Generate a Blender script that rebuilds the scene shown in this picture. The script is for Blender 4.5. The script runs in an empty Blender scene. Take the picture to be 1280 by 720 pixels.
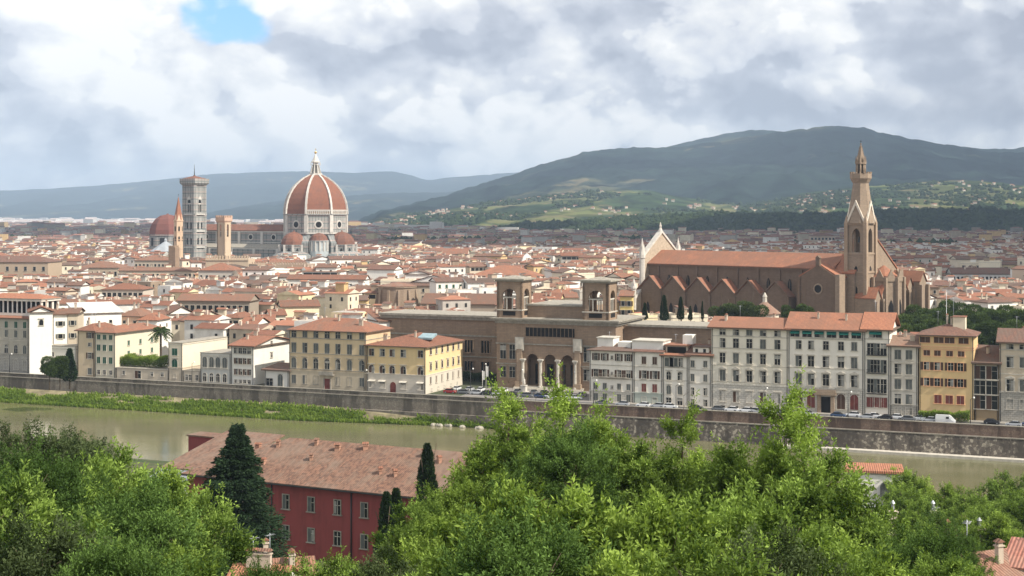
import bpy, math, random
import numpy as np
from mathutils import Matrix, Vector
R = math.radians
SC = bpy.context.scene
COL = SC.collection

# ------------------------------------------------------------------ camera, sky, sun, exposure
H = 56.0            # eye height above the streets of the city
F = 1800.0          # focal length in pixels of a 1280 wide frame
HY = 270.0          # image row of the horizon
cam_d = bpy.data.cameras.new('camera'); cam_d.sensor_width = 36.0; cam_d.lens = 36.0*F/1280.0
cam_d.shift_y = -(360.0-HY)/1280.0
cam_d.clip_start = 0.5; cam_d.clip_end = 90000
cam = bpy.data.objects.new('camera', cam_d); COL.objects.link(cam)
cam.location = (0, 0, H); cam.rotation_euler = (R(90), 0, 0)
SC.camera = cam

SUN_AZ = R(-29.0)   # direction to the sun, from +X
SUN_EL = R(44.0)
S = Vector((math.cos(SUN_AZ)*math.cos(SUN_EL), math.sin(SUN_AZ)*math.cos(SUN_EL), math.sin(SUN_EL)))
sun_d = bpy.data.lights.new('sun', 'SUN'); sun_d.energy = 5.0; sun_d.angle = R(0.6); sun_d.color = (1.0, 0.94, 0.84)
sun = bpy.data.objects.new('sun', sun_d); COL.objects.link(sun)
sun.rotation_euler = S.to_track_quat('Z', 'Y').to_euler()
SC.view_settings.view_transform = 'Standard'; SC.view_settings.look = 'None'
SC.view_settings.gamma = 1.0; SC.view_settings.exposure = 0.50
SC.view_settings.use_curve_mapping = False
SC.render.engine = 'CYCLES'
SC.cycles.volume_bounces = 0; SC.cycles.max_bounces = 5; SC.cycles.diffuse_bounces = 3
SC.cycles.use_denoising = True
SC.cycles.transparent_max_bounces = 4

class NT:
    """small helper to write node trees tersely"""
    def __init__(s, nt): s.nt = nt; s.n = nt.nodes; s.l = nt.links
    def put(s, sock, v):
        if isinstance(v, bpy.types.NodeSocket): s.l.new(v, sock)
        elif v is not None:
            if hasattr(sock, 'default_value'):
                if isinstance(v, (tuple, list)) and len(v) == 3 and sock.type == 'RGBA': v = (*v, 1)
                sock.default_value = v
    def node(s, t, ins=None, **kw):
        n = s.n.new(t)
        for k, v in kw.items(): setattr(n, k, v)
        for k, v in (ins or {}).items(): s.put(n.inputs[k], v)
        return n
    def m(s, op, a, b=None, c=None, clamp=False):
        n = s.node('ShaderNodeMath', operation=op, use_clamp=clamp); s.put(n.inputs[0], a)
        if b is not None: s.put(n.inputs[1], b)
        if c is not None: s.put(n.inputs[2], c)
        return n.outputs[0]
    def v(s, op, a, b=None):
        n = s.node('ShaderNodeVectorMath', operation=op); s.put(n.inputs[0], a)
        if b is not None: s.put(n.inputs[1], b)
        return n.outputs['Value'] if op in ('LENGTH', 'DOT_PRODUCT', 'DISTANCE') else n.outputs[0]
    def mix(s, f, a, b, bt='MIX'):
        n = s.node('ShaderNodeMix', data_type='RGBA', blend_type=bt); s.put(n.inputs[0], f); s.put(n.inputs[6], a); s.put(n.inputs[7], b)
        return n.outputs[2]
    def ss(s, x, a, b, lo=0.0, hi=1.0):
        n = s.node('ShaderNodeMapRange', interpolation_type='SMOOTHSTEP'); s.put(n.inputs[0], x)
        n.inputs[1].default_value = a; n.inputs[2].default_value = b; n.inputs[3].default_value = lo; n.inputs[4].default_value = hi
        return n.outputs[0]
    def noise(s, vec, scale, detail=4, rough=0.55, dist=0.0):
        n = s.node('ShaderNodeTexNoise', {'Scale': scale, 'Detail': detail, 'Roughness': rough, 'Distortion': dist})
        if vec is not None: s.put(n.inputs['Vector'], vec)
        return n.outputs[0]

def build_world():
    w = bpy.data.worlds.new("World"); SC.world = w; w.use_nodes = True
    t = NT(w.node_tree); t.n.clear()
    out = t.node('ShaderNodeOutputWorld'); bg = t.node('ShaderNodeBackground'); bg.inputs[1].default_value = 0.1
    t.l.new(bg.outputs[0], out.inputs[0])
    sky = t.node('ShaderNodeTexSky', sky_type='NISHITA', sun_disc=False, sun_elevation=SUN_EL, sun_rotation=math.pi/2-SUN_AZ)
    D = t.node('ShaderNodeTexCoord').outputs['Generated']
    D = t.v('NORMALIZE', D)
    sx = t.node('ShaderNodeSeparateXYZ', {0: D}); X, Y, Z = sx.outputs
    p = t.v('MULTIPLY', D, (1.0, 1.0, 1.45))
    warp = t.node('ShaderNodeTexNoise', {'Vector': p, 'Scale': 8.0, 'Detail': 2.0})
    pw = t.v('ADD', p, t.v('MULTIPLY', t.v('SUBTRACT', warp.outputs['Color'], (0.5, 0.5, 0.5)), (0.035, 0.035, 0.03)))
    def dens(vec):
        a = t.noise(vec, 6.0, 7, 0.54)
        vo = t.node('ShaderNodeTexVoronoi', {'Vector': vec, 'Scale': 13.0, 'Detail': 2.0, 'Roughness': 0.5, 'Lacunarity': 2.4}, feature='F1', normalize=True)
        b = t.m('SUBTRACT', 1.0, vo.outputs['Distance'])
        return a, b
    a0, b0 = dens(pw)
    a1, b1 = dens(t.v('ADD', pw, (0.012, -0.002, 0.022)))
    lita = t.m('SUBTRACT', a0, a1); litb = t.m('SUBTRACT', b0, b1)
    d0 = t.m('ADD', t.m('MULTIPLY', a0, 0.7), t.m('MULTIPLY', b0, 0.3))
    fine = a0
    big = t.noise(t.v('ADD', p, (3.1, 0.7, 1.9)), 4.2, 3, 0.55)
    def spot(px, py, rx, ry):
        u = (px-640)/F; v = (HY-py)/F; d = Vector((u, 1, v)).normalized()
        q = t.v('MULTIPLY', t.v('SUBTRACT', D, tuple(d)), (F/rx, F/rx, F/ry))
        return t.ss(t.v('LENGTH', q), 0.15, 1.0, 1.0, 0.0)
    # light and dark banks of cloud, each a soft patch of sky
    puff = t.m('ADD', 0.35, t.m('MULTIPLY', t.ss(big, .42, .6), .65))
    lum = t.m('ADD', 0.67, t.m('MULTIPLY', t.m('SUBTRACT', big, 0.5), 0.8))
    lum = t.m('ADD', lum, t.m('MULTIPLY', lita, 4.6))
    lum = t.m('ADD', lum, t.m('MULTIPLY', t.m('MULTIPLY', litb, puff), 2.3))
    lum = t.m('ADD', lum, t.m('MULTIPLY', t.m('SUBTRACT', a0, 0.5), 1.0))
    ed = t.m('ADD', t.m('MULTIPLY', a0, 0.55), t.m('MULTIPLY', b0, 0.45))
    lum = t.m('ADD', lum, t.m('ADD', t.ss(ed, .572, .590, -.14, .12), t.m('ADD', t.ss(ed, .640, .655, 0.0, .15), t.ss(ed, .505, .520, -.12, 0.0))))
    for (px, py, rx, ry, a) in [(190, 40, 120, 90, .34), (300, 110, 170, 80, .34), (90, 100, 150, 90, .22), (880, 40, 130, 80, .28), (760, 60, 120, 70, .22),
                                (1215, 50, 70, 60, .36), (330, 190, 180, 40, .12), (650, 180, 190, 45, .20), (1150, 150, 120, 30, .12), (20, 190, 150, 30, .1),
                                (540, 30, 190, 62, -.34), (590, 150, 260, 45, -.2), (1090, 90, 120, 90, -.26), (1270, 20, 60, 60, -.20), (950, 140, 180, 40, -.18),
                                (60, 150, 190, 30, -.16), (30, 30, 70, 50, -.14), (700, 110, 160, 40, -.1), (1000, 130, 500, 60, -.1)]:
        lum = t.m('ADD', lum, t.m('MULTIPLY', spot(px, py, rx, ry), a*(.45 if a > 0 else .85)))
    low = t.ss(Z, 0.0, 0.055, 1.0, 0.0)
    lum = t.m('ADD', t.m('MULTIPLY', lum, t.m('SUBTRACT', 1.0, t.m('MULTIPLY', low, 0.30))), t.m('MULTIPLY', low, 0.20))
    lum = t.m('ADD', 0.60, t.m('MULTIPLY', t.m('SUBTRACT', lum, 0.66), 0.74))
    lum = t.m('ADD', lum, t.m('MULTIPLY', t.m('SUBTRACT', b0, 0.66), 0.35))
    lum = t.m('MAXIMUM', 0.0, t.m('MINIMUM', 1.0, lum))
    cr = t.node('ShaderNodeValToRGB', {0: lum})
    e = cr.color_ramp.elements; e[0].position = 0.05; e[0].color = (.43, .47, .555, 1); e[1].position = 1.0; e[1].color = (1.0, .995, .985, 1)
    x = e.new(0.35); x.color = (.55, .59, .67, 1)
    x = e.new(0.6); x.color = (.71, .74, .80, 1)
    x = e.new(0.82); x.color = (.86, .875, .89, 1)
    cloud = t.v('MULTIPLY', cr.outputs[0], (8.7, 8.7, 8.7))
    hole = t.m('ADD', t.m('MAXIMUM', spot(280, 18, 110, 74), spot(262, -40, 120, 80)), t.m('MULTIPLY', t.m('SUBTRACT', 0.5, a0), 3.0))
    hole = t.m('ADD', hole, t.m('MULTIPLY', t.m('SUBTRACT', 0.62, b0), 1.6))
    hole = t.m('MULTIPLY', hole, t.ss(t.m('ADD', spot(280, 18, 190, 130), spot(262, -60, 220, 150)), 0.0, 0.25))
    cov = t.ss(hole, 0.28, 0.58, 1.0, 0.0)
    skyc = t.v('ADD', t.v('MULTIPLY', sky.outputs[0], (0.7, 0.9, 1.0)), (0.5, 1.5, 3.6))
    col = t.mix(cov, skyc, cloud)
    t.l.new(col, bg.inputs[0])
build_world()

# ------------------------------------------------------------------ helpers
def px2x(px, Y): return (px-640.0)/F*Y
def zpy(py, Y): return H-(py-HY)*Y/F
def topx(X, Y): return 640+F*X/Y
def topy(Z, Y): return HY+F*(H-Z)/Y
QD = Vector((0.925, -0.380, 0)); QN = Vector((0.380, 0.925, 0)); QA = math.atan2(-0.380, 0.925)
def qY(px, C): return C/(1+0.411*(px-640)/F)          # depth of the line parallel to the quay
def qP(px, C):
    Y = qY(px, C); return Vector((px2x(px, Y), Y, 0))

def tag(o, label=None, cat=None, group=None, kind=None):
    if label: o['label'] = label
    if cat: o['category'] = cat
    if group: o['group'] = group
    if kind: o['kind'] = kind
    return o
def empty(name, loc=(0, 0, 0), rz=0.0, label=None, cat=None, group=None):
    o = bpy.data.objects.new(name, None); COL.objects.link(o); o.empty_display_size = 1
    o.location = loc; o.rotation_euler = (0, 0, rz)
    return tag(o, label, cat, group)
def link(name, me, parent=None, loc=(0, 0, 0), rz=0.0, sc=None):
    o = bpy.data.objects.new(name, me); COL.objects.link(o)
    o.location = loc; o.rotation_euler = (0, 0, rz)
    if sc: o.scale = sc
    if parent: o.parent = parent
    return o

def np_mesh(name, V, Fq, mats, mi=None, cols=None, smooth=False):
    """V (n,3), Fq (m,3|4) equal sized faces, cols (m,3) per face"""
    me = bpy.data.meshes.new(name); V = np.asarray(V, dtype=np.float32); Fq = np.asarray(Fq, dtype=np.int32)
    k = Fq.shape[1]; m = len(Fq)
    me.vertices.add(len(V)); me.vertices.foreach_set('co', V.ravel())
    me.loops.add(m*k); me.loops.foreach_set('vertex_index', Fq.ravel())
    me.polygons.add(m); me.polygons.foreach_set('loop_start', np.arange(0, m*k, k, dtype=np.int32))
    me.polygons.foreach_set('loop_total', np.full(m, k, dtype=np.int32))
    if mi is not None: me.polygons.foreach_set('material_index', np.asarray(mi, dtype=np.int32))
    me.polygons.foreach_set('use_smooth', np.full(m, smooth, dtype=bool))
    me.update(calc_edges=True)
    if cols is not None:
        a = me.attributes.new('col', 'FLOAT_COLOR', 'FACE')
        c = np.ones((m, 4), dtype=np.float32); c[:, :3] = cols; a.data.foreach_set('color', c.ravel())
    for x in mats: me.materials.append(x)
    return me

class MB:
    def __init__(s): s.V = []; s.F = []; s.mi = []; s.M = Matrix.Identity(4); s.k = 0; s.sm = []
    def at(s, x=0, y=0, z=0, rz=0.0): s.M = Matrix.Translation((x, y, z)) @ Matrix.Rotation(rz, 4, 'Z'); return s
    def add(s, vs, fs, k=None, smooth=False):
        b = len(s.V); s.V += [tuple(s.M @ Vector(v)) for v in vs]
        for f in fs: s.F.append(tuple(b+i for i in f)); s.mi.append(s.k if k is None else k); s.sm.append(smooth)
    def box(s, x0, x1, y0, y1, z0, z1, k=None):
        s.add([(x0, y0, z0), (x1, y0, z0), (x1, y1, z0), (x0, y1, z0), (x0, y0, z1), (x1, y0, z1), (x1, y1, z1), (x0, y1, z1)],
              [(0, 3, 2, 1), (4, 5, 6, 7), (0, 1, 5, 4), (1, 2, 6, 5), (2, 3, 7, 6), (3, 0, 4, 7)], k)
    def hexa(s, p, k=None):   # eight points, bottom four then top four
        s.add(p, [(0, 3, 2, 1), (4, 5, 6, 7), (0, 1, 5, 4), (1, 2, 6, 5), (2, 3, 7, 6), (3, 0, 4, 7)], k)
    def prism(s, poly, y0, y1, k=None):   # polygon in the x-z plane, extruded along y
        n = len(poly); v = [(a, y0, b) for a, b in poly]+[(a, y1, b) for a, b in poly]
        s.add(v, [tuple(range(n)), tuple(range(2*n-1, n-1, -1))]+[(i+n, (i+1) % n+n, (i+1) % n, i) for i in range(n)], k)
    def loft(s, prof, n=8, rot=0.0, cx=0, cy=0, k=None, cap=True, smooth=False, sq=None):
        v = []
        for (r, z) in prof:
            for i in range(n):
                a = rot+2*math.pi*i/n; v.append((cx+r*math.cos(a), cy+r*math.sin(a), z))
        f = []
        for j in range(len(prof)-1):
            for i in range(n): f.append((j*n+i, j*n+(i+1) % n, (j+1)*n+(i+1) % n, (j+1)*n+i))
        if cap: f.append(tuple(range(n-1, -1, -1))); f.append(tuple((len(prof)-1)*n+i for i in range(n)))
        s.add(v, f, k, smooth)
    def tube(s, p, q, r0, r1, n=6, k=None):
        p = Vector(p); q = Vector(q); d = (q-p).normalized(); a = d.orthogonal().normalized(); b = d.cross(a)
        v = [tuple(p+(a*math.cos(t)+b*math.sin(t))*r0) for t in [2*math.pi*i/n for i in range(n)]]
        v += [tuple(q+(a*math.cos(t)+b*math.sin(t))*r1) for t in [2*math.pi*i/n for i in range(n)]]
        s.add(v, [(i, (i+1) % n, (i+1) % n+n, i+n) for i in range(n)]+[tuple(range(n-1, -1, -1)), tuple(range(n, 2*n))], k, True)
    def archwall(s, L, T, z0, z1, ops, k=None, seg=10):
        """wall along x from 0 to L, front y=0, back y=T, with round-headed openings (cx, w, sill, spring, pointed)"""
        x = 0.0
        for (cx, w, zs, zp, pt) in sorted(ops):
            a = cx-w/2; b = cx+w/2
            if a > x: s.box(x, a, 0, T, z0, z1, k)
            if zs > z0: s.box(a, b, 0, T, z0, zs, k)
            xs = [a+(b-a)*(1-math.cos(math.pi*i/seg))/2 for i in range(seg+1)]
            def hz(xx):
                u = abs(xx-cx)/(w/2); u = min(1, u)
                if pt == 0: return zp
                if pt == 1: return zp+w/2*math.sqrt(max(0, 1-u*u))
                return zp+w*math.sqrt(max(0, 1-((1+u)/2)**2))*0.9
            for i in range(seg):
                p, q = xs[i], xs[i+1]; hp, hq = min(hz(p), z1-.01), min(hz(q), z1-.01)
                s.hexa([(p, 0, hp), (q, 0, hq), (q, T, hq), (p, T, hp), (p, 0, z1), (q, 0, z1), (q, T, z1), (p, T, z1)], k)
            x = b
        if x < L: s.box(x, L, 0, T, z0, z1, k)
    def mesh(s, name, mats):
        me = bpy.data.meshes.new(name); me.from_pydata(s.V, [], s.F)
        me.polygons.foreach_set('material_index', s.mi)
        if any(s.sm): me.polygons.foreach_set('use_smooth', s.sm)
        for m in mats: me.materials.append(m)
        me.update(); return me
    def build(s, name, mats, parent=None, loc=(0, 0, 0), rz=0.0):
        return link(name, s.mesh(name, mats if isinstance(mats, (list, tuple)) else [mats]), parent, loc, rz)

# numpy value noise
def _h(ix, iy, seed):
    n = (ix.astype(np.int64)*374761393+iy.astype(np.int64)*668265263+seed*1442695041) & 0x7fffffff
    n = ((n ^ (n >> 13))*1274126177) & 0x7fffffff
    return ((n ^ (n >> 16)) & 0xffff)/65535.0
def vnoise(x, y, seed=0):
    x = np.asarray(x, float); y = np.asarray(y, float)
    ix = np.floor(x); iy = np.floor(y); fx = x-ix; fy = y-iy; ux = fx*fx*(3-2*fx); uy = fy*fy*(3-2*fy)
    a = _h(ix, iy, seed); b = _h(ix+1, iy, seed); c = _h(ix, iy+1, seed); d = _h(ix+1, iy+1, seed)
    return (a*(1-ux)+b*ux)*(1-uy)+(c*(1-ux)+d*ux)*uy
def fbm(x, y, seed=0, o=5):
    s = 0; a = 0.5; t = 0
    for i in range(o): s = s+a*vnoise(np.asarray(x)*2**i, np.asarray(y)*2**i, seed+i*7); t += a; a *= 0.5
    return s/t

# ------------------------------------------------------------------ materials
def new_mat(name):
    m = bpy.data.materials.new(name); m.use_nodes = True; t = NT(m.node_tree)
    b = t.n['Principled BSDF']; b.inputs['Roughness'].default_value = 0.85; b.inputs['Specular IOR Level'].default_value = 0.25
    return m, t, b
def objc(t): return t.node('ShaderNodeTexCoord').outputs['Object']
def geo(t): return t.node('ShaderNodeNewGeometry').outputs['Position']
_pl = {}
def plaster(c, dirt=0.35, name='plaster'):
    key = (tuple(c), dirt, name)
    if key in _pl: return _pl[key]
    m, t, b = new_mat(name); P = geo(t)
    n = t.noise(P, 0.25, 5, 0.6); st = t.noise(t.v('MULTIPLY', P, (1.3, 1.3, 0.12)), 1.0, 4, 0.6)
    rnd = t.node('ShaderNodeObjectInfo').outputs['Random']
    f = t.m('MULTIPLY', t.ss(t.m('ADD', t.m('MULTIPLY', n, 0.5), t.m('MULTIPLY', st, 0.5)), 0.45, 0.68), dirt)
    dark = tuple(x*0.62 for x in c)
    col = t.mix(f, tuple(c), dark)
    col = t.mix(t.m('MULTIPLY', rnd, 0.14), col, (0.45, 0.36, 0.26))
    t.put(b.inputs['Base Color'], col); _pl[key] = m; return m
def tile_mat(name, c1, c2, c3, sc=1.0, bump=True):
    m, t, b = new_mat(name); P = objc(t); G = geo(t)
    rnd = t.node('ShaderNodeObjectInfo').outputs['Random']
    cell = t.node('ShaderNodeTexVoronoi', {'Vector': t.v('MULTIPLY', P, (1/0.32, 1/0.55, 1/0.55)), 'Scale': 1.0, 'Randomness': 0.35})
    cc = t.node('ShaderNodeSeparateColor', {0: cell.outputs['Color']})
    n = t.m('ADD', t.m('MULTIPLY', t.noise(G, 0.22, 5, 0.62), .6), t.m('MULTIPLY', t.noise(t.v('MULTIPLY', P, (1.5, .16, .16)), 1.0, 4, .65), .4)); n2 = t.noise(G, 1.4, 3, 0.6)
    f = t.m('ADD', t.m('MULTIPLY', cc.outputs[0], 0.4), t.m('MULTIPLY', n2, 0.6))
    col = t.mix(t.ss(f, 0.25, 0.75), c1, c2)
    col = t.mix(t.ss(t.m('ADD', n, t.m('MULTIPLY', rnd, 0.22)), 0.5, 0.75, 0.0, 0.8), col, c3)
    w = t.m('SINE', t.m('MULTIPLY', t.node('ShaderNodeSeparateXYZ', {0: P}).outputs[0], 2*math.pi/0.34))
    col = t.mix(t.ss(w, -1.0, -0.2, 0.35, 0.0), col, (0.05, 0.02, 0.012))
    t.put(b.inputs['Base Color'], col)
    if bump:
        bp = t.node('ShaderNodeBump', {'Strength': 0.6, 'Distance': 0.06, 'Height': w}); t.l.new(bp.outputs[0], b.inputs['Normal'])
    return m
TILE = [tile_mat('roof_tile', (.28, .125, .075), (.195, .09, .058), (.17, .11, .08)),
        tile_mat('roof_tile', (.34, .15, .088), (.25, .11, .07), (.21, .13, .092)),
        tile_mat('roof_tile', (.22, .115, .08), (.155, .085, .065), (.155, .115, .09))]
TILE_ORANGE = tile_mat('roof_tile', (.42, .18, .10), (.33, .14, .085), (.25, .13, .085))
TILE_OLD = tile_mat('roof_tile', (.33, .17, .115), (.23, .115, .08), (.27, .19, .14))
def flat(name, c, rough=0.8, var=0.15, sc=1.0, metal=0.0, spec=0.25):
    m, t, b = new_mat(name)
    n = t.noise(geo(t), sc, 4, 0.6)
    t.put(b.inputs['Base Color'], t.mix(t.ss(n, 0.3, 0.7, 0, 1), tuple(x*(1-var) for x in c), tuple(min(1, x*(1+var)) for x in c)))
    b.inputs['Roughness'].default_value = rough; b.inputs['Metallic'].default_value = metal; b.inputs['Specular IOR Level'].default_value = spec
    return m
def masonry(name, c1, c2, bw=1.2, bh=0.5, mortar=(.2, .17, .14), var=0.5, ms=0.03):
    """coursed stone: courses and joints follow height and a direction along the wall"""
    m, t, b = new_mat(name); P = objc(t); s = t.node('ShaderNodeSeparateXYZ', {0: P})
    uv = t.node('ShaderNodeCombineXYZ', {0: t.m('ADD', s.outputs[0], s.outputs[1]), 1: s.outputs[2], 2: 0.0}).outputs[0]
    br = t.node('ShaderNodeTexBrick', {'Vector': uv, 'Color1': (*c1, 1), 'Color2': (*c2, 1), 'Mortar': (*mortar, 1), 'Scale': 1.0, 'Mortar Size': ms, 'Brick Width': bw, 'Row Height': bh, 'Bias': 0.0})
    n = t.noise(geo(t), 0.16, 6, 0.65); n2 = t.noise(t.v('MULTIPLY', geo(t), (1, 1, 0.15)), 0.9, 4, 0.6)
    f = t.ss(t.m('ADD', t.m('MULTIPLY', n, .55), t.m('MULTIPLY', n2, .45)), 0.38, 0.66, 0.0, var)
    t.put(b.inputs['Base Color'], t.mix(f, br.outputs[0], tuple(x*0.55 for x in c1)))
    return m
GLASS, _t, _b = new_mat('window_glass'); _b.inputs['Base Color'].default_value = (.010, .011, .012, 1); _b.inputs['Roughness'].default_value = 0.25; _b.inputs['Specular IOR Level'].default_value = 0.4
DARK = flat('dark_interior', (.014, .012, .011), 0.9)  # near-black colour stands in for the shade inside openings and loggias
STONE = flat('grey_stone', (.30, .27, .22), 0.85, 0.2, 0.8)
STONE_L = flat('light_stone', (.48, .44, .37), 0.85, 0.15, 0.8)
PIETRA = masonry('brown_sandstone', (.33, .23, .155), (.27, .19, .13), 1.4, 0.55, (.20, .155, .12))
EAVE = flat('eave_wood', (.13, .09, .065))  # brown wood, kept dark to stand in for shadow below the eaves
PIETRA_L = masonry('pale_sandstone', (.40, .295, .205), (.35, .255, .175), 1.2, 0.5, (.22, .17, .13))
SHUT = {'brown': flat('brown_shutter', (.075, .04, .025)), 'green': flat('green_shutter', (.018, .075, .045)), 'grey': flat('grey_shutter', (.10, .105, .095)), 'red': flat('red_shutter', (.16, .045, .035)), 'teal': flat('green_awning', (.01, .13, .10))}
IRON = flat('dark_iron', (.03, .03, .03), 0.5)
WHITE = flat('white_paint', (.74, .72, .67), 0.6, 0.06)
METAL = flat('grey_metal', (.35, .36, .37), 0.45, 0.1, 1.0, 0.6)
# ------------------------------------------------------------------ ground, river, quay
NQ = 399.7           # distance of the embankment wall along QN
NB = 328.0           # near bank of the river
def sn(s, n): return Vector((QD.x*s+QN.x*n, QD.y*s+QN.y*n, 0))
def hill_z(X, Y):
    r = math.hypot(X*0.55, Y)
    pts = [(-400, 54), (6, 54), (20, 49), (60, 34), (100, 22), (150, 11), (205, 2.5), (232, 0), (5000, 0)]
    for (a, za), (b, zb) in zip(pts, pts[1:]):
        if r <= b:
            u = (r-a)/(b-a); return za+(zb-za)*u
    return 0
def ground_z(X, Y):
    n = X*QN.x+Y*QN.y
    z = hill_z(X, Y)
    if n > 240: z = z*max(0, 1-(n-240)/55)+float(np.interp(n, [240, 295, 310, 322, 360], [0, -7.2, -7.4, -9.5, -9.6]))
    return z
m, t, b = new_mat('city_ground'); G = geo(t)
t.put(b.inputs['Base Color'], t.mix(t.ss(t.noise(G, 0.004, 6, 0.6), .42, .6), (.16, .135, .11), (.05, .065, .03))); M_CITY = m
m, t, b = new_mat('hillside_grass'); G = geo(t)
t.put(b.inputs['Base Color'], t.mix(t.ss(t.noise(G, 0.2, 6, 0.65), .35, .65), (.035, .06, .015), (.09, .085, .04))); M_GRASS = m
ASPH = flat('asphalt', (.11, .105, .10), 0.9, 0.2, 0.5); PAVE = flat('paving', (.27, .245, .21), 0.9, 0.15, 0.5)
# far side: flat plain of the city to the horizon
v = []; f = []
ss_ = [-30000, -6000, -1500, -600, -300, 0, 300, 600, 1500, 6000, 30000]; ns_ = [NQ, 460, 700, 1500, 4000, 10000, 24000, 45000]
for n in ns_:
    for s in ss_: v.append(tuple(sn(s, n)))
for j in range(len(ns_)-1):
    for i in range(len(ss_)-1): a = j*len(ss_)+i; f.append((a, a+1, a+1+len(ss_), a+len(ss_)))
gm = bpy.data.meshes.new('ground'); gm.from_pydata(v, [], f); gm.materials.append(M_CITY); tag(link('ground', gm), kind='structure')
# near side hillside
v = []; f = []
xs = list(range(-420, 430, 10)); ns2 = [-60+6*i for i in range(63)]+[NB-6+2*i for i in range(8)]
for n in ns2:
    for s in xs:
        p = sn(s, n); v.append((p.x, p.y, ground_z(p.x, p.y)+(fbm(p.x/14, p.y/14, 3)-.5)*1.6*(1 if n < 230 else .3)))
for j in range(len(ns2)-1):
    for i in range(len(xs)-1): a = j*len(xs)+i; f.append((a, a+1, a+1+len(xs), a+len(xs)))
gm = bpy.data.meshes.new('hillside'); gm.from_pydata(v, [], f); gm.materials.append(M_GRASS); tag(link('hillside', gm), kind='structure')
# river
WZ = -7.8
m, t, b = new_mat('river_water'); G = geo(t)
t.put(b.inputs['Base Color'], t.mix(t.ss(t.noise(t.v('MULTIPLY', G, (.5, 1.6, 1)), 0.05, 5, 0.6), .35, .65), (.13, .125, .06), (.165, .15, .08)))
b.inputs['Roughness'].default_value = 0.07; b.inputs['Specular IOR Level'].default_value = 0.5; b.inputs['IOR'].default_value = 1.33
wn = t.m('ADD', t.m('MULTIPLY', t.noise(t.v('MULTIPLY', G, (1, 2.2, 1)), 0.5, 5, 0.65), 1.0), t.noise(t.v('MULTIPLY', G, (1, 2.0, 1)), 0.08, 3, 0.5))
bp = t.node('ShaderNodeBump', {'Strength': 0.2, 'Distance': 0.16, 'Height': wn}); t.l.new(bp.outputs[0], b.inputs['Normal']); M_WATER = m
v = [tuple(sn(s, n)+Vector((0, 0, WZ))) for n in (NB-24, NQ+.6) for s in (-2500, 2500)]
gm = bpy.data.meshes.new('river'); gm.from_pydata(v, [], [(0, 1, 3, 2)]); gm.materials.append(M_WATER); tag(link('river', gm), kind='structure')
# embankment walls
def rubble(name, c1, c2, sc, light, lf):
    m, t, b = new_mat(name); G = geo(t)
    vo = t.node('ShaderNodeTexVoronoi', {'Vector': G, 'Scale': sc}); cs = t.node('ShaderNodeSeparateColor', {0: vo.outputs['Color']})
    col = t.mix(cs.outputs[0], c1, c2); col = t.mix(t.m('MULTIPLY', t.ss(cs.outputs[1], .62, .8), lf), col, light)
    n = t.noise(t.v('MULTIPLY', G, (1, 1, .25)), 0.22, 6, 0.65); z = t.node('ShaderNodeSeparateXYZ', {0: G}).outputs[2]
    col = t.mix(t.ss(n, .45, .60, 0, .85), col, tuple(x*.33 for x in c1))
    e = t.ss(t.node('ShaderNodeTexVoronoi', {'Vector': G, 'Scale': sc}, feature='DISTANCE_TO_EDGE').outputs[0], 0.0, .09, .6, 0)
    col = t.mix(e, col, tuple(x*.35 for x in c1))
    t.put(b.inputs['Base Color'], col); return m
RUB_L = rubble('grey_river_masonry', (.235, .20, .16), (.18, .155, .125), 1.6, (.28, .25, .2), .5)
RUB_R = rubble('dark_river_masonry', (.15, .125, .10), (.10, .085, .07), 1.5, (.36, .32, .25), .8)
BRICK = rubble('red_brown_parapet', (.20, .135, .105), (.165, .115, .09), 2.5, (.25, .18, .13), .6)
def quay_s(px, C=432): p = qP(px, C); return p.x*QD.x+p.y*QD.y
sA, sB, sC = quay_s(-260), quay_s(632), quay_s(1500)
def along(mb): return mb.at(QN.x*NQ, QN.y*NQ, 0, QA)
mb = along(MB()); mb.box(sA, sB, -0.5, 0.0, 0, 1.0, 0); mb.box(sA, sB, -0.6, .1, 1.0, 1.15, 1); mb.box(sA, sB, -0.9, 0, -4.5, 0, 0); mb.box(sA, sB, -2.2, -.5, -9, -4.3, 0)
mb.box(sA, sB, -1.02, -0.9, -0.3, -0.05, 1)
w = tag(empty('embankment_wall', (0, 0, 0), 0, 'long pale grey stone river wall above the grassy bank on the left', 'wall'))
mb.build('masonry', [RUB_L, STONE], w)
mb = along(MB()); mb.box(sB, sC, -0.5, 0.0, -2.2, .72, 0); mb.box(sB, sC, -0.62, .12, .72, .9, 1)
w = empty('embankment_wall', (0, 0, 0), 0, 'tall dark stone river wall with red brown parapet below the parked cars', 'wall')
mb.build('parapet', [BRICK, STONE], w)
mb = along(MB()); mb.hexa([(sB, -1.9, -9), (sC, -1.9, -9), (sC, 0, -9), (sB, 0, -9), (sB, -.75, -2.2), (sC, -.75, -2.2), (sC, 0, -2.2), (sB, 0, -2.2)], 0); mb.box(sB, sC, -0.95, -.5, -2.45, -2.15, 1)
mb.build('masonry', [RUB_R, STONE], w)
mb = along(MB()); mb.box(quay_s(980), sC, -5.2, -1.5, -9, -7.25, 0); mb.box(quay_s(980), sC, -5.3, -4.4, -9, -7.1, 0)
tag(mb.build('stone_ledge', [STONE_L]), 'pale stone ledge running along the foot of the dark river wall', 'ledge')
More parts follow.
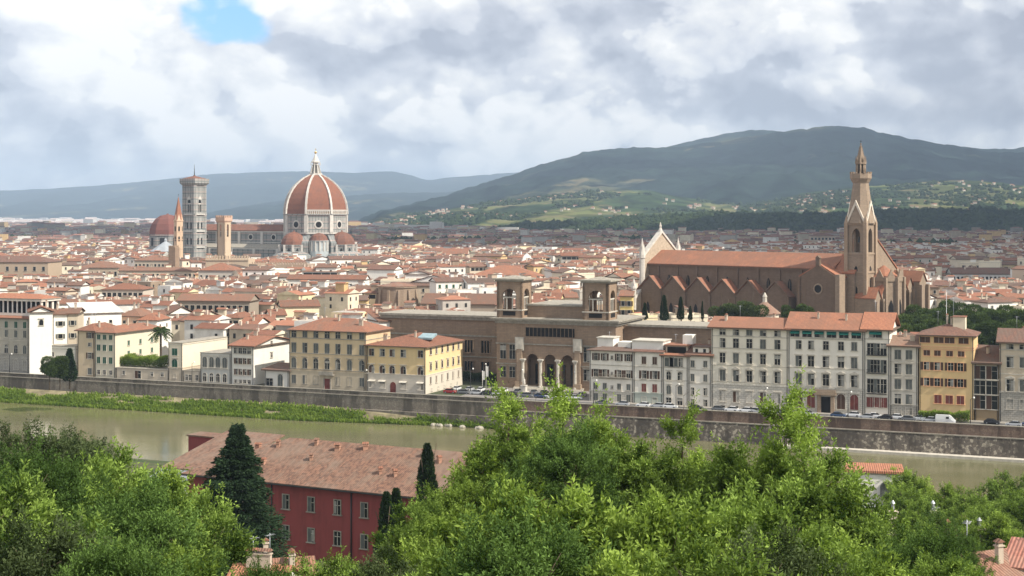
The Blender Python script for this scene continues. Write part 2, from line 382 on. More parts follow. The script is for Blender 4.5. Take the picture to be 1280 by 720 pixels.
# grassy bank under the left wall
rng = np.random.default_rng(5)
L = int((sB-sA)/2)
sv = np.linspace(sA, sB-4, L); prof = [(-2.0, -3.9), (-4, -4.6), (-6.2, -5.8), (-8.0, -7.0), (-9.8, -8.4)]
V = []
for i, s in enumerate(sv):
    k = min(1, max(.18, (sB-6-s)/60)); w_ = (fbm(s/9, 0, 4)-.5)*2.2
    for (n, z) in prof:
        p = sn(s, NQ+(n*k-1.2*(1-k))+(w_ if n < -5 else 0)); V.append((p.x, p.y, (z if k > .9 else z-1.6*(1-k)) if n > -9 else z))
Fq = [(i*5+j, (i+1)*5+j, (i+1)*5+j+1, i*5+j+1) for i in range(L-1) for j in range(4)]
M_BANK = flat('bank_earth', (.20, .17, .10), .95, .35, .3)
tag(link('river_bank', np_mesh('river_bank', V, Fq, [M_BANK])), kind='structure')
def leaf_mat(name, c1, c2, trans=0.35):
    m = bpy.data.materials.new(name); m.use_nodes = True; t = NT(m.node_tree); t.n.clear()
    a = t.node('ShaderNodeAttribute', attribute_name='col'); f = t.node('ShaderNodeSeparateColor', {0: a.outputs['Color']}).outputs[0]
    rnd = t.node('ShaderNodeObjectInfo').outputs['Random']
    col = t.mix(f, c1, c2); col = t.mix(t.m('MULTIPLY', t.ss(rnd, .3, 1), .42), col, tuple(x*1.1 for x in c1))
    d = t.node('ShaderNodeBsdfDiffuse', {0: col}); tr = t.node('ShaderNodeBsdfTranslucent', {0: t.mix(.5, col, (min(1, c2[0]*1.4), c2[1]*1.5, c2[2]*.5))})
    mx = t.node('ShaderNodeMixShader', {0: trans}); t.l.new(d.outputs[0], mx.inputs[1]); t.l.new(tr.outputs[0], mx.inputs[2])
    o = t.node('ShaderNodeOutputMaterial'); t.l.new(mx.outputs[0], o.inputs[0]); return m
M_REED = leaf_mat('bank_grass', (.07, .12, .025), (.26, .34, .06))
def blades(name, P, hgt, wid, mat, seed=1, col=None):
    r = np.random.default_rng(seed); n = len(P); a = r.uniform(0, 2*np.pi, n); h = hgt*r.uniform(.5, 1.25, n)
    dx = np.cos(a)*wid/2; dy = np.sin(a)*wid/2; lx = r.normal(0, .3, n)*h; ly = r.normal(0, .3, n)*h
    V = np.empty((n, 4, 3)); z0 = np.zeros(n)
    V[:, 0] = P+np.stack([-dx, -dy, z0], 1); V[:, 1] = P+np.stack([dx, dy, z0], 1)
    V[:, 2] = P+np.stack([lx+dx*.5, ly+dy*.5, h], 1); V[:, 3] = P+np.stack([lx-dx*.5, ly-dy*.5, h], 1)
    c = r.uniform(0, 1, n) if col is None else col
    return np_mesh(name, V.reshape(-1, 3), np.arange(4*n).reshape(-1, 4), [mat], cols=np.repeat(c[:, None], 3, 1))
n = 42000; s = rng.uniform(sA, sB-2, n); k = np.clip((sB-6-s)/60, .18, 1)
u = rng.beta(2.2, 1.3, n); pn = -2.4-u*7.8
keep = (fbm(s/11, pn/2.5, 9)+u*.25) > .50+.10*(1-k); s, pn, k, u = s[keep], pn[keep], k[keep], u[keep]
zz = np.interp(-pn, [2, 4, 6.2, 8, 9.8], [-3.9, -4.6, -5.8, -7, -8.3])-1.6*(1-k); nn = NQ+pn*k-1.2*(1-k)
P = np.stack([QD.x*s+QN.x*nn, QD.y*s+QN.y*nn, np.maximum(zz, WZ-.1)-.1], 1)
tag(link('bank_grass', blades('bank_grass', P, 1.15, .5, M_REED, 2, np.clip(fbm(s/6, pn/2, 3)*1.3-.1+rng.normal(0, .15, len(s)), 0, 1))),
    'bright green grass and reeds along the foot of the left river wall', 'grass', kind='stuff')
mb = MB(); random.seed(4)
for i in range(26):   # rocks at the water's edge, near the bend
    px = random.uniform(520, 612); q = qP(px, 432); s_ = q.x*QD.x+q.y*QD.y; p = sn(s_, NQ-2.4-random.uniform(0, 1.6))
    r = random.uniform(.35, 1.0); mb.at(p.x, p.y, WZ+random.uniform(0, .3), random.random()*3); mb.loft([(r, -.5), (r*1.1, 0), (r*.75, .45), (r*.2, .6)], 6, sq=None)
tag(mb.build('rocks', [flat('rocks', (.33, .30, .24))]), 'pale rocks at the water edge where the grassy bank ends', 'rocks', kind='stuff')
# quay road and pavements
mb = along(MB()); mb.box(sA, sC, 2.2, 9.5, -0.1, 0.004); tag(mb.build('road', [ASPH]), kind='structure')
mb = along(MB()); mb.box(sA, sC, 0.1, 2.2, -0.1, 0.13); mb.box(quay_s(728), sC, 9.5, 13.5, -.1, .13); tag(mb.build('pavement', [PAVE]), kind='structure')
mb = along(MB()); mb.box(quay_s(560), quay_s(728), 9.5, 36, -.1, .008); tag(mb.build('square', [flat('square_paving', (.23, .21, .19))]), kind='structure')

# ------------------------------------------------------------------ hills
def hill_mat(name, forest, field, fs, thr, soil=(.16, .13, .07)):
    m, t, b = new_mat(name); G = geo(t); b.inputs['Specular IOR Level'].default_value = 0.0; b.inputs['Roughness'].default_value = 1
    n = t.noise(G, fs, 7, 0.6, .3); v = t.node('ShaderNodeTexVoronoi', {'Vector': G, 'Scale': fs*6}); c = t.node('ShaderNodeSeparateColor', {0: v.outputs['Color']})
    fld = t.mix(c.outputs[0], field, soil); fld = t.mix(t.ss(c.outputs[1], .5, .7), fld, tuple(x*.5 for x in field))
    fo = t.mix(t.ss(t.noise(G, .006, 9, .72), .35, .65), tuple(x*.35 for x in forest), tuple(x*1.9 for x in forest))
    t.put(b.inputs['Base Color'], t.mix(t.ss(n, thr, thr+.05), fo, fld)); return m
def lerp_pts(pts, x): return np.interp(x, [p[0] for p in pts], [p[1] for p in pts])
HILLS = []
def ridge(name, D, pts, wf, wb, seed, amp, mat, power=1.5, Dfun=None, rows=70, x0=-420, x1=1700, step=4, freq=1.0):
    px = np.arange(x0, x1+1, step, dtype=float); zc = H+(HY-lerp_pts(pts, px))*D/F
    zc = zc+(fbm(px/9, px*0, seed)-.5)*amp*.12; T = np.concatenate([np.linspace(0, 1, rows), 1+np.linspace(.06, 1, 10)])
    PX, TT = np.meshgrid(px, T); ZC = np.broadcast_to(zc, PX.shape)
    Y = np.where(TT <= 1, D-wf*(1-TT), D+wb*(TT-1)); X = (PX-640)/F*Y
    u = np.clip(TT, 0, 1); sh = u**power*(1+.0*u)
    rg = 1-np.abs(fbm(X/(wf*.16)*freq, Y/(wf*.3)*freq, seed+3, 5)*2-1); r2 = fbm(X/(wf*.05)*freq, Y/(wf*.06)*freq, seed+9, 5)-.5
    env = np.sin(np.pi*np.clip(u, 0, 1))
    kk = np.clip(ZC/60, 0, 1); Z = ZC*sh+((rg-.62)*amp*env+r2*amp*.35*env**.6)*kk
    Z = np.where(TT > 1, ZC*(1-(TT-1))**1.3, Z)
    Z = Z-8*(1-u)**3
    V = np.stack([X, Y, Z], -1).reshape(-1, 3); nx = len(px); I = np.arange(len(T)-1)[:, None]*nx+np.arange(nx-1)[None, :]
    Fq = np.stack([I, I+1, I+1+nx, I+nx], -1).reshape(-1, 4)
    tag(link(name, np_mesh(name, V, Fq, [mat], smooth=True)), kind='structure')
    HILLS.append((name, X, Y, Z)); return X, Y, Z
FOREST = hill_mat('forest_slope', (.012, .020, .015), (.055, .07, .036), .0011, .58)
MIXED = hill_mat('farmed_slope', (.028, .045, .016), (.15, .17, .055), .0026, .50)
ridge('far_mountains', 19000, [(-420, 252), (0, 238), (60, 236), (120, 232), (200, 225), (260, 218), (330, 215), (400, 214), (440, 216), (490, 214), (515, 219), (535, 226), (560, 222), (600, 219), (640, 216), (700, 212), (1700, 210)],
      6000, 2500, 11, 160, FOREST, 1.2, step=8, rows=40)
ridge('distant_ridge', 13500, [(-420, 281), (180, 279), (230, 275), (280, 262), (340, 252), (380, 248), (440, 244), (500, 241), (560, 240), (600, 236), (700, 225), (1700, 200)],
      4200, 1500, 21, 130, FOREST, 1.3, step=6, rows=40)
ridge('mountain_shoulder', 10600, [(-420, 300), (480, 300), (560, 262), (640, 225), (800, 192), (880, 172), (910, 166), (940, 162), (965, 163), (985, 166), (1040, 172), (1240, 186), (1265, 186), (1290, 182), (1400, 176), (1700, 190)],
      3200, 1300, 31, 140, FOREST, 1.3, step=5, rows=40)
ridge('mountain', 9400, [(-420, 300), (430, 282), (470, 270), (520, 255), (560, 243), (600, 230), (640, 218), (670, 208), (700, 199), (740, 188), (790, 184), (830, 184), (860, 182), (900, 176), (940, 170), (975, 165), (1010, 160), (1045, 157), (1080, 160), (1110, 168), (1150, 175), (1180, 180), (1215, 186), (1240, 190), (1262, 190), (1300, 192), (1700, 215)],
      4200, 1400, 41, 170, FOREST, 1.55, rows=90)
XE, YE, ZE = ridge('foothills', 6600, [(-420, 300), (440, 284), (480, 275), (520, 268), (560, 262), (600, 255), (640, 250), (700, 243), (760, 238), (810, 238), (850, 246), (900, 253), (940, 254), (970, 250), (1000, 242), (1060, 234), (1100, 232), (1150, 228), (1200, 225), (1250, 228), (1290, 234), (1700, 240)],
      2300, 700, 51, 46, MIXED, 1.2, rows=90, freq=.8)
XF, YF, ZF = ridge('wooded_rise', 4300, [(-420, 330), (560, 312), (620, 287), (660, 280), (720, 277), (780, 272), (840, 270), (900, 266), (960, 267), (1040, 268), (1100, 264), (1160, 262), (1220, 262), (1280, 264), (1700, 266)],
      600, 260, 61, 10, FOREST, 1.0, rows=30)

def blobs(name, C, rx, rz, mat, seed, cols=None, lump=.3):
    """many small irregular tree crowns in one mesh (a wood seen from far away)"""
    r = np.random.default_rng(seed); n = len(C)
    base = [(0, 0, 1)]
    for el in (.55, -.2):
        for i in range(6): a = i*math.pi/3+(el > 0)*.5; base.append((math.cos(a)*math.cos(el), math.sin(a)*math.cos(el), math.sin(el)))
    base = np.array(base); f = []
    for i in range(6): f.append((0, 1+i, 1+(i+1) % 6))
    for i in range(6): a, b_, c, d = 1+i, 1+(i+1) % 6, 7+i, 7+(i+1) % 6; f += [(a, c, b_), (b_, c, d)]
    f = np.array(f); V = base[None]*r.uniform(1-lump, 1+lump, (n, len(base), 1)); V = V*np.stack([rx, rx, rz], 1)[:, None]+C[:, None]
    Fq = (f[None]+np.arange(n)[:, None, None]*len(base)).reshape(-1, 3)
    c = r.uniform(0, 1, n) if cols is None else cols
    c = np.repeat(np.clip(np.repeat(c, len(f))+r.normal(0, .15, n*len(f)), 0, 1)[:, None], 3, 1)
    return np_mesh(name, V.reshape(-1, 3), Fq, [mat], cols=c)
M_WOOD = leaf_mat('far_foliage', (.018, .032, .012), (.055, .075, .025), .1)
def surf_pick(X, Y, Z, n, seed, fn):
    r = np.random.default_rng(seed); i = r.integers(0, X.shape[0]-12, n); j = r.integers(0, X.shape[1]-1, n); a = r.random(n); b_ = r.random(n)
    g = lambda A: A[i, j]*(1-a)*(1-b_)+A[i+1, j]*a*(1-b_)+A[i, j+1]*(1-a)*b_+A[i+1, j+1]*a*b_
    P = np.stack([g(X), g(Y), g(Z)], 1); px = 640+F*P[:, 0]/P[:, 1]; py = HY+F*(H-P[:, 2])/P[:, 1]
    k = fn(px, py, P) & (px > -120) & (px < 1400); return P[k]
rb = np.random.default_rng(8)
P1 = surf_pick(XE, YE, ZE, 26000, 3, lambda px, py, P: fbm(P[:, 0]/260, P[:, 1]/260, 14, 4) > .5)
P2 = surf_pick(XF, YF, ZF, 24000, 4, lambda px, py, P: (fbm(P[:, 0]/120, P[:, 1]/120, 15, 4) > .36) & (px > 600))
P = np.concatenate([P1, P2]); r_ = rb.uniform(5, 11, len(P))
tag(link('hill_woods', blobs('hill_woods', P, r_, r_*rb.uniform(.7, 1.5, len(P)), M_WOOD, 2)), 'dark woods and scattered trees over the green hills', 'woods', kind='stuff')

# ------------------------------------------------------------------ haze and the clouds that shade the plain
hz = MB(); hz.box(-13000, 13000, -400, 24500, -11, 820)
m = bpy.data.materials.new('haze'); m.use_nodes = True; t = NT(m.node_tree); t.n.clear()
vol = t.node('ShaderNodeVolumePrincipled', {'Color': (.62, .79, 1.0), 'Density': 0.000064, 'Anisotropy': 0.0, 'Density Attribute': '', 'Temperature Attribute': ''}); o = t.node('ShaderNodeOutputMaterial'); t.l.new(vol.outputs[0], o.inputs['Volume'])
tag(hz.build('haze', [m]), 'pale blue haze over the plain and mountains', 'haze', kind='stuff')
m, t, b = new_mat('cloud_white'); b.inputs['Base Color'].default_value = (.85, .87, .9, 1); b.inputs['Roughness'].default_value = 1; M_CLOUD = m
def cloud(poly_blobs, z, seed):
    r = np.random.default_rng(seed); C = []; RX = []; RZ = []
    for (x, y, rx, ry) in poly_blobs:
        k = int(7+rx*ry/4500)
        for i in range(k):
            a = r.uniform(0, 2*np.pi); q = math.sqrt(r.random()); C.append((x+rx*q*math.cos(a), y+ry*q*math.sin(a), z+r.uniform(0, 60))); RX.append(r.uniform(.16, .3)*min(rx, ry)+60); RZ.append(r.uniform(60, 140))
    C = np.array(C); me = blobs('cloud', C, np.array(RX), np.array(RZ), M_CLOUD, seed, lump=.2)
    tag(link('cloud', me), kind='structure')
def shade(list_, z, seed):
    """clouds placed so that their shadows fall on the listed ground patches (x, y, rx, ry)"""
    off = z/math.tan(SUN_EL); cloud([(x+off*math.cos(SUN_AZ), y+off*math.sin(SUN_AZ), rx, ry) for (x, y, rx, ry) in list_], z, seed)
shade([(250, 2300, 430, 520), (900, 2600, 520, 700), (1250, 3500, 800, 700), (300, 3300, 600, 450), (620, 1800, 260, 230), (420, 1480, 150, 110), (400, 1200, 130, 140), (600, 1450, 220, 200), (40, 1850, 200, 170), (-120, 2300, 250, 350), (750, 1750, 260, 260), (900, 2150, 350, 260), (330, 1080, 70, 60)], 1300, 1)
shade([(-1000, 4200, 650, 1000), (-700, 3100, 380, 420), (-300, 4300, 420, 500)], 1700, 2)
shade([(1300, 8600, 900, 500), (3100, 8600, 900, 500), (2200, 7600, 500, 300), (300, 8700, 500, 350), (2700, 9500, 1800, 350), (1900, 4700, 900, 350)], 2600, 3)
# ------------------------------------------------------------------ building kit
SKY = np.full(1700, 720.0)        # nearest-first skyline in image rows, used only to drop houses nobody could see
def proj_rect(X, Y, w, d, rz, z):
    c, s = math.cos(rz), math.sin(rz); pts = [(X+a*c-b*s, Y+a*s+b*c) for a, b in ((0, 0), (w, 0), (w, d), (0, d))]
    px = [topx(x, y) for x, y in pts]; Ys = [y for x, y in pts]
    return min(px), max(px), topy(z, sum(Ys)/4)
def seen(X, Y, w, d, rz, z):
    a, b, t = proj_rect(X, Y, w, d, rz, z); i0, i1 = int(max(0, a+200)), int(min(1699, b+200))
    if i1 <= i0: return 0
    return float(np.clip(SKY[i0:i1+1]-t, 0, 40).mean())
def reg(X, Y, w, d, rz, z):
    a, b, t = proj_rect(X, Y, w, d, rz, z); i0, i1 = int(max(0, a+200)), int(min(1699, b+200))
    SKY[i0:i1+1] = np.minimum(SKY[i0:i1+1], t)
OCC = []                          # occupied ground discs
def occupy(X, Y, w, d, rz):
    c, s = math.cos(rz), math.sin(rz); OCC.append((X+w/2*c-d/2*s, Y+w/2*s+d/2*c, rz, w/2, d/2))
_wm = {}; WRND = random.Random(3); CURT = flat('curtain', (.28, .27, .24))
def win_mesh(w, h, style, trim, shut, single):
    key = (round(w, 1), round(h, 1), style, trim.name, shut, single)
    if key in _wm: return _wm[key]
    w, h = key[0], key[1]
    mb = MB(); t = .14; pr = -.12
    if style in ('arch', 'bigarch'):
        n = 8; r = w/2
        for i in range(n):
            a, b_ = math.pi*i/n, math.pi*(i+1)/n
            p = lambda rr, q: (rr*math.cos(q), h-r+rr*math.sin(q))
            (x0, z0), (x1, z1), (x2, z2), (x3, z3) = p(r, a), p(r+.22, a), p(r+.22, b_), p(r, b_)
            mb.hexa([(x0, pr, z0), (x1, pr, z1), (x1, 0, z1), (x0, 0, z0), (x3, pr, z3), (x2, pr, z2), (x2, 0, z2), (x3, 0, z3)], 0)
        mb.box(-r-.2, -r, pr, 0, 0, h-r, 0); mb.box(r, r+.2, pr, 0, 0, h-r, 0)
        pane = [(-r, 0), (r, 0)]+[(r*math.cos(math.pi*i/8), h-r+r*math.sin(math.pi*i/8)) for i in range(9)]
    else:
        mb.box(-w/2-t, -w/2, pr, 0, 0, h, 0); mb.box(w/2, w/2+t, pr, 0, 0, h, 0); mb.box(-w/2-t, w/2+t, pr, 0, h, h+t, 0)
        pane = [(-w/2, 0), (w/2, 0), (w/2, h), (-w/2, h)]
    mb.box(-w/2-.3, w/2+.3, -.28, 0, -.18, 0, 0)
    if style == 'ped':
        mb.box(-w/2-.4, w/2+.4, -.4, 0, h+.3, h+.5, 0); mb.prism([(-w/2-.4, h+.5), (w/2+.4, h+.5), (0, h+1.05)], -.4, 0, 0)
        mb.box(-w/2-.4, -w/2-.14, -.2, 0, -.1, h+.3, 0); mb.box(w/2+.14, w/2+.4, -.2, 0, -.1, h+.3, 0)
    if style == 'arch':
        mb.box(-w/2-.35, w/2+.35, -.35, 0, h+.3, h+.48, 0)
    if style == 'head': mb.box(-w/2-.35, w/2+.35, -.35, 0, h+.25, h+.5, 0)
    if style == 'awn': mb.hexa([(-w/2-.3, -1.1, h-.25), (w/2+.3, -1.1, h-.25), (w/2+.3, 0, h+.1), (-w/2-.3, 0, h+.1), (-w/2-.3, -1.1, h-.15), (w/2+.3, -1.1, h-.15), (w/2+.3, 0, h+.25), (-w/2-.3, 0, h+.25)], 0)
    if shut:
        c, k = shut.split(':')
        if k == 'open':
            for sx in (-1, 1):
                a = sx*(w/2+.16); b_ = sx*(w/2+.16+w*.46); mb.box(min(a, b_), max(a, b_), -.1, -.02, 0, h, 1)
        if k == 'half':
            mb.box(-w/2, 0, -.1, -.02, 0, h, 1)
        if k == 'closed': mb.box(-w/2+.04, -.04, -.1, -.02, 0.02, h, 1); mb.box(.04, w/2-.04, -.1, -.02, .02, h, 1)
        if k == 'top': mb.hexa([(-w/2, -.9, h*.55), (w/2, -.9, h*.55), (w/2, -.05, h), (-w/2, -.05, h), (-w/2, -.95, h*.6), (w/2, -.95, h*.6), (w/2, -.05, h+.06), (-w/2, -.05, h+.06)], 1)
    mats = [trim, SHUT[(shut or 'brown:').split(':')[0]], GLASS]
    if single:
        mb.prism(pane, -.05, 0, 2); me = mb.mesh('window', mats); _wm[key] = (me, None)
    else:
        pb = MB(); pb.prism(pane, -.05, 0, 0); pb.box(-.05, .05, -.08, -.05, 0, h*.97, 1); pb.box(-w/2, w/2, -.08, -.05, h*.62, h*.62+.08, 1)
        pn = [pb.mesh('pane', [GLASS, STONE_L])]
        for (fx0, fx1, fz0) in ((-.5, -.18, .05), (.1, .5, .05), (-.5, .5, .58)):
            pb.box(fx0*w, fx1*w, -.07, -.05, fz0*h, h*(.93 if style not in ('arch', 'bigarch') else .8), 2); pn.append(pb.mesh('pane', [GLASS, STONE_L, CURT])); del pb.V[-8:]; del pb.F[-6:]; del pb.mi[-6:]; del pb.sm[-6:]
        _wm[key] = (mb.mesh('window', mats), pn)
    return _wm[key]
def put_window(root, x, y, z, rz, w, h, style='p', trim=None, shut=None, single=False, name='window'):
    a, b = win_mesh(w, h, style, trim or STONE_L, shut, single)
    o = link(name, a, root, (x, y, z), rz)
    if b: link('pane', b[WRND.choice((0, 0, 0, 1, 2, 3))], o)
    return o
def roof_mesh(mb, w, d, h, kind, rise, o=.7, k=0, ke=1):
    """roof over the rectangle 0..w, 0..d at height h"""
    x0, x1, y0, y1 = -o, w+o, -o, d+o; e = h-.02; tk = .28
    if kind == 'flat':
        mb.box(x0+o-.15, x1-o+.15, y0+o-.15, y1-o+.15, h, h+.25, ke); return
    mb.box(x0+.03, x1-.03, y0+.03, y1-.03, h-.02, h+tk, ke); z0 = h+tk; zt = h+tk+rise
    if kind == 'hip':
        if w >= d: i = (y1-y0)/2; a, b = (x0+i, (y0+y1)/2, zt), (x1-i, (y0+y1)/2, zt)
        else: i = (x1-x0)/2; a, b = ((x0+x1)/2, y0+i, zt), ((x0+x1)/2, y1-i, zt)
        v = [(x0, y0, z0), (x1, y0, z0), (x1, y1, z0), (x0, y1, z0), a, b]
        f = [(0, 1, 5, 4), (1, 2, 5), (2, 3, 4, 5), (3, 0, 4)] if w >= d else [(0, 1, 4), (1, 2, 5, 4), (2, 3, 5), (3, 0, 4, 5)]
        mb.add(v, f+[(3, 2, 1, 0)], k)
    elif kind == 'gable':
        m_ = (y0+y1)/2
        mb.hexa([(x0, y0, z0), (x1, y0, z0), (x1, m_, zt), (x0, m_, zt), (x0, y0, z0+.18), (x1, y0, z0+.18), (x1, m_, zt+.18), (x0, m_, zt+.18)], k)
        mb.hexa([(x0, m_, zt), (x1, m_, zt), (x1, y1, z0), (x0, y1, z0), (x0, m_, zt+.18), (x1, m_, zt+.18), (x1, y1, z0+.18), (x0, y1, z0+.18)], k)
    elif kind == 'gabley':
        m_ = (x0+x1)/2
        mb.hexa([(x0, y0, z0), (m_, y0, zt), (m_, y1, zt), (x0, y1, z0), (x0, y0, z0+.18), (m_, y0, zt+.18), (m_, y1, zt+.18), (x0, y1, z0+.18)], k)
        mb.hexa([(m_, y0, zt), (x1, y0, z0), (x1, y1, z0), (m_, y1, zt), (m_, y0, zt+.18), (x1, y0, z0+.18), (x1, y1, z0+.18), (m_, y1, zt+.18)], k)
    elif kind == 'shed':
        mb.hexa([(x0, y0, z0), (x1, y0, z0), (x1, y1, zt), (x0, y1, zt), (x0, y0, z0+.18), (x1, y0, z0+.18), (x1, y1, zt+.18), (x0, y1, zt+.18)], k)
def wall_mesh(mb, w, d, h, kind, rise, k=0):
    mb.box(0, w, 0, d, -0.3, h, k); t = h+.28
    if kind == 'gable': mb.add([(0, 0, h), (0, d, h), (0, d/2, t+rise*d/(d+1.4)), (w, 0, h), (w, d, h), (w, d/2, t+rise*d/(d+1.4))], [(0, 2, 1), (3, 4, 5)], k)
    if kind == 'gabley': mb.add([(0, 0, h), (w, 0, h), (w/2, 0, t+rise*w/(w+1.4)), (0, d, h), (w, d, h), (w/2, d, t+rise*w/(w+1.4))], [(0, 1, 2), (4, 3, 5)], k)
    if kind == 'shed': mb.add([(0, 0, h), (0, d, h), (0, d, t+rise*.93), (w, 0, h), (w, d, h), (w, d, t+rise*.93)], [(0, 2, 1), (3, 4, 5), (1, 2, 5, 4)], k)
_ch = {}
def chimney_mesh(i, mat):
    if i not in _ch:
        mb = MB(); w, h = [(0.5, 1.5), (.8, 1.3), (.45, 2.1), (1.3, 1.4)][i % 4]
        mb.box(-w/2, w/2, -.3, .3, -.9, h, 0); mb.box(-w/2-.1, w/2+.1, -.4, .4, h, h+.12, 0)
        for q in (-1, 1): mb.box(q*w*.3-.08, q*w*.3+.08, -.25, .25, h+.12, h+.4, 0)
        mb.hexa([(-w/2-.12, -.42, h+.4), (w/2+.12, -.42, h+.4), (w/2+.12, .42, h+.4), (-w/2-.12, .42, h+.4), (-w/2, -.04, h+.68), (w/2, -.04, h+.68), (w/2, .04, h+.68), (-w/2, .04, h+.68)], 1)
        _ch[i] = mb.mesh('chimney', [mat, TILE[0]])
    return _ch[i]
CHM = plaster((.5, .42, .33), .4, 'chimney_plaster')
def roof_z(w, d, h, kind, rise, x, y):
    if kind in ('gable', 'hip'): u = 1-abs(y-d/2)/(d/2+.7)
    elif kind == 'gabley': u = 1-abs(x-w/2)/(w/2+.7)
    elif kind == 'shed': u = y/d
    else: return h+.2
    if kind == 'hip': u = min(1-abs(y-d/2)/(d/2+.7), (min(x, w-x)+.7)/(d/2+.7)) if w >= d else min(1-abs(x-w/2)/(w/2+.7), (min(y, d-y)+.7)/(w/2+.7))
    return h+.4+rise*u
def add_chimneys(rf, w, d, h, kind, rise, n, rnd):
    for i in range(n):
        x = rnd.uniform(.12, .88)*w; y = rnd.uniform(.2, .8)*d
        link('chimney', chimney_mesh(rnd.randrange(4), CHM), rf, (x, y, roof_z(w, d, h, kind, rise, x, y)), rnd.choice([0, math.pi/2]))
_an = None
def antenna(rf, x, y, z, hh=2.5):
    global _an
    if _an is None:
        mb = MB(); mb.tube((0, 0, -.5), (0, 0, 3), .05, .04, 5); mb.tube((-.7, 0, 2.8), (.7, 0, 2.8), .03, .03, 4)
        for i in range(5): mb.tube((-.6+.3*i, -.35, 2.8), (-.6+.3*i, .35, 2.8), .02, .02, 4)
        _an = mb.mesh('antenna', [METAL])
    link('antenna', _an, rf, (x, y, z), 0.7, (1, 1, hh/2.5))

def palazzo(name, label, px0, px1, ytop, C, depth, wallc, rows, cols, roof='gable', rise=2.5, tile=None, base=None, band=None, trim=None, group=None, side=None, roofname='roof', cat='building', seed=1, over=.9, chim=2, dirt=.3):
    """a quay front: px0..px1 the facade's edges, ytop the row of its eave in the middle, rows of (image row, w, h, style, shutters[, cols])"""
    a = qP(px0, C); b_ = qP(px1, C); w = (b_-a).length; rnd = random.Random(seed)
    mid = (px0+px1)/2; Ym = qY(mid, C); h = zpy(ytop, Ym)
    root = empty(name, a, QA, label, cat, group); wm = plaster(wallc, dirt)
    mb = MB(); wall_mesh(mb, w, depth, h, roof, rise)
    mb.build('wall', [wm], root)
    if base:
        zb, bm = base; mb = MB(); mb.box(-.06, w+.06, -.07, depth, -.2, zpy(zb, Ym)); mb.box(-.15, w+.15, -.2, depth, zpy(zb, Ym), zpy(zb, Ym)+.3)
        mb.build('ground_floor', [bm], root)
    if band:
        mb = MB()
        for z in band: zz = zpy(z, Ym); mb.box(-.08, w+.08, -.14, .0, zz, zz+.25); mb.box(w, w+.14, 0, depth, zz, zz+.25)
        mb.build('string_course', [trim or STONE_L], root)
    rf = MB(); roof_mesh(rf, w, depth, h, roof, rise, over); r = rf.build(roofname, [tile or TILE[0], EAVE if roof != 'flat' else STONE], root)
    for xx in (.25, w-.25):
        mb = MB(); mb.tube((xx, -.12, 0), (xx, -.12, h-.1), .09, .09, 6); mb.build('downpipe', [IRON], root)
    if h > 9 and seed % 2 == 0 and roof != 'flat': antenna(r, w*.3, depth*.5, h+rise+.2, 3)
    if chim: add_chimneys(r, w, depth, h, roof, rise, chim, rnd)
    for row in rows:
        py, ww, hh, st, sh = row[:5]; cc = row[5] if len(row) > 5 else cols
        for j, px in enumerate(cc):
            q = qP(px, C); x = (q-a).length; ww_, hh_ = ww*1.14, hh*1.08; s2 = sh[(j*7+int(py)) % len(sh)] if isinstance(sh, (list, tuple)) else sh
            put_window(root, x, 0, zpy(py, Ym)-hh_/2, 0, ww_, hh_, st, trim, s2)
    if side:
        for (zc, ww, hh, st, sh, n, y0, y1) in side:
            for i in range(n):
                y = y0+(y1-y0)*(i+.5)/n; put_window(root, w, y, zc-hh/2, math.pi/2, ww, hh, st, trim, sh)
    reg(a.x, a.y, w, depth, QA, h+rise); occupy(a.x, a.y, w, depth, QA)
    return root, w, h, r

WHITEP = (.72, .68, .60); CREAM = (.72, .62, .46); BEIGE = (.52, .44, .33); GREYP = (.78, .73, .64); OCHRE = (.60, .45, .27); YEL = (.70, .52, .27); PINK = (.66, .44, .32); BRIGHT = (.80, .77, .70)
RUST = masonry('rusticated_stone', (.44, .41, .35), (.38, .35, .30), 1.1, .55, (.22, .2, .17), .4, .05)
RUSTW = masonry('rusticated_stone', (.60, .56, .48), (.54, .5, .43), 1.1, .6, (.35, .32, .27), .35, .05)
CR = 446; CL = 441
sb, sg, sy = 'brown:open', 'green:closed', 'grey:closed'
mixs = ['grey:closed', None, 'grey:half', None, None]
# right hand row, left to right
r_, w_, h_, rf_ = palazzo('palazzo', 'white four storey house with brown shutters, leftmost of the right quay row beside the portico', 737, 791.6, 439, CR, 13, GREYP,
    [(446.5, 1.0, 1.9, 'p', sb, [745, 756, 773.5, 785.5]), (467, 1.1, 2.1, 'p', sb, [745, 756, 774, 785.5]), (483, 1.0, 1.7, 'p', sy, [744.5, 756, 774, 785.5]), (497, 1.1, 2.0, 'p', sy, [745, 756, 774, 785.5]),
     (447, .5, .9, 'p', None, [765]), (467, .5, .8, 'p', None, [765]), (484, .5, .8, 'p', None, [765])], [], 'hip', 1.6, TILE[2], (490, RUSTW), [457, 474], seed=2)
mb = MB(); mb.box(3, 12, -.9, .1, zpy(472, 433)-.1, zpy(472, 433)+.15); [mb.box(3+i*.45, 3.06+i*.45, -.9, -.84, zpy(472, 433), zpy(472, 433)+1) for i in range(20)]; mb.box(3, 12, -.92, -.82, zpy(472, 433)+1, zpy(472, 433)+1.1); mb.build('balcony', [STONE], r_)
mb = MB(); mb.box(1.5, 6.5, 3, 9, h_+.3, h_+3.6, 0); mb.box(1.2, 6.8, 2.7, 9.3, h_+3.6, h_+3.85, 1); mb.box(8, 12, 3, 8, h_+.3, h_+2.6, 0); mb.build('roof_terrace', [plaster((.75, .72, .65)), STONE_L], r_)
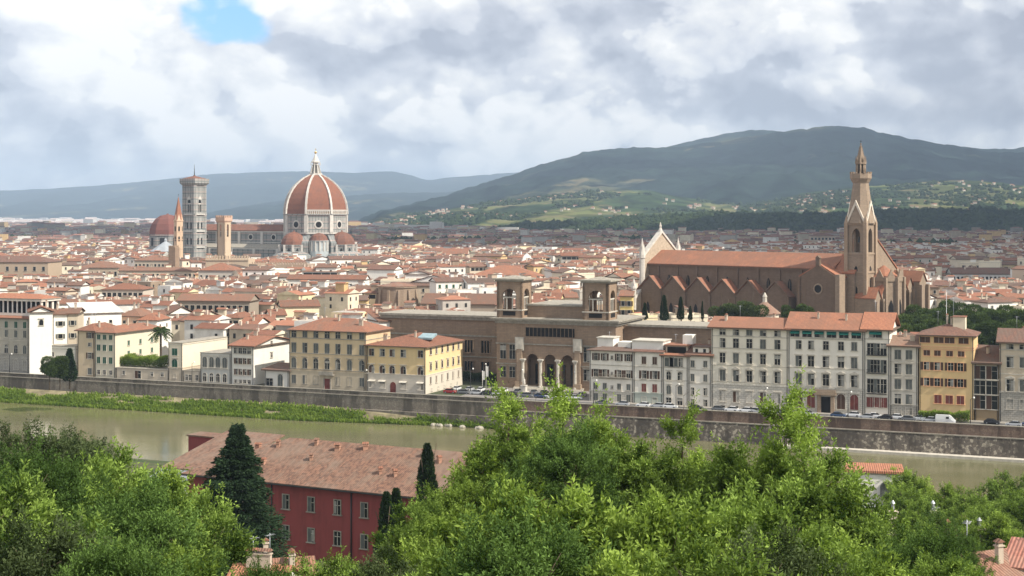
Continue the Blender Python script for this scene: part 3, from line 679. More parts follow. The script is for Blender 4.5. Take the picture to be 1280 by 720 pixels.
r_, w_, h_, rf_ = palazzo('palazzo', 'pale grey house with brown and red shutters under a white roof pavilion', 792, 828, 441.3, CR, 13, GREYP,
    [(450.7, 1.1, 2.0, 'p', 'brown:closed'), (468.5, 1.2, 2.2, 'p', sb), (485, 1.2, 2.2, 'p', 'red:closed'), (500, 1.1, 1.7, 'p', None)], [805, 818.5], 'flat', 0, None, (492, plaster((.42, .46, .40))), [459, 476], seed=3, chim=0)
mb = MB(); mb.box(-1, w_-.3, 1.6, 10, h_+.1, h_+3.3, 0); mb.box(-1.2, w_, 1.3, 10.2, h_+3.3, h_+3.6, 1); mb.build('roof_pavilion', [plaster((.74, .71, .65)), STONE_L], r_)
rf2 = MB(); roof_mesh(rf2, w_, 1.2, h_, 'shed', .5, .5); rf2.build('eave', [TILE[2], STONE], r_)
r_, w_, h_, rf_ = palazzo('palazzo', 'narrow grey house with arched windows, glazed loggia and orange roof terrace', 828.4, 860, 445.5, CR, 12, GREYP,
    [(470.5, 1.1, 2.5, 'arch', None), (487.5, 1.1, 2.4, 'arch', mixs[0]), (502, 1.3, 1.9, 'p', None), (453, 2.4, 2.3, 'p', 'grey:closed', [836.5, 842.5]), (453, 1.2, 2.3, 'p', None, [850.5])], [836, 850], 'shed', 2.4, TILE_ORANGE, None, [460, 476], seed=4, chim=1)
mb = MB(); mb.box(.5, w_-.5, 1.5, 8, h_+.4, h_+3.0, 0); mb.box(0, w_, 1, 8.5, h_+3.0, h_+3.3, 1); mb.box(1, w_-1, 1.4, 1.5, h_+.9, h_+2.7, 2); mb.box(w_-3, w_, 5, 9, h_+3, h_+6, 3); mb.build('roof_terrace', [CHM, TILE_ORANGE, DARK, plaster(BRIGHT)], r_)
r_, w_, h_, rf_ = palazzo('palazzo', 'narrow cream house with two window columns left of the tall pedimented palace', 860.4, 889, 445.3, CR, 13, GREYP,
    [(455, .95, 1.8, 'p', sy), (472.5, .95, 1.9, 'p', sy), (489.5, .9, 1.9, 'p', None), (504, 1.0, 1.9, 'p', None)], [865.8, 881.7], 'gable', 2.6, TILE[0], None, [463, 480], seed=5, chim=1)
mb = MB(); mb.box(1.2, 6, .8, 6, h_+.3, h_+2.5, 0); mb.box(.9, 6.3, .5, 6.3, h_+2.5, h_+2.75, 1); mb.box(1.9, 2.7, .75, .85, h_+.9, h_+2.1, 2); mb.box(4.3, 5.1, .75, .85, h_+.9, h_+2.1, 2); mb.build('dormer', [plaster(GREYP), TILE[2], GLASS], r_)
c5 = [903.3, 920, 936.7, 953.8, 971.8]
r_, w_, h_, rf_ = palazzo('palazzo', 'tall cream palace with five columns of pedimented windows and orange tiled roof', 889.4, 985, 411.5, CR, 15, (.76, .70, .58),
    [(416, 1.5, 1.5, 'p', mixs), (429.7, 1.4, 2.5, 'p', mixs), (448.5, 1.4, 2.7, 'head', mixs), (470.5, 1.4, 3.0, 'ped', mixs), (496.7, 1.5, 2.9, 'head', [None, 'brown:half'])], c5, 'gable', 2.6, TILE_ORANGE, (482, RUSTW), [421.5, 436.5, 458, 478.5], seed=6, over=1.1)
mb = MB(); [mb.box((qP(p, CR)-qP(889.4, CR)).length-.7, (qP(p, CR)-qP(889.4, CR)).length+.7, -.12, 0, zpy(511, qY(936, CR)), zpy(508.5, qY(936, CR))) for p in c5]; mb.build('cellar_window', [GLASS], r_)
c6 = [998.4, 1013.8, 1032.4, 1051.3, 1067.8]
r_, w_, h_, rf_ = palazzo('palazzo', 'tall white palace with green awnings under the attic eave and orange roof', 985.4, 1079.5, 413.5, CR, 15, (.78, .73, .64),
    [(432, 1.3, 2.2, 'p', mixs), (452.4, 1.5, 2.8, 'head', mixs), (475, 1.5, 3.0, 'ped', mixs), (501, 2.0, 4.0, 'arch', ['red:closed', 'brown:closed'], [c6[0], c6[1], c6[3], c6[4]])], c6, 'gable', 4.3, TILE_ORANGE, (486, RUSTW), [424.5, 461, 485], seed=7, over=1.0)
for p in c6+[1080.5-4]: pass
for i in range(6):
    x = 1.9+i*(w_-2.5)/5.4; put_window(r_, x, 0, h_-1.9, 0, 2.6, 1.7, 'p', None, 'teal:top', name='attic_window')
mb = MB(); xd = (qP(1032.4, CR)-qP(985.4, CR)).length; mb.box(xd-1.3, xd+1.3, -.15, 0, 0, 4.6, 1); mb.box(xd-2.4, xd-1.4, -.6, 0, 0, 5.2, 0); mb.box(xd+1.4, xd+2.4, -.6, 0, 0, 5.2, 0); mb.box(xd-3, xd+3, -1.3, 0, 5.2, 5.7, 0); mb.box(xd-3, xd+3, -1.3, -1.1, 5.7, 6.7, 0); mb.build('portal', [PIETRA_L, DARK], r_)
r2, w2, h2, rf2 = palazzo('palazzo', 'white bay of wide balcony windows right of the green awning palace', 1080, 1112, 413.5, CR, 15, (.78, .73, .64),
    [(436.5, 1.5, 3.1, 'p', [None, 'grey:half']), (458, 1.5, 3.3, 'p', ['grey:half', None]), (482.5, 1.5, 3.6, 'p', [None, 'grey:half']), (503, 1.8, 2.6, 'p', 'red:closed')], [1088, 1096.3, 1104.3], 'gable', 4.3, TILE_ORANGE, None, [424.5], seed=8, over=1.0, chim=1, dirt=.15)
put_window(r2, 3.2, 0, h2-1.9, 0, 3.4, 1.7, 'p', None, 'teal:top', name='attic_window')
mb = MB()
for py in (443.5, 466, 491.5):
    z = zpy(py, qY(1096, CR)); mb.box(.8, w2-.8, -1.0, 0, z-.2, z); mb.box(.8, w2-.8, -1.0, -.94, z+.9, z+1.0); [mb.box(.8+i*.25, .84+i*.25, -.98, -.95, z, z+.9) for i in range(int((w2-1.6)/.25))]
mb.build('balcony', [IRON], r2)
palazzo('palazzo', 'slim grey house with blue grey shutters between white bay and yellow house', 1112.5, 1147, 433.8, CR, 12, (.64, .59, .51),
    [(443.5, 1.5, 2.4, 'p', sy), (461.5, 1.5, 2.6, 'head', ['grey:closed', None]), (480.5, 1.5, 2.6, 'head', sy), (499, 1.5, 2.5, 'p', ['grey:half', None]), (514, 1.5, 1.9, 'p', None)], [1122.3, 1136.2], 'gable', 2.4, TILE_OLD, (507, RUST), [453, 471, 490], seed=9)
r_, w_, h_, rf_ = palazzo('palazzo', 'bright yellow house with brown shutters and hedge at its foot', 1149, 1217, 420.3, CR, 14, (.72, .51, .25),
    [(425.3, 2.3, 1.5, 'p', 'brown:closed', [1156.5, 1173.5, 1187, 1204.5]), (441.8, 1.5, 1.4, 'p', 'brown:closed', [1158.5, 1171.8, 1187, 1201.5]), (458.3, 1.3, 2.0, 'p', sb, [1158.3, 1171.5, 1188.5, 1200.5]), (478.3, 1.3, 2.0, 'p', sb, [1158.3, 1171.5, 1188.5, 1200.5]), (499.5, 1.7, 2.1, 'p', 'red:closed', [1172.5, 1186.5, 1200.6])],
    [], 'hip', 2.7, TILE[2], None, [434.5, 437.3], PINK and plaster((.72, .40, .22)), seed=10)
mb = MB(); mb.box(8.5, 11.8, 5, 9, h_+1.6, h_+5.0, 0); mb.box(8.3, 12, 4.8, 9.2, h_+5.0, h_+5.2, 1); mb.build('roof_room', [plaster(CREAM), TILE[1]], rf_); antenna(rf_, 8.6, 6, h_+3, 6)
r_, w_, h_, rf_ = palazzo('palazzo', 'low brown house of tall glazed bays beside the yellow house', 1218.5, 1248, 455, CR, 13, (.30, .22, .13),
    [(466, 2.6, 3.4, 'p', 'brown:half'), (484.5, 2.6, 3.4, 'p', None), (503, 2.6, 3.4, 'p', 'brown:half')], [1225, 1239.5], 'shed', 3.6, TILE[2], None, [475, 494], seed=11)
palazzo('palazzo', 'beige stone palace with pedimented windows at the right end of the quay', 1249.5, 1316, 430, CR, 14, (.58, .49, .37),
    [(434, 1.6, 1.2, 'p', None), (453.5, 1.5, 2.6, 'head', mixs), (482.5, 1.5, 3.0, 'ped', [None, 'grey:half']), (506, 1.5, 2.6, 'p', mixs)], [1262.5, 1279, 1296, 1310], 'gable', 3.2, TILE[2], (492, RUST), [438.5, 469, 491], seed=12)

# left hand row, left to right
r_, w_, h_, rf_ = palazzo('palazzo', 'grey palace with columned rooftop loggia at the left edge', -40, 36, 398, CL, 15, (.42, .38, .31),
    [(405.5, 1.2, 2.2, 'p', 'green:closed'), (416.5, 1.2, 2.3, 'p', 'grey:closed'), (435.5, 1.4, 2.8, 'arch', mixs), (454.5, 1.6, 3.4, 'arch', [None])], [-28, -16, -4, 8, 20, 31], 'shed', 1.0, TILE_ORANGE, (443, RUST), [410, 423, 425], seed=20, chim=0,
    side=[(zpy(402, 490), 1.3, 2.4, 'arch', None, 1, 8, 12)])
mb = MB(); x1 = w_+1.6; z0 = h_+.9
mb.box(3, x1, 4.5, 14, h_, z0, 0); mb.box(2.6, x1+.5, 4, 14.5, z0+5.2, z0+5.9, 0); mb.box(3.6, x1-.6, 8, 13.6, z0, z0+5.2, 2)
n = 13
for i in range(n): x = 3.4+(x1-3.9)*i/(n-1); mb.loft([(.38, z0), (.3, z0+.4), (.26, z0+4.7), (.42, z0+5.2)], 8, 0, x, 4.9, 1)
for i in range(4): mb.box(x1-.6, x1, 4.6+i*2.9, 5.5+i*2.9, z0, z0+5.2, 0)
mb.box(3, x1, 4.4, 4.6, z0, z0+.9, 0)
mb.build('rooftop_loggia', [plaster((.66, .62, .54)), WHITE, DARK], r_)
rf3 = MB(); rf3.at(0, 0, 0); roof_mesh(rf3, x1-3, 9.5, 0, 'hip', 1.5, .8); o = rf3.build('loggia_roof', [TILE_ORANGE, STONE], r_, (3, 4.5, z0+5.9))
palazzo('house', 'low cream house with garden shrubs in front, right of the loggia palace', 37, 95, 432.5, CL, 8, (.72, .68, .58),
    [(444, 1.1, 2.0, 'arch', 'grey:closed', [43, 53]), (462, 1.1, 2.0, 'arch', None, [44, 53.5]), (443, 1.0, 1.3, 'p', None, [66])], [], 'flat', 0, None, None, [436], seed=21, chim=0)
def cityhouse(name, label, px0, px1, ytop, Y, rz, depth, wallc, roof='gable', rise=2.2, tile=0, rows=((2.2, 1.1, 1.7, 3),), shut='brown:open', side=((2.2, 1.0, 1.5, 2),), group=None, seed=0, cat='house', single=True, chim=1, style='p', wallm=None, h=None, over=.6, dirt=.22):
    """house whose facade spans px0..px1 when its left corner stands at depth Y, turned by rz; rows count down from the eave"""
    X0 = px2x(px0, Y); c, s = math.cos(rz), math.sin(rz); k = (px1-640)/F
    w = (k*Y-X0)/(c-k*s); w = abs(w); hh = h if h else zpy(ytop, Y+s*w/2)
    root = empty(name, (X0, Y, 0), rz, label, cat, group); rnd = random.Random(seed+int(px0*3))
    mb = MB(); wall_mesh(mb, w, depth, hh, roof, rise); mb.build('wall', [wallm or plaster(wallc, dirt)], root)
    rf = MB(); roof_mesh(rf, w, depth, hh, roof, rise, over if roof != 'flat' else 0); r = rf.build('roof', [TILE[tile % 3] if isinstance(tile, int) else tile, EAVE if roof != 'flat' else STONE_L], root)
    if chim: add_chimneys(r, w, depth, hh, roof, rise, chim, rnd)
    for (dz, ww, wh, n) in rows:
        n = min(n, max(1, int(w/(ww*1.35)))) if n else 0
        for i in range(n): put_window(root, w*(i+.5)/n, 0, hh-dz-wh/2, 0, ww, wh, style, STONE_L, shut, single)
    for (dz, ww, wh, n) in side:
        for i in range(n): put_window(root, w, depth*(i+.5)/n, hh-dz-wh/2, math.pi/2, ww, wh, style, STONE_L, shut, single)
    reg(X0, Y, w, depth, rz, hh+rise*.6); occupy(X0, Y, w, depth, rz)
    return root, w, hh, r
cityhouse('house', 'white gabled house with arched attic window behind the loggia palace', 37, 66, 391, 505, R(20), 16, BRIGHT, 'gabley', 1.8, 0, ((3.4, 1.4, 2.0, 1),), None, (), style='arch')
cityhouse('house', 'white house with grey shuttered windows above the cream garden house', 67, 84, 394, 512, R(12), 14, BRIGHT, 'gable', 1.6, 0, ((3.0, 1.5, 1.6, 1), (7.5, 1.5, 1.6, 1)), 'grey:open', ())
cityhouse('house', 'narrow beige house with stacked grey windows above the garden shrubs', 84.5, 97, 393, 513, R(8), 14, BEIGE, 'gable', 1.6, 0, ((3.0, 1.2, 1.6, 1), (7.5, 1.2, 1.6, 1)), 'grey:open', ())
cityhouse('house', 'long white wall and flat pale roof behind the shuttered beige house', 97, 152, 392, 530, R(26), 22, (.82, .80, .74), 'shed', 2.6, flat('pale_roof', (.62, .6, .55)), ((3, 1, 1.1, 2),), None, (), chim=0)
palazzo('palazzo', 'beige house with dark shutters left of the green shuttered house', 97, 118, 414, CL, 14, (.60, .48, .32), [(419, 1.2, 1.8, 'p', sb), (430.5, 1.2, 1.1, 'p', None), (444.5, 1.3, 1.9, 'p', sb), (464, 1.4, 2.0, 'p', 'grey:closed')], [112.5], 'hip', 2.2, TILE[0], None, None, seed=22)
r_, w_, h_, _ = palazzo('palazzo', 'pale yellow house with green shutters beside the hedge terrace', 118.5, 144, 416.5, CL, 26, (.66, .60, .46), [(421.5, 1.1, 1.5, 'p', sg), (435, 1.2, 1.9, 'p', sg), (450.5, 1.2, 2.0, 'p', sg), (465.5, 1.0, 1.4, 'p', None)], [123.5, 130.8, 138.5], 'hip', 2.0, TILE[1], None, None, seed=23,
    side=[(h_z, 1.1, 1.6, 'p', 'green:closed', 3, 4, 24) for h_z in (11.6, 8.0)]+[(4.2, 1.0, 1.5, 'p', 'green:closed', 2, 10, 24)])
palazzo('garden_wall', 'long beige terrace wall with small square windows carrying the hedge', 145, 211, 461.5, CL, 14, (.55, .47, .36), [(467, 1.0, 1.2, 'p', None, [155, 190, 203]), (468.5, 2.2, 2.4, 'p', 'brown:half', [172.5])], [], 'flat', 0, None, None, None, cat='wall', seed=24, chim=0)
palazzo('palazzo', 'narrow grey house with green shutters next to the palm', 210.5, 228, 429, CL, 27, (.70, .62, .48), [(440, 1.9, 2.2, 'p', sg), (454.5, 1.9, 3.0, 'arch', sg), (470, 1.0, 1.2, 'p', None)], [218.5], 'flat', 0, None, (460, plaster(BEIGE)), [431], seed=25, chim=0)
palazzo('garden_wall', 'low beige wall with small doors between two grey houses', 228.5, 250, 464, CL, 6, (.55, .47, .36), [(472, .9, 1.8, 'p', None, [233.5, 238, 246])], [], 'flat', 0, cat='wall', seed=26, chim=0)
palazzo('palazzo', 'grey blue house with four large arched windows on the quay', 250.5, 288.5, 442, CL, 14, (.50, .50, .46), [(453, 1.6, 3.2, 'bigarch', 'grey:closed', [256, 264.5, 272.5, 281]), (472, 1.2, 2.6, 'bigarch', None, [256, 264.5, 272.5, 281])], [], 'flat', 0, None, None, [445, 462], seed=27, chim=0)
palazzo('palazzo', 'white house with dark strip windows left of the ochre palace', 289, 317, 433.5, CL, 25, (.70, .67, .60), [(438.5, 1.2, 1.7, 'p', None), (451.3, 1.2, 1.8, 'p', 'brown:half'), (465, 1.2, 1.8, 'p', 'brown:half'), (477, 1.0, 1.0, 'p', None)], [295, 300.5, 306, 311.5], 'gable', 2.4, TILE[1], None, None, seed=28,
    side=[(13, 1.1, 1.6, 'p', None, 1, 8, 14), (9, 1.1, 1.5, 'arch', None, 1, 8, 14)])
palazzo('garage', 'low white annex with arched door hugging the ochre palace', 331, 361, 463.5, CL, 9, (.70, .67, .60), [(475, 1.6, 3.6, 'bigarch', 'grey:closed', [350.5]), (478, 2.2, 2.2, 'p', None, [337])], [], 'shed', 1.2, TILE[2], seed=29, chim=0)
c7 = [367.5, 381.2, 395, 409, 422.5, 437, 452.3]
r_, w_, h_, rf_ = palazzo('palazzo', 'ochre palace of seven window columns with a dark arched door', 361.5, 457.5, 414.5, CL, 17, (.58, .45, .28),
    [(418.5, 1.4, 2.0, 'p', mixs), (436, 1.4, 3.0, 'p', ['grey:closed', 'grey:closed', 'grey:half']), (455, 1.4, 3.1, 'arch', mixs), (475.8, 1.3, 2.5, 'p', mixs, [c for c in c7 if c != 409])], c7, 'hip', 3.6, TILE[1], (465, plaster((.50, .42, .30), .5)), [424, 443, 463], STONE, seed=30)
mb = MB(); xd = (qP(409.5, CL)-qP(361.5, CL)).length; mb.box(xd-1, xd+1, -.2, 0, 0, 3.4, 1); mb.box(xd-1.4, xd-1, -.35, 0, 0, 3.6, 0); mb.box(xd+1, xd+1.4, -.35, 0, 0, 3.6, 0); mb.box(xd-2.6, xd+2.6, -1.3, 0, 4.6, 4.9, 0); mb.box(xd-2.6, xd+2.6, -1.3, -1.15, 4.9, 5.8, 0); mb.build('portal', [STONE, SHUT['red']], r_)
r_, w_, h_, rf_ = palazzo('palazzo', 'yellow corner palace with pale stone lower floors at the car park', 459, 532, 433.5, CL, 28, (.68, .51, .27),
    [(441.5, 1.5, 2.0, 'p', [None, 'brown:half']), (462.3, 1.6, 2.3, 'arch', 'brown:half'), (481.5, 1.7, 2.2, 'awn', None, [465.5, 478, 504.3, 525.7])], [464.5, 478, 490.3, 504.2, 525.8], 'hip', 3.0, TILE[0], (468.5, plaster((.58, .52, .43), .35)), None, STONE_L, seed=31,
    side=[(13.2, 1.3, 2.0, 'p', 'brown:half', 6, 1.5, 27), (8.4, 1.2, 2.2, 'arch', 'brown:half', 6, 1.5, 27), (4.0, 1.2, 2.2, 'p', 'brown:half', 6, 1.5, 27), (1.0, 1.0, .8, 'p', None, 5, 2, 26)])
mb = MB(); xd = (qP(491.5, CL)-qP(459, CL)).length; mb.prism([(xd-1, 0), (xd+1, 0), (xd+1, 2.4)]+[(xd+math.cos(math.pi*i/8), 2.4+math.sin(math.pi*i/8)) for i in range(1, 8)]+[(xd-1, 2.4)], -.14, -.07); mb.build('door', [SHUT['red']], r_)
mb = MB(); mb.hexa([(14, 8, h_+1.9), (19, 8, h_+1.9), (19, 12, h_+3.0), (14, 12, h_+3.0), (14, 8, h_+2.5), (19, 8, h_+2.5), (19, 12, h_+3.6), (14, 12, h_+3.6)], 0); mb.build('skylight', [flat('blue_glass', (.25, .34, .36), .3)], rf_)
# hand placed houses of the middle distance (left of the library and behind it)
W_ = BRIGHT
for a in [
 ('cream gabled house with a broad sunlit wall above the arched grey house', 240, 287, 403, 560, R(34), 13, (.80, .70, .52), 'gabley', 4.2, 1, ((6, .9, 1.1, 2),), None, ()),
 ('white gabled house behind the palm with one dark window', 211, 243, 393, 600, R(30), 12, W_, 'gabley', 3.0, 0, ((4, 1.0, 1.2, 1),), None, ()),
 ('small white house with a half open attic left of the palm', 173, 196, 401, 540, R(-10), 12, W_, 'hip', 2.4, 1, ((2, 1.2, 1.1, 2),), None, ((2, 1, 1, 2),)),
 ('red roofed house stepping down behind the beige shuttered house', 149, 175, 396, 545, R(-14), 14, PINK, 'hip', 2.6, 1, ((2, 1.2, 1.1, 2),), None, ()),
 ('cream house with dark roof loggia above the white strip window house', 283, 299, 398, 560, R(-16), 13, CREAM, 'hip', 1.8, 0, ((1.8, 2.0, 1.8, 2), (7, 1.2, 1.8, 2)), None, ()),
 ('white house with stepped terraces between cream gable and ochre palace', 300, 320, 407, 540, R(-12), 13, W_, 'gable', 2.4, 1, ((2.0, 2.0, 1.6, 2), (6.5, 2, 1.6, 2)), None, ((3, 1, 1.2, 2),)),
 ('white house with a covered balcony left of the ochre palace roof', 322, 342, 404, 560, R(8), 14, W_, 'shed', 2.0, 1, ((2.4, 2.6, 2.0, 2), (6.5, 2.6, 2.0, 2)), None, ()),
 ('cream house with tall blank wall behind the ochre palace', 338, 357, 395, 585, R(18), 12, (.78, .70, .55), 'gable', 2.0, 0, ((2, 1.6, 1.6, 2),), None, ()),
 ('large pale yellow house with a plain wall above the ochre palace', 352, 399, 384, 640, R(16), 14, (.80, .68, .46), 'gable', 2.5, 0, ((5, .9, 1.1, 2),), None, ()),
 ('white house with orange tiles and chimneys right of the ochre palace roof', 474, 516, 402, 500, R(24), 13, W_, 'shed', 2.6, 0, ((3.5, 1.0, 1.2, 2),), None, ()),
 ('yellow ochre house with blue grey window grid near the round buttressed hall', 431, 458, 376, 700, R(0), 12, (.70, .50, .24), 'gable', 2.0, 2, ((2.6, 2.2, 2.2, 3), (6.0, 1.5, 1.8, 3)), None, ((3, 1, 1.2, 2),)),
 ('white gabled house left of the yellow ochre grid windowed house', 415, 432, 372, 712, R(38), 14, (.8, .79, .75), 'gabley', 3.6, 0, ((4, 1, 1.2, 2),), None, ()),
 ('long house with continuous dark arcade under its red roof', 222, 312, 377, 662, R(-6), 15, (.30, .25, .20), 'gable', 2.8, 1, ((3.4, 2.0, 3.4, 12),), None, ()),
 ('house with dark loggia windows and hipped roof above a white base', 127, 179, 362.5, 763, R(-4), 17, (.56, .48, .40), 'hip', 3.0, 0, ((2.6, 2.0, 2.4, 9),), None, ()),
 ('broad white house with seven dark windows under a long low roof', 359, 456, 350, 889, R(-6), 14, (.80, .76, .68), 'gable', 2.6, 0, ((3.4, 2.2, 2.2, 8),), None, ()),
 ('brown stone barrack of two rows of small windows at the left edge', -30, 60, 328, 1028, R(-4), 26, (.40, .31, .22), 'hip', 4.2, 2, ((4.5, 2.0, 3.0, 8), (10.5, 2.0, 2.0, 8)), None, ()),
 ('stone hall with a row of arched windows and orange hipped roof', 98, 148, 335, 1069, R(-5), 24, (.46, .38, .28), 'hip', 4.5, 1, ((4.2, 1.8, 3.2, 7),), None, ()),
 ('very long low building with small windows under a thin orange roof', 148.5, 246, 339, 1032, R(-3), 12, (.55, .46, .34), 'gable', 2.2, 1, ((2.8, 1.5, 1.8, 17),), None, ()),
 ('stone building with upper gallery and orange roof below the white pyramid roof', 168, 211, 326, 1145, R(-5), 22, (.44, .38, .30), 'hip', 4.0, 1, ((3.6, 1.5, 2.0, 9),), None, ()),
 ('wide orange roofed building under the crenellated tower', 248, 291, 338.5, 953, R(-8), 22, (.50, .46, .40), 'hip', 4.8, 1, ((4, 1.5, 2, 6),), None, ()),
 ('two gabled white house with terracotta roof below the crenellated wall', 288, 318, 353, 850, R(12), 15, (.82, .79, .72), 'gable', 2.8, 0, ((4, 2.0, 2.2, 3),), None, ()),
 ('brown roofed terrace of houses right of the dark arcade house', 320, 362, 369, 735, R(-8), 14, (.60, .54, .46), 'gable', 3.0, 2, ((2.6, 1.2, 1.4, 4),), None, ()),
 ('long red roofed terrace ending in a white gable', 384, 414, 371, 728, R(-8), 14, (.70, .64, .54), 'gable', 3.2, 0, ((2.8, 1.2, 1.5, 4),), None, ()),
 ('huge orange roof of a market hall behind the left library tower', 583, 677, 347.5, 958, R(-4), 40, (.76, .72, .64), 'hip', 7.5, TILE_ORANGE, ((2.5, 1.5, 1.5, 6),), None, ()),
 ('long terracotta roof directly behind the library left wing', 527, 620, 381, 660, R(-8), 22, (.40, .33, .26), 'gable', 4.2, 0, (), None, ()),
 ('pale yellow building seen between the two library towers', 666, 700, 375, 690, R(-10), 13, (.76, .60, .30), 'gable', 2.6, 0, ((3.4, 1.2, 1.6, 5),), None, ()),
 ('white house with grey windows right of the yellow one between the towers', 700.5, 722, 373, 700, R(6), 13, W_, 'gable', 2.2, 1, ((3.2, 1.2, 1.6, 3),), None, ()),
 ('yellow balconied block squeezed between right tower and church facade', 775, 790, 371, 640, R(-12), 14, (.68, .52, .20), 'gable', 2.4, 1, ((3, 1.6, 2.2, 2), (7, 1.6, 2.2, 2), (11, 1.6, 2.2, 2)), 'brown:open', ()),
 ('white block with balconies left of the church facade', 741, 774, 334.5, 1040, R(-4), 16, (.60, .60, .56), 'flat', 0, 0, ((3, 3, 1.6, 4), (6.5, 3, 1.6, 4)), None, ()),
 ('very long white walled barrack with dark red roof far right', 1190, 1262, 343, 1025, R(-3), 16, (.72, .70, .66), 'gable', 4.2, 2, ((2.5, 1.5, 1.8, 14),), None, ()),
 ('tall brown block rising over the roofs left of the bell tower', 1013, 1044, 295, 2100, R(-6), 26, (.42, .33, .26), 'hip', 4, 2, ((4, 3, 3, 7),), None, ()),
 ('wide house with orange tiles just right of the church apse', 1128, 1162, 372, 640, R(-6), 16, (.66, .58, .48), 'hip', 3.0, 1, ((3, 1.2, 1.6, 4),), None, ()),
 ('orange roofed hall under the far cloud shadow edge above the left tower', 546, 584, 318, 1350, R(-4), 24, (.6, .5, .4), 'gable', 5, 1, ((3, 2, 2, 6),), None, ()),
]:
    cityhouse('house', a[0], *a[1:7], a[7], a[8], a[9], a[10], a[11], a[12], a[13], chim=2, seed=7, style='p')
# ------------------------------------------------------------------ national library: two towers, arched portico, wings
def library():
    Y0 = 464; C = 470; a = qP(621, C); root = empty('library', a, QA, 'brown sandstone library with twin open towers and three arched portico', 'library')
    X = lambda px, c=C: (qP(px, c)-a).dot(QD)
    hc = 22.0; W = X(764)
    tw = 8.8; xl, xr = 0.0, X(728)
    # central block: pavilions and recessed arcade
    mb = MB(); pa0, pa1 = X(655), X(719)
    ops = [(X(p), 3.9, 0.9, 9.3, 1) for p in (665.5, 687.5, 709)]
    mb.at(pa0, 0, 0); mb.archwall(pa1-pa0, 1.6, -.2, hc, [(c-pa0, w, 1.0, sp, 1) for c, w, zs, sp, p in ops], 0); mb.at()
    mb.box(0, pa0, 0, 26, -.2, hc, 0); mb.box(pa1, W+1.5, 0, 26, -.2, hc, 0); mb.box(pa0, pa1, 5.5, 26, -.2, hc, 0); mb.box(pa0, pa1, 1.6, 5.5, 13.5, hc, 0); mb.box(pa0, pa1, 1.6, 5.5, -.2, .9, 0)
    mb.build('wall', [PIETRA], root)
    mb = MB()
    for z0, z1, o in ((hc-.1, hc+.35, 1.3), (hc+.35, hc+.8, 1.6), (hc-1.0, hc-.1, .5)): mb.box(-o, W+1.5+o, -o, 27, z0, z1)
    mb.box(-.3, W+1.8, -.35, .1, 11.9+2.3, 12.3+2.3); mb.box(-.25, pa0, -.3, .1, 7.6, 8.0); mb.box(pa1, W+1.7, -.3, .1, 7.6, 8.0)
    mb.build('cornice', [STONE], root)
    mb = MB(); mb.box(X(657), X(718), -.18, .1, 17.0, 19.8, 0); [mb.box(X(657)+i*1.35, X(657)+i*1.35+.12, -.26, -.18, 17, 19.8, 1) for i in range(14)]; mb.build('attic_window', [DARK, PIETRA], root)
    for p in (654.5, 676.5, 698.2, 720):
        mb = MB(); x = X(p); mb.loft([(.75, 0.2), (.75, .9), (.55, 1.2), (.48, 8.4), (.6, 8.7), (.8, 9.2)], 12, 0, x, -.6, 0, smooth=False); mb.box(x-.85, x+.85, -1.45, .1, 9.2, 9.7); mb.box(x-.9, x+.9, -1.5, .1, -.2, .25); mb.build('column', [STONE_L], root)
    for p in (650, 722.5):     # tall pilasters flanked by sculpted panels
        x = X(p); mb = MB(); mb.box(x-.9, x+.9, -.8, 0, -.2, 14.6, 0); mb.box(x-1.3, x+1.3, -1.2, 0, -.2, 2.2, 0); mb.box(x-1.5, x+1.5, -.75, 0, 12.3, 16.6, 1); mb.box(x-1.1, x+1.1, -.95, -.7, 12.8, 16.1, 1); mb.build('pilaster', [PIETRA_L, STONE_L], root)
    for p in (640.5, 629, 733.5, 744, 755):
        for z, h in ((9.4, 4.6), (3.4, 3.4)):
            put_window(root, X(p), 0, z, 0, 1.9, h, 'head', STONE)
    for i in range(5):
        mb = MB(); x = pa0+3+i*4.1; mb.box(x-1.1, x+1.1, 5.3, 5.5, 1, 7.5, 0); mb.box(x-.05, x+.05, 5.2, 5.3, 1, 7.5, 1); mb.build('door', [GLASS, PIETRA_L], root)
    st = MB()
    for i in range(5): st.box(pa0-3, pa1+3, -2.6+i*.5, 0, -.1, .15+i*.18)
    st.build('steps', [STONE_L], root)
    # towers
    for x0 in (xl, xr):
        mb = MB(); z0, z1 = hc+.8, 34.6; T = .9
        def four(fn):
            for q in range(4):
                mb.M = Matrix.Translation((x0+tw/2, tw/2, 0)) @ Matrix.Rotation(q*math.pi/2, 4, 'Z') @ Matrix.Translation((-tw/2, -tw/2, 0)); fn()
            mb.at()
        four(lambda: mb.archwall(tw if True else 0, T, z0, z1, [(tw/2, 5.0, z0+2.7, z0+6.9, 1)], 0, 12))
        four(lambda: (mb.box(tw/2-1.15, tw/2-.85, .25, .6, z0+2.7, z0+6.4, 1), mb.box(tw/2+.85, tw/2+1.15, .25, .6, z0+2.7, z0+6.4, 1), mb.box(tw/2-2.5, tw/2+2.5, .3, .6, z0+6.4, z0+6.8, 1),
             mb.box(tw/2-2.2, tw/2+2.2, -.06, 0, z0+.7, z0+2.1, 2), mb.box(-.15, tw+.15, -.15, .02, z0+2.35, z0+2.7, 1)))
        mb.box(x0+.9, x0+tw-.9, .9, tw-.9, z0, z0+1.5, 0)
        tb = mb.build('tower', [PIETRA, STONE_L, DARK], root)
        mb = MB(); mb.box(x0-.5, x0+tw+.5, -.5, tw+.5, z1, z1+.5); mb.box(x0-1.1, x0+tw+1.1, -1.1, tw+1.1, z1+.5, z1+1.0); mb.loft([(tw*.78, z1+1.0), (.3, z1+1.9)], 4, math.pi/4, x0+tw/2, tw/2, 0, cap=False)
        mb.build('tower_cornice', [STONE], tb)
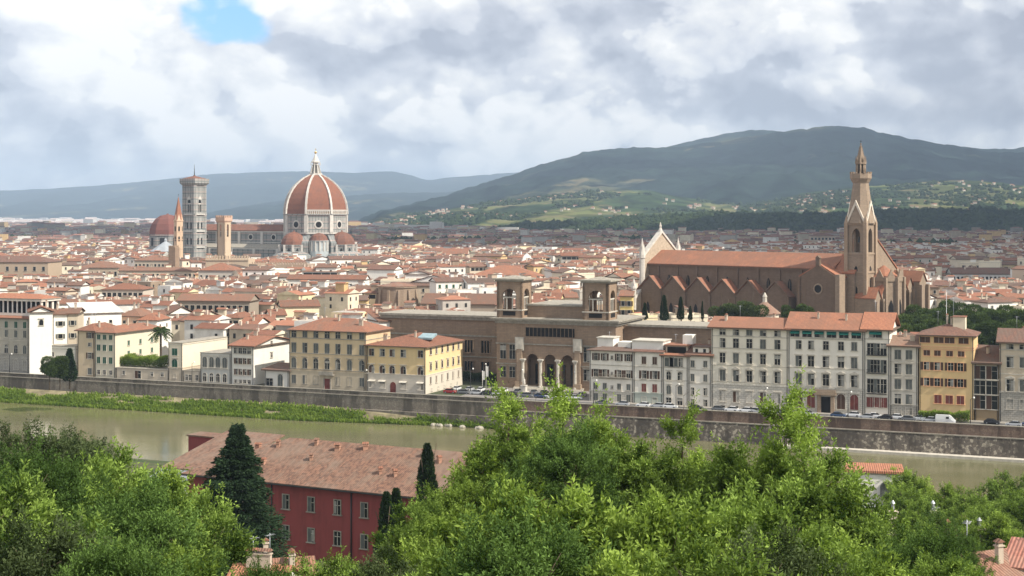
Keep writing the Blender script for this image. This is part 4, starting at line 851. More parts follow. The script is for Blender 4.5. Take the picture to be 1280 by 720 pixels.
        # lit stone statues group on the arch crown
    # low long roof volume between and behind the towers
    mb = MB(); mb.box(xl+tw, xr, 5, 30, hc, hc+4.6, 0); mb.box(xl+tw, xr, 4.5, 30.5, hc+4.6, hc+5.1, 1); mb.build('roof_block', [PIETRA, STONE], root)
    # left and right wings, set back
    hw = 21.6
    xa = X(478, 484); sb_ = 13
    mb = MB(); mb.box(xa, 0, sb_, sb_+18, -.2, hw, 0); mb.build('wing', [PIETRA], root); mb = MB(); mb.box(W+1.5, W+1.5+40, 8, 26, -.2, hw-1, 0); mb.build('wing', [PIETRA], root)
    mb = MB(); mb.box(xa-1, -.4, sb_-1.2, sb_+19, hw, hw+.7); mb.box(xa-.6, -.4, sb_-.6, sb_+.1, hw-1, hw); mb.box(xa, -.4, sb_-.3, sb_+.1, 15, 15.5); mb.box(xa, -.4, sb_-.25, sb_+.1, 8, 8.4)
    mb.build('wing_cornice', [STONE], root); mb = MB(); mb.box(W+3.2, W+42, 6.9, 26.5, hw-1, hw-.3); mb.build('wing_cornice', [STONE], root)
    for i in range(6):
        x = -3.4-i*6.2
        for z, h, in ((9.6, 4.2), (3.4, 3.2)):
            mb = MB(); mb.box(x-1.7, x+1.7, sb_-.12, sb_, z, z+h, 1)
            for q in (-1.7, -.55, .45, 1.55): mb.box(x+q-.05, x+q+.2, sb_-.35, sb_-.1, z, z+h, 0)
            mb.box(x-2, x+2, sb_-.4, sb_-.02, z+h, z+h+.4, 0); mb.box(x-2, x+2, sb_-.45, sb_-.02, z-.35, z, 0)
            mb.build('window', [PIETRA, GLASS], root)
    reg(a.x-50, a.y+30, 95, 18, QA, hw); occupy(a.x-34, a.y+34, 150, 46, QA); reg(a.x, a.y, W, 20, QA, hc)
library()

# ------------------------------------------------------------------ basilica: nave with side gables, transept, apse; separate bell tower
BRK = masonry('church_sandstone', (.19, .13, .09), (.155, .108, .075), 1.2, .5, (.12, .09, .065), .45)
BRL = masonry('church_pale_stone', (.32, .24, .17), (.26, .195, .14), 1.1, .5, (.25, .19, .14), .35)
MARB = flat('white_marble', (.52, .48, .42), .6, .12, .5)
def basilica():
    Y2, Y1 = 590.0, 658.0; P2 = Vector((px2x(1057, Y2), Y2, 0)); P1 = Vector((px2x(827, Y1), Y1, 0)); u = (P2-P1).normalized(); L = (P2-P1).length
    ang = math.atan2(u.y, u.x); zr, ze, hw = 40.0, 34.6, 9.5
    root = empty('basilica', P1, ang, 'brown stone gothic basilica with long orange roof and side gables', 'church')
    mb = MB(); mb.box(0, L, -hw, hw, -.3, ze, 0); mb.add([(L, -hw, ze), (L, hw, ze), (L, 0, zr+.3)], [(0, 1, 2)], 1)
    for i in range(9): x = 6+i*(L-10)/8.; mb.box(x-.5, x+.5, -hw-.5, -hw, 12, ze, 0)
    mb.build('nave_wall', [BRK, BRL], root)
    mb = MB(); o = .9; s_ = (zr-ze)/hw
    for q in (-1, 1):
        y0 = q*(hw+o); z0 = ze-o*s_+.25; mb.hexa([(-.5, y0, z0), (L+.6, y0, z0), (L+.6, 0, zr+.25), (-.5, 0, zr+.25), (-.5, y0, z0+.35), (L+.6, y0, z0+.35), (L+.6, 0, zr+.6), (-.5, 0, zr+.6)], 0)
    mb.box(-.4, L+.4, -hw-.6, -hw, ze-.9, ze-.2, 1)
    mb.build('nave_roof', [TILE_ORANGE, BRK], root)
    for i in range(8):   # clerestory lancets
        x = 12+i*(L-22)/7.
        mb = MB(); mb.prism([(-.8, 0), (.8, 0), (.8, 4.6), (.45, 5.7), (0, 6.4), (-.45, 5.7), (-.8, 4.6)], -.25, 0, 0); mb.box(-.06, .06, -.3, -.24, 0, 5.8, 1); link('clerestory_window', mb.mesh('window', [DARK, BRL]), root, (x, -hw, 23.5))
    # aisle with transverse gables; apexes read off the picture
    ap = [(812, 345.5), (841, 346.5), (872, 348), (903, 350), (935, 351.5), (969, 353)]
    aw = 5.2; yf = -hw-aw
    def local_x(px, y):      # along the church for a point on the line y
        # solve (P1 + u*x + v*y) projecting to px ; v = (-u.y, u.x)
        k = (px-640)/F; bx = P1.x-u.y*y; by = P1.y+u.x*y; return (k*by-bx)/(u.x-k*u.y)
    xs = [local_x(p, yf) for p, _ in ap]; pitch = (xs[-1]-xs[0])/5
    for (p, py), x in zip(ap, xs):
        Yp = P1.y+u.y*x+u.x*yf; za = zpy(py, Yp); zb = za-6.2; hwid = pitch/2
        g = MB(); g.box(x-hwid+.02, x+hwid-.02, yf, -hw, -.3, zb, 0); g.add([(x-hwid, yf, zb), (x+hwid, yf, zb), (x, yf, za), (x-hwid, -hw, zb), (x+hwid, -hw, zb), (x, -hw, za)], [(0, 1, 2), (4, 3, 5)], 0)
        g.box(x-hwid-.55, x-hwid+.55, yf-.7, yf, -.3, zb-.3, 0)
        gw = g.build('side_chapel_gable', [BRK], root)
        g = MB()
        g.hexa([(x-hwid, yf-.5, zb), (x, yf-.5, za), (x, -hw, za), (x-hwid, -hw, zb), (x-hwid, yf-.5, zb+.4), (x, yf-.5, za+.45), (x, -hw, za+.45), (x-hwid, -hw, zb+.4)], 0)
        g.hexa([(x, yf-.5, za), (x+hwid, yf-.5, zb), (x+hwid, -hw, zb), (x, -hw, za), (x, yf-.5, za+.45), (x+hwid, yf-.5, zb+.4), (x+hwid, -hw, zb+.4), (x, -hw, za+.45)], 0)
        g.hexa([(x-hwid, yf-.75, zb+.2), (x, yf-.75, za+.2), (x, yf-.4, za+.2), (x-hwid, yf-.4, zb+.2), (x-hwid, yf-.75, zb+.7), (x, yf-.75, za+.8), (x, yf-.4, za+.8), (x-hwid, yf-.4, zb+.7)], 1)
        g.hexa([(x, yf-.75, za+.2), (x+hwid, yf-.75, zb+.2), (x+hwid, yf-.4, zb+.2), (x, yf-.4, za+.2), (x, yf-.75, za+.8), (x+hwid, yf-.75, zb+.7), (x+hwid, yf-.4, zb+.7), (x, yf-.4, za+.8)], 1)
        g.build('side_chapel_roof', [TILE[1], BRK], gw)
        g = MB(); g.prism([(-.9, 0), (.9, 0), (.9, 6.5), (.45, 7.6), (0, 8.3), (-.45, 7.6), (-.9, 6.5)], -.2, 0, 0); link('window', g.mesh('window', [DARK]), gw, (x-1.0, yf, 9.5))
    # transept with gable and round window
    xt0, xt1 = local_x(999, yf-1), local_x(1047, yf-1); ym = yf-1; xm = (xt0+xt1)/2; Yp = P1.y+u.y*xm+u.x*ym; za, zb = zpy(331, Yp), zpy(347, Yp)
    g = MB(); g.box(xt0, xt1, ym, -hw, -.3, zb, 0); g.add([(xt0, ym, zb), (xt1, ym, zb), (xm, ym, za), (xt0, -hw, zb), (xt1, -hw, zb), (xm, -hw, za)], [(0, 1, 2), (4, 3, 5), (1, 4, 5, 2)], 0)
    g.box(xt1-.4, xt1+1.6, ym-1.2, ym+3, -.3, zb+1.5, 1); g.box(xt0-.6, xt0+.6, ym-.6, ym+.8, -.3, zb, 0); g.box(xm-.9, xm+.9, ym-.5, ym+.8, za-.5, za+2.6, 0); g.prism([(xm-1.2, za+2.6), (xm+1.2, za+2.6), (xm, za+3.8)], ym-.6, ym+.9, 0)
    tr = g.build('transept', [BRK, BRL], root)
    g = MB()
    for q, (xa, xb) in ((0, (xt0-.5, xm)), (1, (xm, xt1+.5))):
        z0, z1 = (zb, za) if q == 0 else (za, zb); g.hexa([(xa, ym+.4, z0), (xb, ym+.4, z1), (xb, -hw, z1), (xa, -hw, z0), (xa, ym+.4, z0+.5), (xb, ym+.4, z1+.5), (xb, -hw, z1+.5), (xa, -hw, z0+.5)], 0)
    g.build('transept_roof', [TILE_ORANGE], tr)
    g = MB(); g.M = Matrix.Translation((xm, ym, zpy(361, Yp))) @ Matrix.Rotation(math.pi/2, 4, 'X'); g.loft([(2.2, 0), (2.2, .25)], 20, 0, k=1); g.loft([(1.6, 0.2), (1.6, .3)], 20, 0, k=0); g.build('round_window', [DARK, BRL], tr)
    g = MB(); g.box(xm-1.4, xm+1.4, ym-.2, ym, 2, 7.5); g.build('door', [DARK], tr)
    # east end: high transept wall seen lit, apse chapels with gables
    xe = L; g = MB()
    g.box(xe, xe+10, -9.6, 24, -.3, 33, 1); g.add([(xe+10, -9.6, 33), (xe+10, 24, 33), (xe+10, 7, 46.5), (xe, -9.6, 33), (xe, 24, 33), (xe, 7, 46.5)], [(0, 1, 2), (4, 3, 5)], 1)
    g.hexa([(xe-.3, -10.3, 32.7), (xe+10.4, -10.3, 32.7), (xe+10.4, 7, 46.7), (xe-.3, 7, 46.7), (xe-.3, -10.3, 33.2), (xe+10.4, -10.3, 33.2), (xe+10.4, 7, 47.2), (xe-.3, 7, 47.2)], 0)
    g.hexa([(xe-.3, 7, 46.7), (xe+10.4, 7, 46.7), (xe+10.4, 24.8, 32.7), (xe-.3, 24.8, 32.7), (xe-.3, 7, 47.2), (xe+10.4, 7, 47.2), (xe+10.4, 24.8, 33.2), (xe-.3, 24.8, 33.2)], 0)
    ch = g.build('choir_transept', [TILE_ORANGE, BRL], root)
    g = MB(); g.M = Matrix.Translation((xe+10, 7, 33)) @ Matrix.Rotation(math.pi/2, 4, 'Y'); g.loft([(1.9, 0), (1.9, .3)], 18, 0, k=0); g.build('round_window', [DARK], ch)
    for j, (y0, y1, dx, h) in enumerate([(-9.3, -4.6, 9, 23), (-4.6, .2, 9, 24), (9, 13.8, 10, 26), (13.8, 18.6, 10, 27), (18.6, 24, 13, 29)]):
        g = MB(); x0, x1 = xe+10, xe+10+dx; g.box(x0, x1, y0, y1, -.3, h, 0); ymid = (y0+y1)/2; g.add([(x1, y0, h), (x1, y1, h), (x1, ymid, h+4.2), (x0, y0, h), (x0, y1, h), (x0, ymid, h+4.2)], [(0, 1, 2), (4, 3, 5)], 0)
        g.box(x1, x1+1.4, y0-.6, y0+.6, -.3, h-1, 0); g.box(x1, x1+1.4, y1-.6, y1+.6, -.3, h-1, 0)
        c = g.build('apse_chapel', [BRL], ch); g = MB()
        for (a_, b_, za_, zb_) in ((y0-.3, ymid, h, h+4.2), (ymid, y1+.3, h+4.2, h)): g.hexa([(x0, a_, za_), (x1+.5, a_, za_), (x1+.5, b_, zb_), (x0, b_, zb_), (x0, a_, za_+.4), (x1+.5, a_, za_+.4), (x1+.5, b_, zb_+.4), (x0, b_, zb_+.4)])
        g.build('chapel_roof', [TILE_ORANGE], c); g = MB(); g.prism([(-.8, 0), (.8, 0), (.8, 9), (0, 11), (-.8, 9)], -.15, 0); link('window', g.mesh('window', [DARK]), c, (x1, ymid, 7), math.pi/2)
    g = MB(); xc = xe+15; g.loft([(7.6, -.3), (7.6, 29.5), (7.9, 29.7), (7.9, 30.3)], 10, .3, xc, 4.4, 0)
    for i in range(10):
        a_ = .3+i*math.pi/5; px_, py_ = xc+8*math.cos(a_), 4.4+8*math.sin(a_); g.box(px_-.6, px_+.6, py_-.6, py_+.6, -.3, 31.5, 0)
        a2 = a_+math.pi/10; g.prism([(0, 0)], 0, 0) if False else None
        q = MB()
    ap_ = g.build('apse', [BRL], ch); g = MB(); g.loft([(7.9, 30.3), (.4, 36)], 10, .3, xc, 4.4, 0, cap=False); g.build('apse_roof', [TILE_ORANGE], ap_)
    for i in range(10):
        a2 = .3+(i+.5)*math.pi/5; g = MB(); g.prism([(-.9, 0), (.9, 0), (.9, 12), (0, 14.5), (-.9, 12)], -.25, 0); g.box(-.06, .06, -.3, -.24, 0, 13); link('window', g.mesh('window', [DARK]), ap_, (xc+7.25*math.cos(a2), 4.4+7.25*math.sin(a2), 8), a2+math.pi/2)
        g = MB(); g.prism([(-2.2, 0), (2.2, 0), (0, 4.6)], -.3, .5); link('gablet', g.mesh('gablet', [BRL]), ap_, (xc+7.3*math.cos(a2), 4.4+7.3*math.sin(a2), 30), a2+math.pi/2)
    # facade screen with pinnacles at the left end
    g = MB(); zt = zpy(290, Y1); fw = 12.5
    g.prism([(-fw, 0), (fw, 0), (fw, zt-11), (0, zt), (-fw, zt-11)], 0, 1.6, 0); g.prism([(-fw-6, 0), (-fw, 0), (-fw, 24), (-fw-6, 19)], 0, 1.5, 0); g.prism([(fw, 0), (fw+6, 0), (fw+6, 19), (fw, 24)], 0, 1.5, 0)
    g.prism([(-fw-.8, zt-11.4), (-fw-.8, zt-10.4), (0, zt+.8), (fw+.8, zt-10.4), (fw+.8, zt-11.4), (0, zt-.4)], -.5, 2.0, 1)
    g.hexa([(-fw-6.5, -.3, 18.5), (-fw, -.3, 23.8), (-fw, 1.8, 23.8), (-fw-6.5, 1.8, 18.5), (-fw-6.5, -.3, 19.6), (-fw, -.3, 25), (-fw, 1.8, 25), (-fw-6.5, 1.8, 19.6)], 1)
    fc = g.build('facade', [flat('facade_back', (.40, .32, .235)), MARB], root); fc.rotation_euler = (0, 0, math.pi/2); fc.location = (0, 0, 0)
    for (yy, zz, r, hh) in ((-fw-.5, 19, 1.3, 27), (fw+.5, 19, 1.3, 27), (-fw-6.3, 14, 1.1, 14), (fw+6.3, 14, 1.1, 14)):
        g = MB(); g.loft([(r, zz), (r, zz+hh*.66), (r*1.25, zz+hh*.67), (r*1.2, zz+hh*.72), (.12, zz+hh)], 8, .4, -.7, yy)
        for q in range(4): g.loft([(.25, zz+hh*.68), (.25, zz+hh*.8), (.03, zz+hh*.9)], 4, .4, -.7+.95*math.cos(q*math.pi/2+.8), yy+.95*math.sin(q*math.pi/2+.8))
        g.build('pinnacle', [MARB], root)
    g = MB(); g.loft([(1.1, zt), (.8, zt+1.2), (.45, zt+2), (.6, zt+2.6), (.35, zt+3.6), (.1, zt+4.6)], 8, 0, -.7, 0); g.build('finial', [MARB], root)
    q0 = P1; occupy(P1.x+u.y*28, P1.y-u.x*28, L+32, 56, ang)
    return u, ang
UB, AB = basilica()

def tower_faces(mb, w, fn):
    for q in range(4):
        mb.M = Matrix.Rotation(q*math.pi/2, 4, 'Z') @ Matrix.Translation((-w/2, -w/2, 0)); fn()
    mb.at()
def bell_tower():
    Y = 580; root = empty('bell_tower', (px2x(1076, Y), Y, 0), R(-40), 'tall sandstone bell tower with pointed belfry, gables and slender spire', 'tower')
    w = 8.3; zz = lambda py: zpy(py, Y)
    b0, b1 = zz(317), zz(280); mb = MB(); mb.box(-w/2, w/2, -w/2, w/2, -.3, b0, 0)
    tower_faces(mb, w, lambda: mb.archwall(w, 1.0, b0, b1, [(w/2, 3.5, b0+.6, b1-4.4, 2)], 0, 10))
    for z in (b0, zz(340), zz(372), b1): tower_faces(mb, w, lambda: mb.box(-.3, w+.3, -.3, .0, z-.3, z+.3, 1))
    for sx in (-1, 1):
        for sy in (-1, 1): mb.box(sx*w/2-.75, sx*w/2+.75, sy*w/2-.75, sy*w/2+.75, -.3, b1+.6, 1); mb.loft([(1.0, b1+.6), (.1, b1+3.6)], 4, math.pi/4, sx*w/2, sy*w/2, 1, cap=False)
    sh = mb.build('shaft', [BRL, PIETRA_L], root)
    mb = MB(); g0, g1 = b1+.3, zz(252)
    tower_faces(mb, w, lambda: (mb.prism([(.2, g0), (w-.2, g0), (w/2, g1-.8)], -.15, 1.2, 0), mb.prism([(-.3, g0-.2), (.5, g0-.2), (w/2, g1-1.4), (w/2, g1+.6)], -.45, .1, 1), mb.prism([(w+.3, g0-.2), (w/2, g1+.6), (w/2, g1-1.4), (w-.5, g0-.2)], -.45, .1, 1)))
    mb.build('gable', [BRL, flat('pale_coping', (.62, .55, .45))], root)
    mb = MB(); p0, p1 = b1+.3, zz(228); mb.loft([(w*.66, p0), (w*.50, (p0+p1)/2), (w*.37, p1)], 8, math.pi/8, k=0); mb.build('spire_shaft', [BRL], root)
    mb = MB(); t0, t1 = p1, zz(217); mb.loft([(3.3, t0-.2), (4.1, t0+1.4), (4.3, t0+1.5), (4.3, t1), (3.9, t1)], 8, math.pi/8, k=0)
    for i in range(16): a = i*math.pi/8; mb.box(4.05*math.cos(a)-.25, 4.05*math.cos(a)+.25, 4.05*math.sin(a)-.25, 4.05*math.sin(a)+.25, t1, t1+.7, 0)
    mb.build('balcony', [BRL], root)
    mb = MB(); l0, l1 = t1, zz(205)
    for i in range(8): a = math.pi/8+i*math.pi/4; mb.tube((1.75*math.cos(a), 1.75*math.sin(a), l0-.2), (1.7*math.cos(a), 1.7*math.sin(a), l1), .36, .34, 6, 0)
    mb.loft([(1.0, l0-.2), (1.0, l1)], 8, 0, k=1); mb.loft([(2.25, l1), (2.25, l1+.5), (1.6, l1+.6)], 8, math.pi/8, k=0)
    for i in range(8): a = math.pi/8+i*math.pi/4; mb.loft([(.45, l1+.4), (.06, l1+3.4)], 4, 0, 1.9*math.cos(a), 1.9*math.sin(a), 0)
    mb.build('lantern', [BRL, DARK], root)
    mb = MB(); mb.loft([(1.6, l1+.5), (1.25, l1+3), (.18, zz(181)), (.3, zz(180.5)), (.25, zz(179))], 8, math.pi/8)
    for k in range(9):
        z = l1+1.5+k*(zz(181)-l1-2)/9; rr = 1.6*(1-(z-l1)/(zz(181)-l1))+.15
        for i in range(4): a = math.pi/8+i*math.pi/2; mb.box(rr*math.cos(a)-.2, rr*math.cos(a)+.2, rr*math.sin(a)-.2, rr*math.sin(a)+.2, z, z+.45)
    mb.build('spire', [BRL], root)
    mb = MB(); mb.box(-.06, .06, -.06, .06, zz(179), zz(175)); mb.box(-.5, .5, -.05, .05, zz(176.8), zz(176.4)); mb.build('cross', [IRON], root)
    for z0, hgt, ww in ((zz(385), 9, 1.5), (zz(338), 2.0, 1.5)):
        for q in range(4):
            mb = MB(); mb.prism([(-ww/2, 0), (ww/2, 0), (ww/2, hgt-1.2), (0, hgt), (-ww/2, hgt-1.2)], -.1, .05, 0); mb.box(-ww/2-.25, -ww/2, -.2, .02, 0, hgt-1, 1); mb.box(ww/2, ww/2+.25, -.2, .02, 0, hgt-1, 1)
            o = link('window', mb.mesh('window', [DARK, PIETRA_L]), sh, (0, 0, 0)); a = q*math.pi/2; o.location = (w/2*math.sin(a), -w/2*math.cos(a), z0); o.rotation_euler = (0, 0, a)
    mb = MB(); mb.box(-1.5, 1.5, -1.5, 1.5, b0, b0+.4); mb.loft([(1.3, b0+4.5), (1.0, b0+6), (.5, b0+7)], 12, 0, k=0); mb.build('bell', [IRON], root)
bell_tower()
# little domed chapel by the cloister
rt = empty('chapel', (px2x(956, 545), 545, 0), 0, 'small round chapel with conical tiled roof and lantern beside the basilica', 'chapel')
z = zpy(392, 545); mb = MB(); mb.loft([(5.3, -.2), (5.3, z)], 16, 0); mb.build('drum', [plaster((.66, .58, .46))], rt)
mb = MB(); mb.loft([(6.0, z), (6.0, z+.3), (.9, z+4.4)], 16, 0, smooth=False); mb.build('roof', [TILE_OLD], rt); mb = MB(); mb.loft([(.9, z+4.2), (.8, z+6.3), (1.0, z+6.4), (.15, z+8)], 8, 0); mb.build('lantern', [STONE_L], rt)
rt = empty('hall', (px2x(497, 745), 745, 0), 0, 'round stone hall with sloping buttresses left of the library wing', 'hall')
z = zpy(359, 745); mb = MB(); mb.loft([(10.2, -.2), (10.2, z), (10.7, z), (10.7, z+.8)], 16, 0)
for i in range(12): a = i*math.pi/6+.15; mb.M = Matrix.Rotation(a, 4, 'Z'); mb.hexa([(10, -.6, 0), (13.5, -.6, 0), (13.5, .6, 0), (10, .6, 0), (10, -.6, z-1), (10.6, -.6, z-1), (10.6, .6, z-1), (10, .6, z-1)])
mb.at(); mb.build('drum', [BRL], rt); mb = MB(); mb.loft([(10.9, z+.8), (.5, z+2.6)], 16, 0, cap=False); mb.build('roof', [TILE_OLD], rt)

# ------------------------------------------------------------------ cathedral
def marble(name, c, g, pk=(.46, .33, .28)):
    """white marble with green bands and panels, as inlaid on the walls"""
    m, t, b = new_mat(name); P = objc(t); s = t.node('ShaderNodeSeparateXYZ', {0: P})
    uv = t.node('ShaderNodeCombineXYZ', {0: t.m('ADD', s.outputs[0], t.m('MULTIPLY', s.outputs[1], .7)), 1: s.outputs[2], 2: 0.0}).outputs[0]
    br = t.node('ShaderNodeTexBrick', {'Vector': uv, 'Color1': (*c, 1), 'Color2': (*[x*.9 for x in c], 1), 'Mortar': (*g, 1), 'Scale': 1.0, 'Mortar Size': .35, 'Brick Width': 3.0, 'Row Height': 5.5, 'Mortar Smooth': .2}, offset=0.0)
    z = t.m('SINE', t.m('MULTIPLY', s.outputs[2], 2*math.pi/5.5)); col = t.mix(t.ss(z, .75, .95, 0, .5), br.outputs[0], pk)
    n = t.noise(geo(t), .08, 5, .6); t.put(b.inputs['Base Color'], t.mix(t.ss(n, .4, .65, 0, .45), col, tuple(x*.55 for x in c))); return m
MA = marble('inlaid_marble', (.36, .35, .325), (.15, .165, .155)); MA_SHADE = marble('inlaid_marble', (.28, .28, .265), (.13, .145, .14))  # second copy is darkened: shade on the cathedral body put into its colour
MWH = flat('marble_rib', (.52, .49, .44), .6, .1, .3)
DOME = tile_mat('dome_tile', (.27, .115, .072), (.20, .085, .055), (.15, .08, .06), bump=False)
def cathedral():
    Yc = 1300; Xc = px2x(394.5, Yc); k = Yc/F; Z = lambda py: H-(py-HY)*k
    root = empty('cathedral', (Xc, Yc, 0), 0, 'great cathedral with huge red ribbed octagonal dome and white lantern', 'cathedral'); rot = R(-9)
    prof = [(29.4, Z(267.5)), (29.2, Z(262)), (28.4, Z(255)), (27.0, Z(248.5)), (24.9, Z(242)), (22.3, Z(236.3)), (19.0, Z(231)), (15.2, Z(226.4)), (10.8, Z(222.2)), (6.6, Z(219.3)), (5.4, Z(218.6))]
    mb = MB(); mb.loft(prof, 8, rot); dm = mb.build('dome', [DOME], root)
    for i in range(8):
        a = rot+i*math.pi/4; mb = MB(); mb.M = Matrix.Rotation(a, 4, 'Z'); wd = .95
        for (r0, z0), (r1, z1) in zip(prof, prof[1:]):
            mb.hexa([(r0-1.2, -wd, z0), (r0+1.0, -wd, z0), (r0+1.0, wd, z0), (r0-1.2, wd, z0), (r1-1.2, -wd*.8, z1), (r1+.9, -wd*.8, z1+.4), (r1+.9, wd*.8, z1+.4), (r1-1.2, wd*.8, z1)])
        mb.build('rib', [MWH], dm)
    # drum
    r = 29.0; mb = MB(); mb.loft([(r, Z(291)), (r, Z(269)), (r+1.2, Z(268.6)), (r+1.2, Z(267.4))], 8, rot, k=0); mb.loft([(r+.6, Z(292)), (r+.6, Z(290.3))], 8, rot, k=1)
    for i in range(8): a = rot+i*math.pi/4; mb.M = Matrix.Rotation(a, 4, 'Z'); mb.box(r-2.2, r+.7, -1.6, 1.6, Z(290.3), Z(268.7), 1)
    mb.at(); dr = mb.build('drum', [MA, MWH], root)
    ap_ = r*math.cos(math.pi/8)
    for i in range(8):
        a = rot+(i+.5)*math.pi/4; mb = MB(); mb.M = Matrix.Rotation(a, 4, 'Z') @ Matrix.Translation((ap_, 0, Z(280.5))) @ Matrix.Rotation(math.pi/2, 4, 'Y')
        mb.loft([(3.9, 0), (3.9, .35)], 20, 0, k=0); mb.loft([(2.6, .2), (2.6, .5)], 20, 0, k=1); mb.build('round_window', [MWH, DARK], dr)
    for i in (6, 7, 0):    # white arcaded gallery: finished on the south east sides
        a = rot+(i+.5)*math.pi/4; mb = MB(); mb.M = Matrix.Rotation(a, 4, 'Z') @ Matrix.Translation((ap_+.9, 0, 0)) @ Matrix.Rotation(math.pi/2, 4, 'Z') @ Matrix.Translation((-11.4, 0, 0))
        mb.archwall(22.8, .5, Z(268), Z(262.8), [(1.1+j*1.87, 1.15, Z(268)+.6, Z(268)+2.4, 1) for j in range(12)], 0, 6); mb.box(0, 22.8, -.2, .7, Z(262.8), Z(262.2), 0); mb.box(0, 22.8, .5, 1.0, Z(268), Z(262.8), 1)
        if i != 0 or True: mb.build('gallery', [MWH, PIETRA], dr)
    # lantern
    z0 = Z(218.6); mb = MB(); mb.loft([(6.2, z0-.3), (6.2, z0+1.3), (5.2, z0+1.3)], 8, rot, k=0); mb.loft([(2.7, z0), (2.6, z0+11)], 8, rot, k=0); mb.loft([(3.9, z0+11), (4.0, z0+12), (3.4, z0+12.3), (2.9, z0+13.2), (.45, z0+19)], 8, rot, k=0)
    for i in range(8):
        a = rot+i*math.pi/4; mb.M = Matrix.Rotation(a, 4, 'Z'); mb.hexa([(2.3, -.35, z0+1), (5.4, -.35, z0+1), (5.4, .35, z0+1), (2.3, .35, z0+1), (2.3, -.35, z0+9.5), (3.4, -.35, z0+8.6), (3.4, .35, z0+8.6), (2.3, .35, z0+9.5)], 0)
        mb.loft([(.4, z0+8.6), (.05, z0+11.4)], 4, 0, 4.4, 0, 0)
    mb.at(); ln = mb.build('lantern', [MWH], dm)
    for i in range(8): a = rot+(i+.5)*math.pi/4; mb = MB(); mb.box(-.45, .45, -.1, 0, 2, 9); link('window', mb.mesh('window', [DARK]), ln, (2.52*math.cos(a), 2.52*math.sin(a), z0), a+math.pi/2)
    mb = MB(); mb.loft([(.15, z0+18.8)]+[(1.2*math.sin(math.pi*i/8)+.05, z0+20.2-1.2*math.cos(math.pi*i/8)) for i in range(9)], 12, 0, smooth=True); mb.box(-.12, .12, -.12, .12, z0+21.3, z0+24); mb.box(-.8, .8, -.1, .1, z0+22.8, z0+23.1); mb.build('gilt_ball', [flat('gilt', (.7, .5, .2), .3, .05, 1, .9)], ln)
    # crossing body
    mb = MB(); mb.loft([(28.2, -.3), (28.2, Z(291))], 8, rot, k=0); mb.build('crossing', [MA_SHADE], root)
    def dirn(deg): a = R(deg); return math.cos(a), math.sin(a)
    for deg in (-121.5, -31.5):       # tribunes with their tiled semi-domes
        c, s = dirn(deg); cx, cy = c*30, s*30; zb, zt = Z(305), Z(289.5); g = MB()
        g.loft([(12.6, -.3), (12.6, zb-1), (13.3, zb-.8), (13.3, zb)], 10, R(deg), cx, cy, 0)
        for i in range(10): a = R(deg)+i*math.pi/5; q = (cx+12.9*math.cos(a), cy+12.9*math.sin(a)); g.box(q[0]-.9, q[0]+.9, q[1]-.9, q[1]+.9, -.3, zb, 1)
        g.loft([(19.5, -.3), (19.5, Z(318)), (13, Z(313))], 10, R(deg), cx, cy, 0)
        tb = g.build('tribune', [MA_SHADE, MWH], root)
        g = MB(); g.loft([(11.6*math.cos(t_), zb+(zt-zb)*math.sin(t_)) for t_ in [0, .25, .5, .75, 1.0, 1.25, 1.45]]+[(.6, zt+.3), (.5, zt+1.6)], 10, R(deg), cx, cy); g.build('tribune_dome', [DOME], tb)
        for i in range(10):
            a = R(deg)+(i+.5)*math.pi/5; g = MB(); g.prism([(-1, 0), (1, 0), (1, 7.5), (0, 9), (-1, 7.5)], -.2, 0); link('window', g.mesh('window', [DARK]), tb, (cx+12.1*math.cos(a), cy+12.1*math.sin(a), zb-12), a+math.pi/2)
    c, s = dirn(-76.5); cx, cy = c*29, s*29; g = MB(); zb = Z(300)
    g.loft([(8.6, -.3), (8.6, Z(313)), (8.0, Z(313)), (8.0, zb-.8), (8.9, zb-.6), (8.9, zb)], 14, 0, cx, cy, 0)
    for i in range(14): a = i*math.pi/7; g.loft([(.6, Z(313)), (.6, zb-.6)], 6, 0, cx+8.3*math.cos(a), cy+8.3*math.sin(a), 1)
    ex = g.build('exedra', [flat('pale_blue_marble', (.38, .41, .41), .7, .15, .2), MWH], root)
    g = MB(); g.loft([(8.3, zb), (6.6, Z(294.5)), (3.6, Z(291.6)), (.4, Z(290.6))], 14, 0, cx, cy); g.build('exedra_roof', [DOME], ex)
    # buttress piers between tribunes
    for deg in (-54, -99, -9, -144):
        c, s = dirn(deg); g = MB(); g.M = Matrix.Rotation(R(deg), 4, 'Z'); g.box(26.5, 34.5, -3.2, 3.2, -.3, Z(303), 0); g.hexa([(26.5, -3.2, Z(303)), (34.5, -3.2, Z(303)), (34.5, 3.2, Z(303)), (26.5, 3.2, Z(303)), (26.5, -3.2, Z(293)), (28, -3.2, Z(293)), (28, 3.2, Z(293)), (26.5, 3.2, Z(293))], 0); g.build('pier', [MA_SHADE], root)
    # nave
    A = R(148.5); g = MB(); g.M = Matrix.Rotation(A, 4, 'Z'); Ln = 138; ze = Z(289)
    g.box(24, Ln, -11, 11, -.3, ze, 0); g.box(24, Ln, -21.5, 21.5, -.3, Z(311), 0); g.box(24, Ln, 10.9, 11.5, ze-1.3, ze, 1); g.box(24, Ln, 21.4, 22.1, Z(312), Z(310.5), 1); g.box(24, Ln, 21.4, 22.0, Z(323), Z(322), 1); g.box(24, Ln, 10.95, 11.3, Z(304), Z(303), 1)
    for i in range(5): x = 26+i*(Ln-28)/4; g.box(x-1.4, x+1.4, 10.9, 12, Z(308), ze-1.3, 1); g.box(x-1.4, x+1.4, 21.4, 22.8, -.3, Z(311), 1)
    g.box(Ln, Ln+3, -22, 22, -.3, Z(300), 0); g.box(Ln, Ln+3, -12, 12, Z(300), Z(282), 0)
    nv = g.build('nave', [MA_SHADE, MWH], root)
